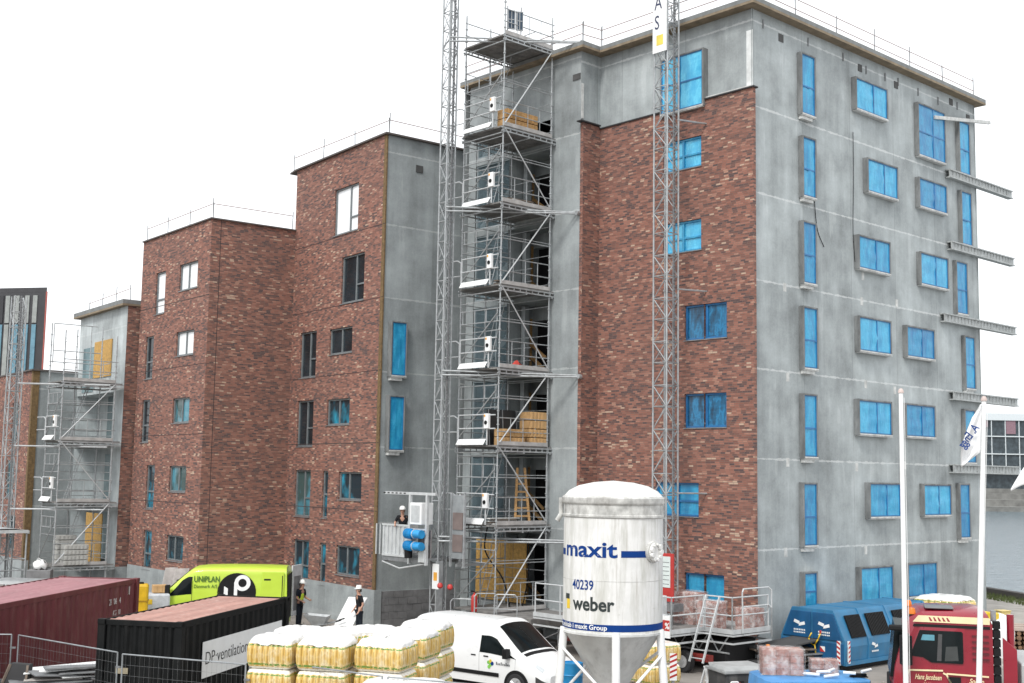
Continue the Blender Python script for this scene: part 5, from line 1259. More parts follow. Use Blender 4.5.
# --- white van (nose to the right)
S_w = [[(0.03, .88, .32), (0.0, .93, .66), (.02, .93, 1.08), (.06, .87, 1.62), (.12, .77, 1.86), (.16, .45, 1.94), (.18, 0, 1.95)],
       [(.5, .92, .28), (.5, .95, .66), (.5, .95, 1.08), (.5, .89, 1.64), (.5, .79, 1.88), (.5, .45, 1.965), (.5, 0, 1.98)],
       [(1.5, .93, .28), (1.5, .955, .66), (1.5, .955, 1.08), (1.5, .89, 1.64), (1.5, .79, 1.88), (1.5, .45, 1.965), (1.5, 0, 1.98)],
       [(2.6, .93, .28), (2.6, .955, .66), (2.6, .955, 1.08), (2.6, .89, 1.63), (2.6, .78, 1.87), (2.6, .45, 1.95), (2.6, 0, 1.965)],
       [(3.2, .93, .28), (3.2, .955, .66), (3.2, .95, 1.06), (3.1, .87, 1.58), (3.05, .74, 1.80), (3.02, .42, 1.89), (3.0, 0, 1.91)],
       [(3.9, .93, .28), (3.9, .955, .66), (3.9, .93, 1.00), (3.92, .88, 1.09), (3.93, .80, 1.13), (3.98, .45, 1.20), (4.02, 0, 1.22)],
       [(4.45, .90, .28), (4.45, .92, .62), (4.42, .87, .86), (4.42, .80, .93), (4.43, .70, .96), (4.46, .4, 1.0), (4.48, 0, 1.02)],
       [(4.68, .80, .28), (4.70, .82, .50), (4.68, .76, .70), (4.66, .68, .76), (4.66, .58, .78), (4.70, .35, .80), (4.72, 0, .81)],
       [(4.74, .62, .28), (4.80, .62, .42), (4.78, .58, .56), (4.76, .52, .60), (4.76, .44, .62), (4.79, .28, .63), (4.80, 0, .64)]]
VW = mat('van_white', (.82, .83, .83), .3, var=.03, coat=.4)
h_w = Vector((.79, -.62, 0)).normalized(); l_w = Vector((-h_w.y, h_w.x, 0))
Ow = Vector((.30, 34.25, 0)) - h_w * 3.9 + l_w * .9
wv, sh = van('white panel van with a small coloured logo parked before the scaffold', Ow, h_w, VW, S_w, [(3.9, .33, .33, .2), (.95, .33, .33, .2)], .41, {'wy': .90})
m = MB()
for sd_ in (1, -1): sh.patch(m, 4.06, 4.94, 4.25, 6, 8, 6, .008, sd_)
m.build('windscreen', VGLASS, wv, smooth='all')
for sd_ in (-1, 1):
    m = MB(); sh.patch(m, 0, 1, 2.06, 2.86, 12, 6, .007, sd_, fu=lambda t: (3.0 + .04 * t, 4.97 - .88 * t)); m.build('side_window', VGLASS, wv, smooth='all')
    m = MB(); sh.patch(m, .8, 4.15, .62, .86, 24, 2, .02, sd_); m.build('side_moulding', BLACK, wv, smooth='all')
    m = MB(); m.obx((3.62, sd_ * 1.06, 1.16), Vector((.14, 0, 0)), Vector((0, .2, 0)), Vector((0, 0, .26))); m.cyl((3.6, sd_ * .92, 1.1), (3.6, sd_ * 1.0, 1.1), .04, 8); m.build('mirror', BLACK, wv, bevel=.04)
    for x in (2.3, 2.75): m = MB(); m.bx(x, x + .16, sd_ * .955 - .02, sd_ * .955 + .02, 1.0, 1.03); m.build('door_handle', BLACK, wv)
    m = MB(); sh.patch(m, 6.1, 6.9, 2.1, 3.6, 6, 4, .008, sd_); m.build('headlight', mat('headlight_glass', (.55, .58, .60), .15), wv, smooth='all')
m = MB(); sh.patch(m, 6.2, 8, 0.0, 1.1, 8, 3, .012, 1); sh.patch(m, 6.2, 8, 0.0, 1.1, 8, 3, .012, -1); m.build('bumper', mat('bumper_grey', (.05, .05, .052), .6), wv, smooth='all')
m = MB(); sh.patch(m, 5.02, 5.18, 4.3, 6, 3, 6, .012, -1); sh.patch(m, 5.02, 5.18, 4.3, 6, 3, 6, .012, 1); m.build('wiper_cowl', BLACK, wv, smooth='all')
m = MB()
for u in (2.98, 2.0, 4.92): sh.patch(m, u, u + .012, .5, 2.1 if u != 2.0 else 4.0, 1, 12, .004, -1)
m.build('door_gap', mat('gap_grey', (.30, .31, .31), .7), wv)
lg = MB()
for (x, z, q) in ((2.93, .86, .05), (3.0, .8, .05), (2.95, .74, .05)): lg.cyl((x, -.962, z), (x, -.968, z), q, 10)
lo_ = lg.build('logo', mat('logo_green', (.22, .55, .10), .5), wv)
lg = MB(); lg.cyl((3.06, -.962, .84), (3.06, -.969, .84), .055, 10); lg.build('logo_dot', SBLUE, lo_); lg = MB(); lg.cyl((3.0, -.962, .9), (3.0, -.970, .9), .045, 10); lg.build('logo_dot', SYEL, lo_)
m = MB(); rr = random.Random(3)
for k in range(9): m.bx(3.2 + k * .055, 3.235 + k * .055, -.968, -.962, .82, .87 + .03 * (k % 3 == 0))
m.build('logo_text', STEEL_D, wv)
m = MB(); m.bx(3.05, 3.3, .1, .6, .7, 1.35); m.bx(3.05, 3.3, -.6, -.1, .7, 1.35); m.build('seat', BLACK, wv)
# --- lime van (nose to the left)
def van_rows(L, H, W_, nose):
    hw = W_ / 2
    return [[(0, hw * .94, .35), (0, hw * .985, .8), (0, hw * .985, 1.45), (.02, hw * .96, H - .45), (.05, hw * .88, H - .12), (.07, hw * .5, H - .02), (.08, 0, H)],
            [(1.0, hw * .97, .32), (1.0, hw, .8), (1.0, hw, 1.45), (1.0, hw * .97, H - .45), (1.0, hw * .90, H - .1), (1.0, hw * .5, H), (1.0, 0, H + .02)],
            [(L * .45, hw * .97, .32), (L * .45, hw, .8), (L * .45, hw, 1.45), (L * .45, hw * .97, H - .45), (L * .45, hw * .90, H - .1), (L * .45, hw * .5, H), (L * .45, 0, H + .02)],
            [(L - 1.65, hw * .97, .32), (L - 1.65, hw, .8), (L - 1.65, hw, 1.45), (L - 1.65, hw * .96, H - .40), (L - 1.75, hw * .88, H - .12), (L - 1.8, hw * .5, H - .04), (L - 1.8, 0, H - .02)],
            [(L - 1.2, hw * .97, .32), (L - 1.2, hw, .8), (L - 1.2, hw * .99, 1.42), (L - 1.28, hw * .91, H - .48), (L - 1.36, hw * .78, H - .26), (L - 1.42, hw * .45, H - .17), (L - 1.44, 0, H - .15)],
            [(L - .58, hw * .97, .32), (L - .58, hw, .8), (L - .58, hw * .96, 1.34), (L - .60, hw * .88, 1.48), (L - .60, hw * .8, 1.54), (L - .57, hw * .45, 1.60), (L - .56, 0, 1.62)],
            [(L - .2, hw * .92, .32), (L - .2, hw * .95, .72), (L - .2, hw * .88, 1.05), (L - .2, hw * .8, 1.15), (L - .2, hw * .7, 1.19), (L - .18, hw * .4, 1.24), (L - .17, 0, 1.26)],
            [(L - .04, hw * .75, .32), (L, hw * .78, .55), (L - .02, hw * .72, .82), (L - .03, hw * .62, .92), (L - .03, hw * .52, .95), (L - .01, hw * .3, .97), (L, 0, .98)]]
LIME = mat('lime_paint', (.50, .67, .06), .35, var=.05, coat=.3)
rear = at(287, 590, 46.0); rear.z = 0; h_g = Vector((-.995, -.085, 0)).normalized(); l_g = Vector((-h_g.y, h_g.x, 0))
Og = rear - l_g * 1.0
gv, sh = van('lime green delivery van with a round black emblem and open rear doors', Og, h_g, LIME, van_rows(5.0, 2.5, 2.0, 0), [(4.1, .35, .35, .22), (1.0, .35, .35, .22)], .45, {'wy': .945})
m = MB()
for sd_ in (1, -1): sh.patch(m, 4.05, 4.95, 4.2, 6, 8, 6, .008, sd_)
m.build('windscreen', VGLASS, gv, smooth='all')
for sd_ in (-1, 1):
    m = MB(); sh.patch(m, 0, 1, 2.08, 3.05, 12, 6, .008, sd_, fu=lambda t: (3.1 + .03 * t, 4.85 - .70 * t ** 1.15)); m.build('side_window', VGLASS, gv, smooth='all')
    m = MB(); m.obx((4.28, sd_ * 1.14, 1.66), Vector((.16, 0, 0)), Vector((0, .22, 0)), Vector((0, 0, .36))); m.cyl((4.26, sd_ * .95, 1.6), (4.26, sd_ * 1.1, 1.6), .05, 8); m.build('mirror', BLACK, gv, bevel=.05)
    m = MB(); m.bx(3.42, 3.62, sd_ * 1.0 - .02, sd_ * 1.0 + .02, 1.08, 1.12); m.build('door_handle', BLACK, gv)
# livery on the left side (local +y, facing the camera): flat discs laid on the side wall
def disc(cx, cz, r0, r1, y, n=36, a0=0, a1=360):
    m = MB(); G = [[(cx + rr_ * math.cos(R_(a0 + (a1 - a0) * i / n)), y, cz + rr_ * math.sin(R_(a0 + (a1 - a0) * i / n))) for rr_ in (r0, r1)] for i in range(n + 1)]; m.grid(G); return m
yw = 1.008
em = disc(1.82, 1.58, 0.0, .70, yw).build('emblem_disc', BLACK, gv)
dk = disc(1.62, 1.92, .15, .29, yw + .004)
dk.bx(1.80, 1.92, yw + .001, yw + .005, .95, 1.95); dk.build('emblem_loop', WHITE, em); disc(1.62, 1.92, 0, .151, yw + .005).build('emblem_dot', BLACK, em)
mm = MB(); mm.prism([(2.14, yw + .002, 1.1), (2.28, yw + .002, 1.2), (2.28, yw + .002, 1.8), (2.14, yw + .002, 1.72)], (0, .003, 0)); mm.build('emblem_bar', WHITE, em)
GINK = mat('green_ink', (.06, .15, .02), .6)
text('UNIPLAN', .29, gv, (3.38, yw, 1.95), (-1, 0, 0), (0, 0, 1), GINK, sx=.78, bold=.006); text('Danmark A/S', .18, gv, (3.38, yw, 1.73), (-1, 0, 0), (0, 0, 1), GINK, sx=.88)
m = MB()
for x in (2.45, 3.42): m.bx(x, x + .025, yw - .006, yw, .6, 2.0)
m.build('door_gap', mat('gap_lime', (.20, .27, .02), .7), gv)
m = MB(); m.bx(.12, .92, yw - .02, yw + .035, .5, 2.34); d_ = m.build('rear_door', LIME, gv, bevel=.02); m = MB(); m.bx(.16, .19, yw + .034, yw + .04, .6, 2.2); m.bx(.6, .84, yw + .034, yw + .04, 2.02, 2.08); m.build('door_edge', BLACK, d_)
hg = Vector((-.02, -.98, 0)); dv_ = Vector((-.30, -.95, 0)).normalized()
m = MB(); m.prism([hg + Vector((0, 0, .5)), hg + dv_ * .95 + Vector((0, 0, .5)), hg + dv_ * .95 + Vector((0, 0, 2.42)), hg + Vector((0, 0, 2.42))], Vector((-dv_.y, dv_.x, 0)) * .06); d_ = m.build('rear_door', mat('door_inner', (.62, .64, .66), .5), gv, bevel=.01)
for sgn_ in (1, -1):
    m = MB(); o2 = Vector((-dv_.y, dv_.x, 0)) * (.062 if sgn_ > 0 else -.008); m.prism([hg + o2 + dv_ * .15 + Vector((0, 0, .7)), hg + o2 + dv_ * .8 + Vector((0, 0, .7)), hg + o2 + dv_ * .8 + Vector((0, 0, 2.0)), hg + o2 + dv_ * .15 + Vector((0, 0, 2.0))], Vector((-dv_.y, dv_.x, 0)) * .006); m.build('door_panel', STEEL_D, d_)
m = MB(); m.bx(-.012, -.004, -.85, .85, .55, 2.2); m.build('load_bay', DARK, gv)

# --- blue compactor container
KB = onz(844, 672, 0); kx = BV.copy()
cp = thing('waste_compactor', 'blue ribbed waste compactor container with white marks on its end doors', 'container', KB, rzT)
CB = mat('compactor_blue_shaded', (.008, .085, .21), .45, var=.3, scale=1.5, dirt=.3, dirtc=(.03, .05, .08)); CBL = mat('compactor_blue_light', (.028, .165, .32), .5, var=.25, scale=1.5, dirt=.3, dirtc=(.12, .16, .20))  # end doors: shade of their facing is put into the deeper blue
Lc, Wc, Hk = 5.6, 2.3, 1.86
sec = [(0.0, .18), (-.05, .75), (-.02, .95), (.36, 1.79), (.41, Hk), (Wc - .41, Hk), (Wc - .36, 1.79), (Wc + .02, .95), (Wc + .05, .75), (Wc, .18)]
m = MB(); m.prism([(0, y, z) for y, z in sec], (Lc, 0, 0)); body = m.build('body', CBL, cp, bevel=.015)
m = MB()
for x in (-.02, 1.35, 3.0, Lc - .1):
    P = [(x, y + (.035 if y > 1 else -.035), z + (.02 if z > 1.8 else 0)) for y, z in sec]; m.prism(P, (.12, 0, 0))
m.build('rib', CBL, cp, bevel=.01)
def doorpoly(ya, yb, za, zb):
    def lim(z): return -.05 + max(0, (z - .85)) * .40
    return [(-.06, max(ya, lim(za) + .04), za), (-.06, min(yb, Wc - lim(za) - .04), za), (-.06, min(yb, Wc - lim(zb) - .04), zb), (-.06, max(ya, lim(zb) + .04), zb)]
for ya, yb in ((-.1, Wc / 2 - .03), (Wc / 2 + .03, Wc + .1)):
    for za, zb in ((.22, .86), (.94, 1.77)):
        m = MB(); m.prism(doorpoly(ya, yb, za, zb), (.07, 0, 0)); d = m.build('end_door', CB, cp, bevel=.012)
        if za > .5:
            yc = (max(ya, .25) + min(yb, Wc - .25)) / 2; q = MB()
            q.prism([(-.068, yc + .22, 1.40), (-.068, yc + .02, 1.34), (-.068, yc - .02, 1.43), (-.068, yc + .18, 1.49)], (.006, 0, 0)); q.prism([(-.068, yc + .02, 1.28), (-.068, yc - .22, 1.34), (-.068, yc - .2, 1.44), (-.068, yc + .0, 1.38)], (.006, 0, 0))
            for k in range(7): q.bx(-.068, -.062, yc - .22 + k * .065, yc - .18 + k * .065, 1.14, 1.19); q.bx(-.068, -.062, yc - .22 + k * .065, yc - .175 + k * .065, 1.06, 1.10)
            q.build('white_mark', WHITE, d)
        else:
            q = MB(); yc = .75 if ya < 1 else Wc - .35; q.bx(-.068, -.062, yc - .1, yc + .08, .55, .72); z_ = q.build('sticker', WHITE, d)
            q = MB(); q.prism([(-.071, yc - .1, .55), (-.071, yc + .08, .55), (-.071, yc + .08, .72)], (.002, 0, 0)); q.build('sticker_red', RED, z_)
m = MB(); m.bx(-.08, -.02, .08, .2, .2, .95); w_ = m.build('hazard_strip', WHITE, cp); m = MB()
for k in range(5): m.prism([(-.084, .08, .22 + k * .15), (-.084, .2, .29 + k * .15), (-.084, .2, .36 + k * .15), (-.084, .08, .29 + k * .15)], (.003, 0, 0))
m.build('stripe', RED, w_)
m = MB(); m.bx(.12, .22, -.1, -.06, .25, .95); w_ = m.build('hazard_strip', WHITE, cp); m = MB()
for k in range(5): m.prism([(.12, -.104, .27 + k * .14), (.22, -.104, .33 + k * .14), (.22, -.104, .39 + k * .14), (.12, -.104, .33 + k * .14)], (0, .003, 0))
m.build('stripe', RED, w_)
sl_ = Vector((0, .40, .97)).normalized(); nn_ = Vector((0, -.97, .40)).normalized()
for x0, x1 in ((.45, 1.3), (1.65, 2.75), (3.3, 4.4)):
    b0 = Vector((x0, .02, 1.0)) + nn_ * .02; m = MB(); wx = x1 - x0
    m.prism([b0, b0 + Vector((wx, 0, 0)), b0 + Vector((wx, 0, 0)) + sl_ * .74, b0 + sl_ * .74], nn_ * .03)
    for k in range(12): q = b0 + Vector((wx * (k + .2) / 12, 0, 0)) + nn_ * .03; m.prism([q, q + Vector((wx * .04, 0, 0)), q + Vector((wx * .04, 0, 0)) + sl_ * .72, q + sl_ * .72], nn_ * .025)
    m.build('rubber_flap', BLACK, cp)
q = MB(); q.prism([(1.55, -.062, .74), (1.75, -.062, .68), (1.78, -.062, .76), (1.6, -.062, .82)], (0, .004, 0)); q.prism([(1.72, -.062, .62), (1.92, -.062, .66), (1.9, -.062, .74), (1.75, -.062, .70)], (0, .004, 0))
for k in range(7): q.bx(1.55 + k * .06, 1.59 + k * .06, -.062, -.058, .5, .55)
q.build('white_mark', WHITE, cp)
m = MB(); m.bx(.0, Lc, .1, Wc - .1, .02, .18); m.build('skid', BLACK, cp)
m = MB(); m.bx(.0, Lc, -.09, -.05, .18, .3); m.build('side_rail', CBL, cp)
r = thing('yellow_hose', 'yellow hose hooked over the end of the blue compactor', 'hose', KB + BV * -.2 + AV * 1.0 + Vector((0, 0, .45)), rzT)
m = MB(); m.tube([(0, -.1, 0), (-.03, -.08, .3), (0, .05, .32), (-.03, .15, .5), (0, .05, .68)], .022, 8); m.tube([(0, -.05, .3), (-.05, -.22, .5), (0, -.28, .7)], .022, 8); m.build('hose', SYEL, r, smooth='all'); m = MB(); m.cyl((0, -.28, .69), (0, -.28, .78), .035, 8); m.build('nozzle', RED, r)

# --- red truck
HT = Vector((-.962, .265, 0)).normalized(); LT = Vector((-HT.y, HT.x, 0))
OT = at(993, 640, 26.7); OT.z = 0
tk = thing('tipper_truck', 'dark red truck cab with cream stripes and a grey body', 'truck', OT, math.atan2(HT.y, HT.x))
TR = mat('truck_red', (.27, .010, .026), .3, var=.1, coat=.5); CREAM = mat('cream_stripe', (.80, .68, .42), .45, var=.05)
# side profile (x forward, z), near side at y = 0, far side at y = -2.45
prof = [(0, .95), (0, 3.0), (.08, 3.2), (.3, 3.24), (1.45, 3.2), (1.68, 3.08), (1.82, 2.7), (2.0, 2.0), (2.06, 1.5), (2.06, .6), (1.75, .55), (1.7, .95)]
n_s = [(x, -.06 if z > 2.6 else .0, z) for x, z in prof]
m = MB(); ns, k = [], len(prof)
ring = lambda y, sh_: [(x, y * 1.0, z) for x, z in prof]
Ys = [(-.0, 1.0), (-.12, 1.0), (-1.2, 1.0), (-2.33, 1.0), (-2.45, 1.0)]
G = []
for y, _ in Ys:
    row = []
    for x, z in prof:
        dz = 0; dx = 0
        if z > 3.0: dz = -.10 if y in (-.0, -2.45) else (0 if y != -1.2 else .05)
        if x > 1.4: dx = -.14 if y in (-.0, -2.45) else (0 if y != -1.2 else .04)
        yy_ = y + (0.0)
        if z > 2.1: yy_ += (-.07 if y > -1 else .07) * (z - 2.1) if y != -1.2 else 0
        row.append((x + dx, yy_, z + dz))
    row.append(row[0]); G.append(row)
m.grid(G); m.add(G[0][:-1], [tuple(range(k))]); m.add(G[-1][:-1], [tuple(reversed(range(k)))]); m.build('cab', TR, tk, smooth=True, bevel=.02)
yo = lambda z, o=.008: o - (.07 * (z - 2.1) if z > 2.1 else 0)
def side_poly(pts, o, name, mm, parent=tk, t=.006):
    m = MB(); m.prism([(x, yo(z, o), z) for x, z in pts], (0, -t, 0)); return m.build(name, mm, parent)
dp = side_poly([(.55, 1.25), (.55, 2.95), (1.45, 2.95), (1.72, 2.35), (1.78, 1.25)], .006, 'door', TR)
side_poly([(.62, 2.16), (.60, 2.2), (.60, 2.80), (.63, 2.83), (1.48, 2.83), (1.64, 2.40), (1.64, 2.28), (1.42, 2.26), (1.25, 2.16)], .016, 'window', VGLASS, dp)
side_poly([(1.05, 2.20), (1.02, 2.76), (1.10, 2.76), (1.14, 2.20)], .019, 'inner_pillar', mat('cab_inner', (.06, .06, .062), .6), dp); side_poly([(1.18, 2.62), (1.18, 2.74), (1.42, 2.74), (1.46, 2.62)], .019, 'sun_shade', mat('cab_blue', (.10, .30, .38), .3), dp); side_poly([(.70, 2.22), (.72, 2.52), (.95, 2.50), (.98, 2.20)], .019, 'seat_back', mat('cab_seat', (.045, .05, .05), .8), dp)
side_poly([(.05, 3.0), (.05, 3.14), (1.5, 3.14), (1.62, 3.0)], .012, 'roof_stripe', CREAM)
for k_ in range(5): side_poly([(.85 + k_ * .09, 3.03), (.90 + k_ * .09, 3.03), (.93 + k_ * .09, 3.11), (.90 + k_ * .09, 3.11)], .018, 'slash', TR)
side_poly([(.05, 2.9), (.05, 2.96), (1.6, 2.96), (1.62, 2.9)], .012, 'rain_strip', BLACK)
for k_ in range(5): side_poly([(.08, 2.25 + k_ * .12), (.42, 2.25 + k_ * .12), (.42, 2.29 + k_ * .12), (.08, 2.29 + k_ * .12)], .014, 'louvre', mat('truck_dark_red', (.10, .006, .012), .5))
def line(pts, w=.035, o=.016, mm=CREAM):
    for a, b in zip(pts, pts[1:]):
        m = MB(); A_ = Vector((a[0], yo(a[1], o), a[1])); B_ = Vector((b[0], yo(b[1], o), b[1])); m.bar(A_, B_, .008, w); m.build('cream_line', mm, tk)
line([(1.8, 1.62), (1.72, 1.98), (1.02, 2.0)]); line([(1.02, 1.95), (.95, 1.92), (.85, 1.72), (.1, 1.72)]); line([(.95, 1.94), (.1, 1.92)])
side_poly([(.66, 1.72), (.90, 1.72), (.93, 1.88), (.66, 1.88)], .02, 'door_handle', BLACK)
text('Hans Jacobsen', .15, tk, (1.60, .022, 1.80), (-1, 0, 0), (0, 0, 1), CREAM, shear=.35, bold=.002, sx=.62); text('98 88 41 88', .10, tk, (1.42, .022, 1.66), (-1, 0, 0), (0, 0, 1), CREAM, sx=.7)
text('Solrup', .14, tk, (.5, .022, 1.77), (-1, 0, 0), (0, 0, 1), CREAM, shear=.35, bold=.002, sx=.8)
m = MB(); m.prism([(1.88, -.3, 1.75), (1.88, -2.15, 1.75), (1.76, -2.1, 2.85), (1.76, -.35, 2.85)], (.22, 0, .02)); m.build('windscreen', VGLASS, tk)
m = MB(); m.bx(1.92, 2.12, -2.3, -.15, .7, 1.6); m.build('grille', BLACK, tk, bevel=.03)
m = MB(); m.obx((1.78, .20, 2.42), Vector((.22, .06, 0)), Vector((-.05, .2, 0)), Vector((0, 0, .62))); m.bar((1.72, 0, 2.74), (1.76, .18, 2.72), .04); m.bar((1.72, 0, 2.14), (1.76, .18, 2.16), .04); m.build('mirror', BLACK, tk, bevel=.05)
m = MB(); m.obx((1.95, -.1, 2.85), Vector((.34, .02, 0)), Vector((0, .12, 0)), Vector((0, 0, .12))); m.build('kerb_mirror', BLACK, tk, bevel=.03)
m = MB(); m.bx(.75, 1.35, -1.0, -.35, 3.26, 3.30); m.build('roof_hatch', mat('hatch_grey', (.16, .17, .18), .5), tk, bevel=.02)
for y in (-.3, -2.1): m = MB(); m.lathe([(0, .14), (.05, .13), (.075, .08), (.08, 0)], 14, (1.62, y, 3.14)); b_ = m.build('beacon', mat('beacon_amber', (.75, .20, .01), .3), tk, smooth=True); m = MB(); m.cyl((1.62, y, 3.04), (1.62, y, 3.138), .07, 10); m.build('beacon_foot', BLACK, b_)
m = MB()
for k_ in range(9): m.bx(-.16, -.02, -.30, -.06, 1.4 + k_ * .19, 1.55 + k_ * .19)
m.bx(-.13, -.04, -.28, -.08, 1.2, 3.05); m.build('bellows', BLACK, tk)
m = MB(); m.prism([(-.2, -.05, 1.2), (-.48, -.05, 1.2), (-.48, -.05, 2.5), (-.2, -.05, 2.75)], (0, -.05, 0)); m.build('side_deflector', TR, tk, bevel=.01)
m = MB(); m.cyl((-.38, -.25, 1.2), (-.38, -.25, 3.22), .075, 14); m.build('exhaust_stack', TR, tk, smooth=True); m = MB(); m.cyl((-.05, -.35, 3.05), (-.05, -.35, 3.28), .06, 10); m.build('horn', STEEL, tk)
m = MB(); m.bx(-5.6, -.55, -2.45, 0, 1.3, 2.22); m.build('tipper_body', mat('tipper_grey', (.42, .43, .43), .5, .2, var=.15), tk, bevel=.03)
m = MB()
for k_ in range(7): m.bx(-1.2 - k_ * .7, -1.1 - k_ * .7, .003, .05, 1.3, 2.28)
m.build('stake', STEEL_D, tk)
m = MB(); m.bx(-5.5, 1.7, -1.7, -.75, .6, .95); m.build('chassis', BLACK, tk)
for x in (1.15, -3.3, -4.5):
    for y, o in ((-.18, 1), (-2.27, -1)): wheel(tk, (x, y, .5), .5, .3, o)

# ================================================================== FLAGS
FLAGW = mat('flag_cloth', (.80, .81, .82), .8, var=.04)
PB1 = at(901, 400, 26.0)
def pole(label, base, top, r0=.06, r1=.045):
    r = thing('flag_pole', label, 'flag pole', base, 0, 'white flag poles'); m = MB(); m.cyl((0, 0, 0), top, r0, 14, r1); m.build('shaft', WHITE, r, smooth=True)
    t = Vector(top); m = MB(); m.lathe([(0, .10), (.035, .09), (.06, .04), (.06, 0), (0, 0)], 12, t); m.build('cap', mat('cap_grey', (.55, .45, .42), .5), r, smooth=True)
    m = MB(); m.cyl((0, 0, 0), (0, 0, .25), .12, 14); m.build('foot', STEEL, r); m = MB(); m.cyl((r0 + .02, -.02, 1.2), t + Vector((r1 + .015, -.02, -.1)), .006, 5); m.build('halyard', WHITE, r)
    return r
b1 = Vector((PB1.x, 26.0, 0)); pole('bare white flag pole between the blue compactor and the red truck', b1, (0.0, 0, at(901, 393, 26.0).z))
t2 = at(984, 401, 24.5); b2 = at(979.0, 683, 24.5); slope = (t2 - b2) / (t2.z - b2.z); base2 = t2 - slope * t2.z
pole('white flag pole carrying a lettered white flag', base2, tuple(t2 - base2))
# flag: hangs from the upper pole, seen from its back so the lettering is mirrored
fl = thing('flag', 'white flag with mirrored blue lettering drooping from the right pole', 'flag', t2, 0)
FP = lambda px, py, dy=0.0: at(px, py, 24.5 + dy) - t2
left_e = [(980.5, 404), (972, 417), (966, 432), (962, 446), (960.5, 457), (961, 467)]; right_e = [(982, 404), (981.5, 416), (981, 428), (980.8, 440), (980.6, 452), (974, 457)]
G = []
for i in range(26):
    t = i / 25 * 5; k = min(int(t), 4); f_ = t - k; row = []
    for j in range(13):
        s = j / 12; L_ = [left_e[k][q] * (1 - f_) + left_e[k + 1][q] * f_ for q in (0, 1)]; R2 = [right_e[k][q] * (1 - f_) + right_e[k + 1][q] * f_ for q in (0, 1)]
        x = L_[0] * (1 - s) + R2[0] * s; y = L_[1] * (1 - s) + R2[1] * s + 1.2 * math.sin(s * 6 + i * .25) * (1 - s)
        row.append(FP(x, y, .10 * math.sin(s * 7 + i * .3) * (1 - s) - .02))
    G.append(row)
m = MB(); m.grid(G); cl = m.build('cloth', FLAGW, fl, smooth='all'); md = cl.modifiers.new('thick', 'SOLIDIFY'); md.thickness = .006
pa = FP(979.5, 428, -.16); text('A. Engg', .24, cl, pa, (-.50, -.0, -.66), (-.66, 0, .50), mat('flag_blue', (.01, .05, .22), .7), sx=.72, bold=.004)
# second flag further right, only its tip enters the picture
t3 = at(1046, 452, 24.5); pole('white flag pole just beyond the right picture edge', Vector((t3.x, t3.y, 0)), (0, 0, t3.z))
f3 = thing('flag', 'white flag tip entering at the right picture edge', 'flag', t3, 0)
G = []
for i in range(12):
    t = i / 11; row = []
    for j in range(14):
        s = j / 13; a = Vector((1046, 454 + 26 * t)); b_ = Vector((1024 - 13 * min(1, t * 1.1), 466 + 24 * t)); p = a.lerp(b_, s); row.append(at(p.x, p.y + math.sin(s * 7) * 1.5, 24.5 + .1 * math.sin(s * 8 + t * 3) * s) - t3)
    G.append(row)
m = MB(); m.grid(G); cl = m.build('cloth', FLAGW, f3, smooth='all'); md = cl.modifiers.new('thick', 'SOLIDIFY'); md.thickness = .006

# ================================================================== FENCE PANELS
FENCEM = mat('fence_steel', (.30, .32, .335), .45, .35, dirt=.3)
def fence_panel(label, p, q, h=2.0, mesh=True):
    p, q = Vector((p.x, p.y, 0)), Vector((q.x, q.y, 0)); L = (q - p).length; d = (q - p).normalized(); rz = math.atan2(d.y, d.x)
    r = thing('fence_panel', label, 'fence panel', p, rz, 'mesh fence panels along the site')
    m = MB(); m.cyl((.03, 0, .1), (.03, 0, h), .018, 8); m.cyl((L - .03, 0, .1), (L - .03, 0, h), .018, 8); m.cyl((.03, 0, h), (L - .03, 0, h), .016, 8); m.cyl((.03, 0, .2), (L - .03, 0, .2), .016, 8); m.build('tube_frame', FENCEM, r)
    m = MB(); n = int(L / .12)
    for k in range(1, n): x = L * k / n; m.bx(x - .001, x + .001, -.001, .001, .2, h)
    for k in range(1, 8): z = .2 + (h - .2) * k / 8; m.bx(.03, L - .03, -.006, -.002, z - .0015, z + .0015)
    m.build('wire_mesh', STEEL_D, r)
    for x in (0.0, L):
        m = MB(); m.bx(x - .12, x + .12, -.33, .33, 0, .13); m.build('foot', mat('fence_foot', (.30, .29, .28), .9), r, bevel=.03)
    m = MB(); m.bx(L - .05, L + .08, -.025, .025, h - .33, h - .29); m.build('clamp', STEEL_D, r); return r
FZ = 2.0
fa = [onz(-60, 634, FZ), onz(13, 634.5, FZ), onz(18, 635, FZ), onz(118.5, 652.5, FZ), onz(121.5, 654, FZ), onz(247, 664.5, FZ), onz(249, 658.5, FZ), onz(383.5, 676.5, FZ), onz(386.5, 677, FZ), onz(480, 685, FZ)]
for i, lb in enumerate(('mesh fence panel at the left edge before the maroon container', 'mesh fence panel before the rubbish heap of boards', 'mesh fence panel across the end of the black container', 'mesh fence panel in front of the yellow roll pallets', 'mesh fence panel before the foil heap')):
    fence_panel(lb, fa[2 * i], fa[2 * i + 1])

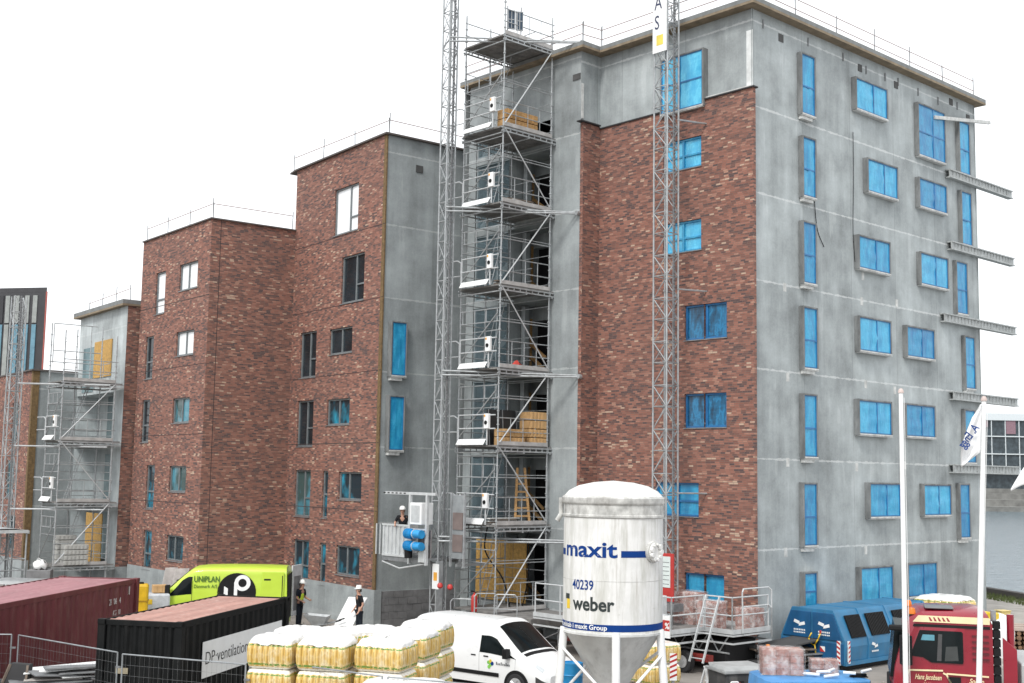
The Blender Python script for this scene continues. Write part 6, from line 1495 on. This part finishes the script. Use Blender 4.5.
# ================================================================== PEOPLE
SKIN = mat('skin', (.50, .28, .20), .6, var=.1); HAIR = mat('hair_dark', (.05, .035, .025), .8)
CL_BLACK = mat('cloth_black', (.018, .019, .022), .9, spec=.2); CL_NAVY = mat('cloth_navy', (.02, .025, .035), .9, spec=.2); HIVIS = mat('hivis_yellow', (.60, .78, .05), .7); HELM = mat('helmet_white', (.82, .82, .80), .35, var=.03); SHOE = mat('boot_brown', (.06, .04, .03), .8)
def skin_mesh(name, verts, edges, m, parent, root=0, sub=2):
    me = bpy.data.meshes.new(name); me.from_pydata([v[:3] for v in verts], edges, []); me.materials.append(m); o = bpy.data.objects.new(name, me); col.objects.link(o); o.parent = parent
    o.modifiers.new('skin', 'SKIN'); sv = me.skin_vertices[0].data if me.skin_vertices else None
    if sv is None:
        bm_attr = me.attributes
    return o
def skinned(name, verts, edges, m, parent, root=0, sub=2):
    import bmesh
    bm = bmesh.new(); lay = bm.verts.layers.skin.verify(); vs = []
    for i, (x, y, z, r) in enumerate(verts):
        v = bm.verts.new((x, y, z)); rr_ = r if isinstance(r, tuple) else (r, r); v[lay].radius = rr_; v[lay].use_root = (i == root); vs.append(v)
    for a, b in edges: bm.edges.new((vs[a], vs[b]))
    me = bpy.data.meshes.new(name); bm.to_mesh(me); bm.free(); me.materials.append(m)
    o = bpy.data.objects.new(name, me); col.objects.link(o); o.parent = parent
    md = o.modifiers.new('skin', 'SKIN'); md.use_smooth_shade = True; s = o.modifiers.new('sub', 'SUBSURF'); s.levels = sub; s.render_levels = sub
    return o
def person(label, loc, rz, arms, legs, shirt, trousers, vest=None, head_turn=0.0, lean=0.0):
    """faces local -y. arms = ((elbow),(wrist)) for left (+x) and right (-x); legs = ((knee),(ankle)) likewise"""
    r = thing('person', label, 'person', loc, rz); V = []; Ed = []
    def add(p, rad, par=None):
        V.append((*p, rad)); i = len(V) - 1
        if par is not None: Ed.append((par, i))
        return i
    ly = lambda z: -lean * max(0, z - .95)
    pel = add((0, ly(.95), .95), (.15, .11)); sp = add((0, ly(1.15), 1.15), (.14, .10), pel); ch = add((0, ly(1.36), 1.36), (.16, .11), sp); nk = add((0, ly(1.5) - .01, 1.51), .055, ch)
    hx = lambda y: (math.sin(head_turn) * y, -math.cos(head_turn) * y)
    a = hx(.02); h0 = add((a[0], ly(1.6) + a[1], 1.585), (.068, .078), nk); h1 = add((a[0] * .5, ly(1.68) + a[1] * .5, 1.68), (.078, .098), h0); h2 = add((0, ly(1.76), 1.755), (.06, .075), h1)
    hands = []
    for k, s in enumerate((1, -1)):
        sh = add((s * .185, ly(1.43), 1.43), .062, ch); e, w = arms[k]; el = add(e, .044, sh); wr = add(w, .03, el)
        d = (Vector(w) - Vector(e)).normalized(); pm_ = Vector(w) + d * .07; pi = add(tuple(pm_), (.042, .022), wr); side = d.cross(Vector((0, 1, .2))).normalized()
        for q in range(4): b_ = pm_ + side * (q - 1.5) * .02 + d * .03; i0 = add(tuple(b_), .009, pi); add(tuple(b_ + d * (.045 + .008 * (1 - abs(q - 1.5))) + Vector((0, -.01, 0))), .007, i0)
        i0 = add(tuple(Vector(w) + d * .04 + side * .05), .010, wr); add(tuple(Vector(w) + d * .085 + side * .065), .008, i0)
    for k, s in enumerate((1, -1)):
        hp = add((s * .095, ly(.9), .88), .092, pel); kn, an = legs[k]; ki = add(kn, .062, hp); ai = add(an, .042, ki); add((an[0] + s * .02, an[1] - .15, .04), (.042, .03), ai)
    skinned('body', V, Ed, SKIN, r)
    # face details
    c = Vector((a[0] * .5, ly(1.66) + a[1] * .5, 1.66)); fwd = Vector((math.sin(head_turn), -math.cos(head_turn), 0)); sd_ = Vector((-fwd.y, fwd.x, 0))
    m = MB(); m.prism([c + fwd * .09 + sd_ * .014 + Vector((0, 0, -.03)), c + fwd * .09 - sd_ * .014 + Vector((0, 0, -.03)), c + fwd * .085 + Vector((0, 0, .02))], fwd * .025); 
    for s in (1, -1): m.obx(c + sd_ * s * .083, sd_ * .015, fwd * .035, Vector((0, 0, .06)))
    m.build('nose_and_ears', SKIN, r, bevel=.006)
    m = MB()
    for s in (1, -1): m.obx(c + fwd * .092 + sd_ * s * .032 + Vector((0, 0, .012)), sd_ * .024, fwd * .008, Vector((0, 0, .01)))
    m.obx(c + fwd * .088 + Vector((0, 0, -.055)), sd_ * .04, fwd * .006, Vector((0, 0, .008))); m.build('eyes_and_mouth', HAIR, r)
    m = MB(); m.lathe([(.088, -.08), (.092, -.02), (.088, .03), (.06, .06)], 16, c + Vector((0, .012, .03)) - fwd * .012); m.build('hair', HAIR, r, smooth=True)
    m = MB(); t = c + Vector((0, 0, .055)); m.lathe([(.118, 0), (.118, .02), (.110, .07), (.08, .115), (.04, .135), (0, .14)], 20, t); m.obx(t + fwd * .12 + Vector((0, 0, .005)), sd_ * .15, fwd * .08, Vector((0, 0, .012))); m.obx(t + Vector((0, 0, .12)), sd_ * .04, fwd * .18, Vector((0, 0, .04))); m.build('helmet', HELM, r, smooth=True)
    S = [(0, ly(.95), .84, (.168, .13)), (0, ly(1.15), 1.15, (.158, .118)), (0, ly(1.36), 1.36, (.178, .128)), (0, ly(1.46), 1.47, (.09, .08))]; Es = [(0, 1), (1, 2), (2, 3)]
    for k, s in enumerate((1, -1)):
        e = Vector(arms[k][0]); sh = Vector((s * .185, ly(1.43), 1.43)); n = len(S); S += [(*sh, .078), (*sh.lerp(e, .8), .060)]; Es += [(2, n), (n, n + 1)]
    skinned('shirt', S, Es, shirt, r)
    if vest:
        skinned('vest', [(0, ly(1.0), .98, (.175, .135)), (0, ly(1.2), 1.2, (.17, .13)), (0, ly(1.38), 1.40, (.185, .138))], [(0, 1), (1, 2)], vest, r)
    T_ = [(0, ly(.95), 1.0, (.16, .122))]; Et = []
    for k, s in enumerate((1, -1)):
        kn, an = legs[k]; n = len(T_); T_ += [(s * .095, ly(.88), .86, .102), (*kn, .078), (an[0], an[1], an[2] + .03, .062)]; Et += [(0, n), (n, n + 1), (n + 1, n + 2)]
    skinned('trousers', T_, Et, trousers, r)
    for k, s in enumerate((1, -1)):
        an = legs[k][1]; m = MB(); m.bx(an[0] - .05, an[0] + .05 + 0, an[1] - .2, an[1] + .07, .0, .07); m.bx(an[0] - .05, an[0] + .05, an[1] - .06, an[1] + .07, .07, .16); m.build('boot', SHOE, r, bevel=.025)
    return r
stand = (((.1, 0.02, .49), (.11, .05, .08)), ((-.1, -.02, .49), (-.12, -.02, .08)))
pw = at(359.5, 610, 46.6); pw.z = 0
person('worker in black shirt and white helmet standing by the white sheet, seen sideways', pw, R_(-62), (((.25, .04, 1.15), (.24, -.12, .92)), ((-.25, .02, 1.14), (-.24, -.14, .94))), stand, CL_BLACK, CL_NAVY, head_turn=-.2, lean=.06)
ph = M1 + BV * (-.35) + AV * 1.72 + Vector((0, 0, zc))
person('worker in black leaning out over the side of the hoist cage', ph, rzT + R_(-50), (((.30, -.1, 1.2), (.28, -.32, 1.12)), ((-.30, -.12, 1.2), (-.24, -.36, 1.13))), stand, CL_BLACK, CL_NAVY, lean=.28)
pv = at(299.5, 600, 48.6); pv.z = 0
person('worker in a lime safety vest behind the open van door', pv, R_(60), (((.24, -.08, 1.15), (.2, -.3, 1.1)), ((-.24, -.05, 1.15), (-.2, -.28, 1.05))), stand, CL_NAVY, CL_NAVY, vest=HIVIS, lean=.15)

# ================================================================== YARD CLUTTER
r = thing('wheelbarrow', 'grey wheelbarrow standing before the concrete plinth', 'wheelbarrow', Vector((at(317, 615, 46.5).x, 46.5, 0)), R_(175))
m = MB(); top = [(-.45, -.33, .72), (.45, -.30, .78), (.45, .30, .78), (-.45, .33, .72)]; bot = [(-.30, -.2, .38), (.12, -.18, .38), (.12, .18, .38), (-.30, .2, .38)]
m.add(top + bot, [(0, 1, 5, 4), (1, 2, 6, 5), (2, 3, 7, 6), (3, 0, 4, 7), (4, 5, 6, 7)]); tr_ = m.build('tray', STEEL, r, bevel=.02); md = tr_.modifiers.new('t', 'SOLIDIFY'); md.thickness = .012
m = MB()
for s in (-1, 1): m.tube([(.62, s * .06, .2), (.1, s * .2, .36), (-.5, s * .26, .46), (-.95, s * .28, .60)], .02, 8); m.tube([(-.25, s * .22, .38), (-.4, s * .24, 0), (-.1, s * .22, .36)], .018, 6)
m.build('frame', STEEL_D, r); wheel(r, (.62, 0, .2), .2, .1, 1)
m = MB()
for s in (-1, 1): m = MB(); m.cyl((-.78, s * .275, .55), (-.98, s * .28, .61), .027, 8); m.build('grip', BLACK, r)
def sheet(name, label, cat, loc, rz, w, h, tilt, mm, n=1, gap=.03, group=None, shear=0.0):
    r = thing(name, label, cat, loc, rz, group); 
    for k in range(n):
        m = MB(); y = -k * gap; t = R_(tilt); o = Vector((0, math.sin(t) * h, math.cos(t) * h)); dx = Vector((shear * h, 0, 0))
        m.prism([(-w / 2, y, 0), (w / 2, y, 0), Vector((w / 2, y, 0)) + o + dx, Vector((-w / 2, y, 0)) + o + dx], (0, -.02, .004)); m.build('board', mm, r, bevel=.004)
    m = MB(); m.bx(-w / 2, w / 2, -.08 - n * gap, -.03 - n * gap if n > 1 else -.03, 0, .05); m.build('foot_batten', WOOD_D, r); return r
sheet('insulation_sheet', 'bright white sheet leaning beside the worker at the plinth', 'sheet', Vector((at(343, 615, 46.8).x, 46.8, .25)), R_(-15), .75, 1.25, 30, WHITE, 2, .05, shear=.28)
PALEB = mat('pale_board', (.50, .47, .45), .85, var=.3, scale=3)
sheet('leaning_board', 'left one of two pale boards leaning on the brick wall behind the lime van', 'board', Vector((at(167, 580, 53.5).x, 53.5, .7)), R_(35), .55, 1.15, 15, PALEB, 1, shear=.25, group='pale boards leaning on the brick')
sheet('leaning_board', 'right one of two pale boards leaning on the brick wall behind the lime van', 'board', Vector((at(177, 582, 52.6).x, 52.6, .75)), R_(35), .6, 1.15, 18, PALEB, 1, shear=.3, group='pale boards leaning on the brick')
r = thing('wrapped_pallet', 'pallet wrapped in pale grey foil in front of the lime van nose', 'pallet', Vector((at(157, 600, 45.4).x, 45.4, 0)), R_(20))
m = MB(); m.bx(-.42, .42, -.5, .5, .12, 1.55); m.build('wrapped_load', mat('grey_foil', (.52, .55, .58), .35, var=.3, scale=4, bmp=.5), r, bevel=.06); m = MB(); m.bx(-.42, .42, -.5, .5, 0, .118); m.build('pallet', WOOD_D, r); m = MB(); m.bx(-.35, -.2, -.512, -.503, 1.2, 1.38); m.build('yellow_sticker', SYEL, r)
crate_stack('carton', 'brown carton lying on the grey wrapped pallet', Vector((at(160, 580, 45.5).x, 45.5, 1.551)), R_(25), .5, .35, .3, MATS['carton'], 1, 'carton')
r = thing('yellow_tank', 'tall yellow tank behind the end of the maroon container', 'tank', Vector((at(141, 590, 44.0).x, 44.0, 0)), R_(15))
m = MB(); m.bx(-.26, .26, -.3, .3, .15, 2.0); m.build('tank', mat('tank_yellow', (.62, .38, .01), .45), r, bevel=.08); m = MB()
for z in (.5, .95, 1.4): m.bx(-.275, .275, -.315, .315, z, z + .05)
m.build('band', mat('tank_band', (.35, .20, .01), .5), r); m = MB(); m.bx(-.28, .28, -.32, .32, 0, .148); m.build('foot', BLACK, r); m = MB(); m.cyl((.0, 0, 2.0), (0, 0, 2.06), .09, 14); m.build('cap', BLACK, r)
# rubbish between the containers
def pile_of_boards(name, label, loc, rz, n, L, w, seed, mats, z0=0.0, spread=.5, cat='boards', thin=.03):
    r = thing(name, label, cat, loc, rz); rr = random.Random(seed); z = z0
    for k in range(n):
        m = MB(); a = rr.uniform(-.35, .35); X = Vector((math.cos(a), math.sin(a), rr.uniform(-.08, .08))) * L * rr.uniform(.6, 1); Y = Vector((-math.sin(a), math.cos(a), rr.uniform(-.05, .05))) * w * rr.uniform(.5, 1)
        m.obx((rr.uniform(-spread, spread), rr.uniform(-spread, spread) * .6, z + .03), X, Y, Vector((0, 0, thin))); m.build('board', rr.choice(mats), r, bevel=.004); z += thin + .02
    return r
r = thing('skip', 'low grey skip holding boards between the two containers', 'skip', Vector((at(60, 675, 29.5).x, 29.6, 0)), R_(50))
m = MB(); a_ = [(-1.5, -.8, .1), (1.5, -.8, .1), (1.5, .8, .1), (-1.5, .8, .1)]; b_ = [(-1.8, -.9, 1.05), (1.8, -.9, 1.05), (1.8, .9, 1.05), (-1.8, .9, 1.05)]
m.add(a_ + b_, [(0, 1, 2, 3), (0, 4, 5, 1), (1, 5, 6, 2), (2, 6, 7, 3), (3, 7, 4, 0), ]); t_ = m.build('tub', STEEL_D, r); m = MB()
for (p, q) in zip(b_, b_[1:] + b_[:1]): m.bar(p, q, .07, .07)
m.build('rim', STEEL_D, r)
sk = Vector((at(60, 675, 29.5).x, 29.6, 0))
pile_of_boards('board_heap', 'heap of torn white sheets and boards in the grey skip', sk + Vector((.35, -.3, .8)), R_(25), 12, 2.0, .8, 6, [WHITE, WHITE, PALEB, STEEL_D], .05, .5, 'boards')
pile_of_boards('profile_bundle', 'bundle of thin steel profiles on the skip beside the black container', sk + Vector((.75, .1, .98)), R_(20), 8, 1.3, .06, 9, [STEEL, STEEL_D, ALU], .05, .35, 'profiles', .025)
r = thing('black_crate', 'black panel crate leaning in the skip behind the fence', 'crate', sk + Vector((-.85, -.75, .75)), R_(-20))
m = MB(); m.prism([(-.45, 0, 0), (.4, 0, 0), (.25, .25, .75), (-.3, .25, .75)], (0, .12, 0)); m.build('panel', mat('crate_black', (.03, .03, .032), .7), r, bevel=.02); m = MB(); m.bar((-.4, -.02, .05), (-.28, .22, .72), .05); m.bar((.36, -.02, .05), (.22, .22, .72), .05); m.build('batten', WOOD_D, r)
# steel rack + boards on the left, white big bag, board stacks on the scaffold base
r = thing('steel_rack', 'pale steel rack with planks behind the maroon container', 'rack', Vector((at(28, 580, 50).x, 50, 0)), R_(-8))
m = MB(); 
for y in (-.6, .6):
    for z in (.9, 1.45): m.bar((-1.3, y, z), (1.3, y, z), .07, .12)
    for x in (-1.25, 1.25): m.bar((x, y, 0), (x, y, 1.5), .08)
m.build('frame', ALU, r); m = MB()
for k in range(5): m.bx(-1.28, 1.28, -.55 + k * .23, -.36 + k * .23, 1.512, 1.55)
m.build('plank', STEEL, r)
r = thing('big_bag', 'small white rubble bag beside the left hoist cage', 'bag', Vector((at(40, 572, 55).x, 55, 1.55)), 0)
m = MB(); G = [[(.30 * k * math.cos(a * .5236) * (1 + .12 * math.sin(a * 3.1)), .28 * k * math.sin(a * .5236), z * .55 + .08 * math.sin(a * 2.3 + k * 4)) for a in range(13)] for k, z in ((.7, 0.05), (1, .12), (1.05, .35), (.85, .55), (.4, .68), (.05, .64))]; m.grid(G); m.build('sack', WHITE, r, smooth='all'); m = MB(); m.tube([(-.2, 0, .35), (-.1, 0, .5), (.05, 0, .40)], .012, 6); m.build('loop', WHITE, r)
r = thing('bag_stand', 'low block stack carrying the white rubble bag', 'blocks', Vector((at(40, 572, 55).x, 55, 0)), .2)
for k in range(4): m = MB(); m.bx(-.5, .5, -.4, .4, .01 + k * .385, .385 + k * .385); m.build('block', MATS['grey_blocks'], r, bevel=.02)
for i, (x, y, w, h, lb) in enumerate(((.75, .9, .9, 1.35, 'taller grey plasterboard stack on the left scaffold base deck'), (1.0, .15, 1.1, .95, 'lower wide grey plasterboard stack on the left scaffold base deck'))):
    crate_stack('plasterboard_stack', lb, S2L(x, y, 1.551), rz2, w, .55, h, mat('plasterboard', (.42, .42, .40), .85, var=.15), 6 if i == 0 else 4, 'boards')
# things near the platform
pile_of_boards('board_heap', 'dark heap of planks and mats between the platform and the blue compactor', Vector((at(778, 640, 41).x, 40.2, 0)), rzT, 12, 2.4, 1.1, 21, [WOOD_D, mat('mat_dark', (.06, .06, .062), .9), STEEL_D, WOOD_D], .02, .45, 'boards', .05)
r = thing('generator', 'dark generator with a pale grey lid before the platform', 'generator', Vector((at(738, 670, 33).x, 33, 0)), R_(18))
m = MB(); m.bx(-.62, .62, -.5, .5, .2, 1.02); m.build('housing', mat('gen_dark', (.05, .05, .052), .6, dirt=.5, dirtc=(.2, .19, .18)), r, bevel=.04); m = MB(); m.bx(-.68, .68, -.55, .55, 1.02, 1.10); m.prism([(-.68, -.55, 1.10), (.68, -.55, 1.10), (.6, -.3, 1.18), (-.6, -.3, 1.18)], (0, .85, 0)); m.build('lid', mat('lid_grey', (.36, .37, .37), .5), r, bevel=.02)
m = MB()
for x in (-.5, .5): m.bx(x - .08, x + .08, -.5, .5, 0, .2)
m.build('skid', BLACK, r); m = MB()
for k in range(6): m.bx(-.5, -.1, -.515, -.502, .4 + k * .08, .43 + k * .08)
m.build('vent', BLACK, r)
r = thing('plastic_canister', 'white plastic canister standing in front of the generator', 'canister', Vector((at(735, 675, 32.2).x, 32.2, .35)), R_(10))
m = MB(); m.bx(-.17, .17, -.13, .13, 0, .42); m.build('body', WHITE, r, bevel=.05); m = MB(); m.tube([(-.12, 0, .42), (-.1, 0, .5), (.08, 0, .5), (.1, 0, .42)], .022, 8); m.build('handle', WHITE, r); m = MB(); m.cyl((.12, 0, .42), (.12, 0, .48), .035, 10); m.build('cap', RED, r); m = MB(); m.bx(-.4, .4, -.25, .25, -.35, -.003); m.build('crate', BLACK, r)
r = thing('step_ladder', 'small white step ladder beside the generator', 'ladder', Vector((at(712, 678, 33.6).x, 33.6, 0)), R_(25))
m = MB()
for s in (-1, 1): m.bar((s * .3, -.35, 0), (s * .2, 0, 1.05), .05, .05); m.bar((s * .3, .35, 0), (s * .2, .02, 1.0), .04, .04)
m.build('rail', WHITE, r)
for z in (.33, .66, 1.0): m = MB(); k_ = 1 - z / 1.05; m.bx(-.2 - .1 * k_, .2 + .1 * k_, -.35 * k_ - .1, -.35 * k_ + .12, z, z + .035); m.build('step', WHITE, r)
r = thing('amber_lamp', 'small amber lamp on a thin post at the platform end', 'lamp', at(768, 647, 38.6), 0); m = MB(); m.lathe([(0, .09), (.06, .07), (.08, .0), (.06, -.07), (0, -.09)], 14); m.build('lens', mat('lamp_amber', (.75, .22, .02), .35), r, smooth=True); m = MB(); m.cyl((0, 0, -.08), (0, 0, -at(768, 647, 38.6).z), .025, 8); m.build('post', STEEL, r)
# blue tarpaulin stack with wrapped bricks in the foreground
TB = Vector((at(812, 672, 29.0).x, 29.3, 0)); zt_ = 1.5
r = thing('tarpaulin_stack', 'stack of goods under a bright blue tarpaulin in the foreground', 'tarpaulin', TB, R_(6))
m = MB(); G = []; rr = random.Random(4)
for j, (k, z) in enumerate(((1.06, .1), (1.04, .7), (1.03, 1.3), (1.0, zt_ - .02), (.9, zt_), (.5, zt_ + .01), (0.02, zt_))):
    row = []
    for i in range(40):
        a = 6.283185 * i / 40; c, s = math.cos(a), math.sin(a); e = (abs(c) ** 8 + abs(s) ** 8) ** .125
        wv_ = .03 * math.sin(i * 1.7) * (1 if j < 3 else .2); row.append((c / e * 1.25 * k + wv_, s / e * .85 * k + wv_, z + rr.uniform(-.008, .008)))
    row.append(row[0]); G.append(row)
m.grid(G); m.build('tarpaulin', mat('tarp_blue', (.09, .30, .62), .45, var=.2, bmp=.3), r, smooth=True); m = MB()
for k in range(3): m.bx(-1.2, 1.2, -.8 + k * .7, -.62 + k * .7, 0, .1)
m.build('bearer', WOOD_D, r)
wrapped_bricks('large foil wrapped brick pack on the blue tarpaulin', TB + Vector((-.62, .1, zt_ + .012)), R_(-4), .95, .6, .58, 5)
wrapped_bricks('small low wrapped brick pack on the blue tarpaulin', TB + Vector((.42, .3, zt_ + .012)), R_(-6), .62, .4, .32, 6)
r = thing('pipe_offcuts', 'white pipe offcuts scattered on the blue tarpaulin', 'pipes', TB + Vector((.5, -.35, zt_ + .03)), 0); rr = random.Random(12)
for k, (x, y, a, L) in enumerate(((-.55, .1, -.7, .55), (-.2, .12, -1.0, .5), (-.05, .05, 1.2, .5), (-.1, -.12, .2, .35), (.35, .0, -.5, .3), (.75, .05, .6, .3))):
    m = MB(); d = Vector((math.cos(a), math.sin(a) * .6, .12 * (k % 2))) * L / 2; c = Vector((x, y, .04 + .05 * (k % 3))); m.cyl(c - d, c + d, .035, 10); m.build('pipe', WHITE, r)
m = MB(); 
for k in range(9): m.bx(.42 + k * .04, .45 + k * .04, .08, .2, .0, .06)
m.bx(.4, .8, .06, .22, -.02, 0); m.build('black_grate', BLACK, r)
# lumber by the water
LB = onz(1012, 648, 0)
r = thing('lumber_pile', 'dark pile of logs and planks on the quay behind the truck', 'lumber', LB, R_(-14)); rr = random.Random(31)
for j in range(4):
    m = MB()
    for k in range(16): m.cyl((-1.0 + k * .2 + rr.uniform(-.03, .03), -.6, .09 + j * .17), (-1.0 + k * .2, 1.8, .09 + j * .17), rr.uniform(.06, .09), 9)
    m.build('log_row', mat('log_brown', (.22, .13, .08), .9, var=.5, scale=6), r)
m = MB()
for k in range(6): m.bx(-1.1, 2.6, -.6 + k * .36, -.3 + k * .36, .69 + .01 * (k % 2), .74 + .01 * (k % 2))
m.build('plank', mat('plank_pink', (.42, .33, .28), .85), r)
r = thing('yellow_box', 'small yellow plastic box standing on the quay gravel', 'box', onz(1003, 623, 0), .3); m = MB(); m.bx(-.24, .24, -.24, .24, .02, .5); m.build('box', mat('box_pale_yellow', (.66, .52, .20), .6), r, bevel=.04); m = MB(); m.bx(-.26, .26, -.26, .26, .5, .55); m.build('lid', MATS['box_pale_yellow'], r, bevel=.02)
r = thing('white_sack', 'white builder sack with yellow rolls showing, standing behind the truck cab', 'sack', Vector((at(992, 620, 44).x, 44, 0)), .5); m = MB(); G = [[(.75 * k * math.cos(a * .5236) * (1 + .1 * math.sin(a * 3.1)), .7 * k * math.sin(a * .5236), z + .05 * math.sin(a * 2.3)) for a in range(13)] for k, z in ((.9, 0), (1, .3), (1.05, .8), (.95, 1.3), (.5, 1.45), (.05, 1.42))]; m.grid(G); m.build('sack', WHITE, r, smooth='all'); m = MB(); m.bx(-.5, -.2, -.5, .5, 1.3, 1.55); m.build('roll', SYEL, r, bevel=.05)
# gravel stones and offcuts scattered over the yard
m = MB(); rr = random.Random(77)
for i in range(700):
    px = rr.uniform(-14, 16); py = rr.uniform(27, 50); s_ = rr.uniform(.02, .09)
    p = Vector((px, py, s_ * .3)); a = rr.uniform(0, 6.28); m.obx(p, Vector((math.cos(a), math.sin(a), .1)) * s_, Vector((-math.sin(a), math.cos(a), 0)) * s_ * .8, Vector((0, 0, s_ * .6)))
tag(m.build('rubble', mat('rubble_stone', (.34, .32, .29), .95, var=.4, scale=2)), 'small stones and rubble strewn over the dirt yard', 'rubble', kind='stuff')
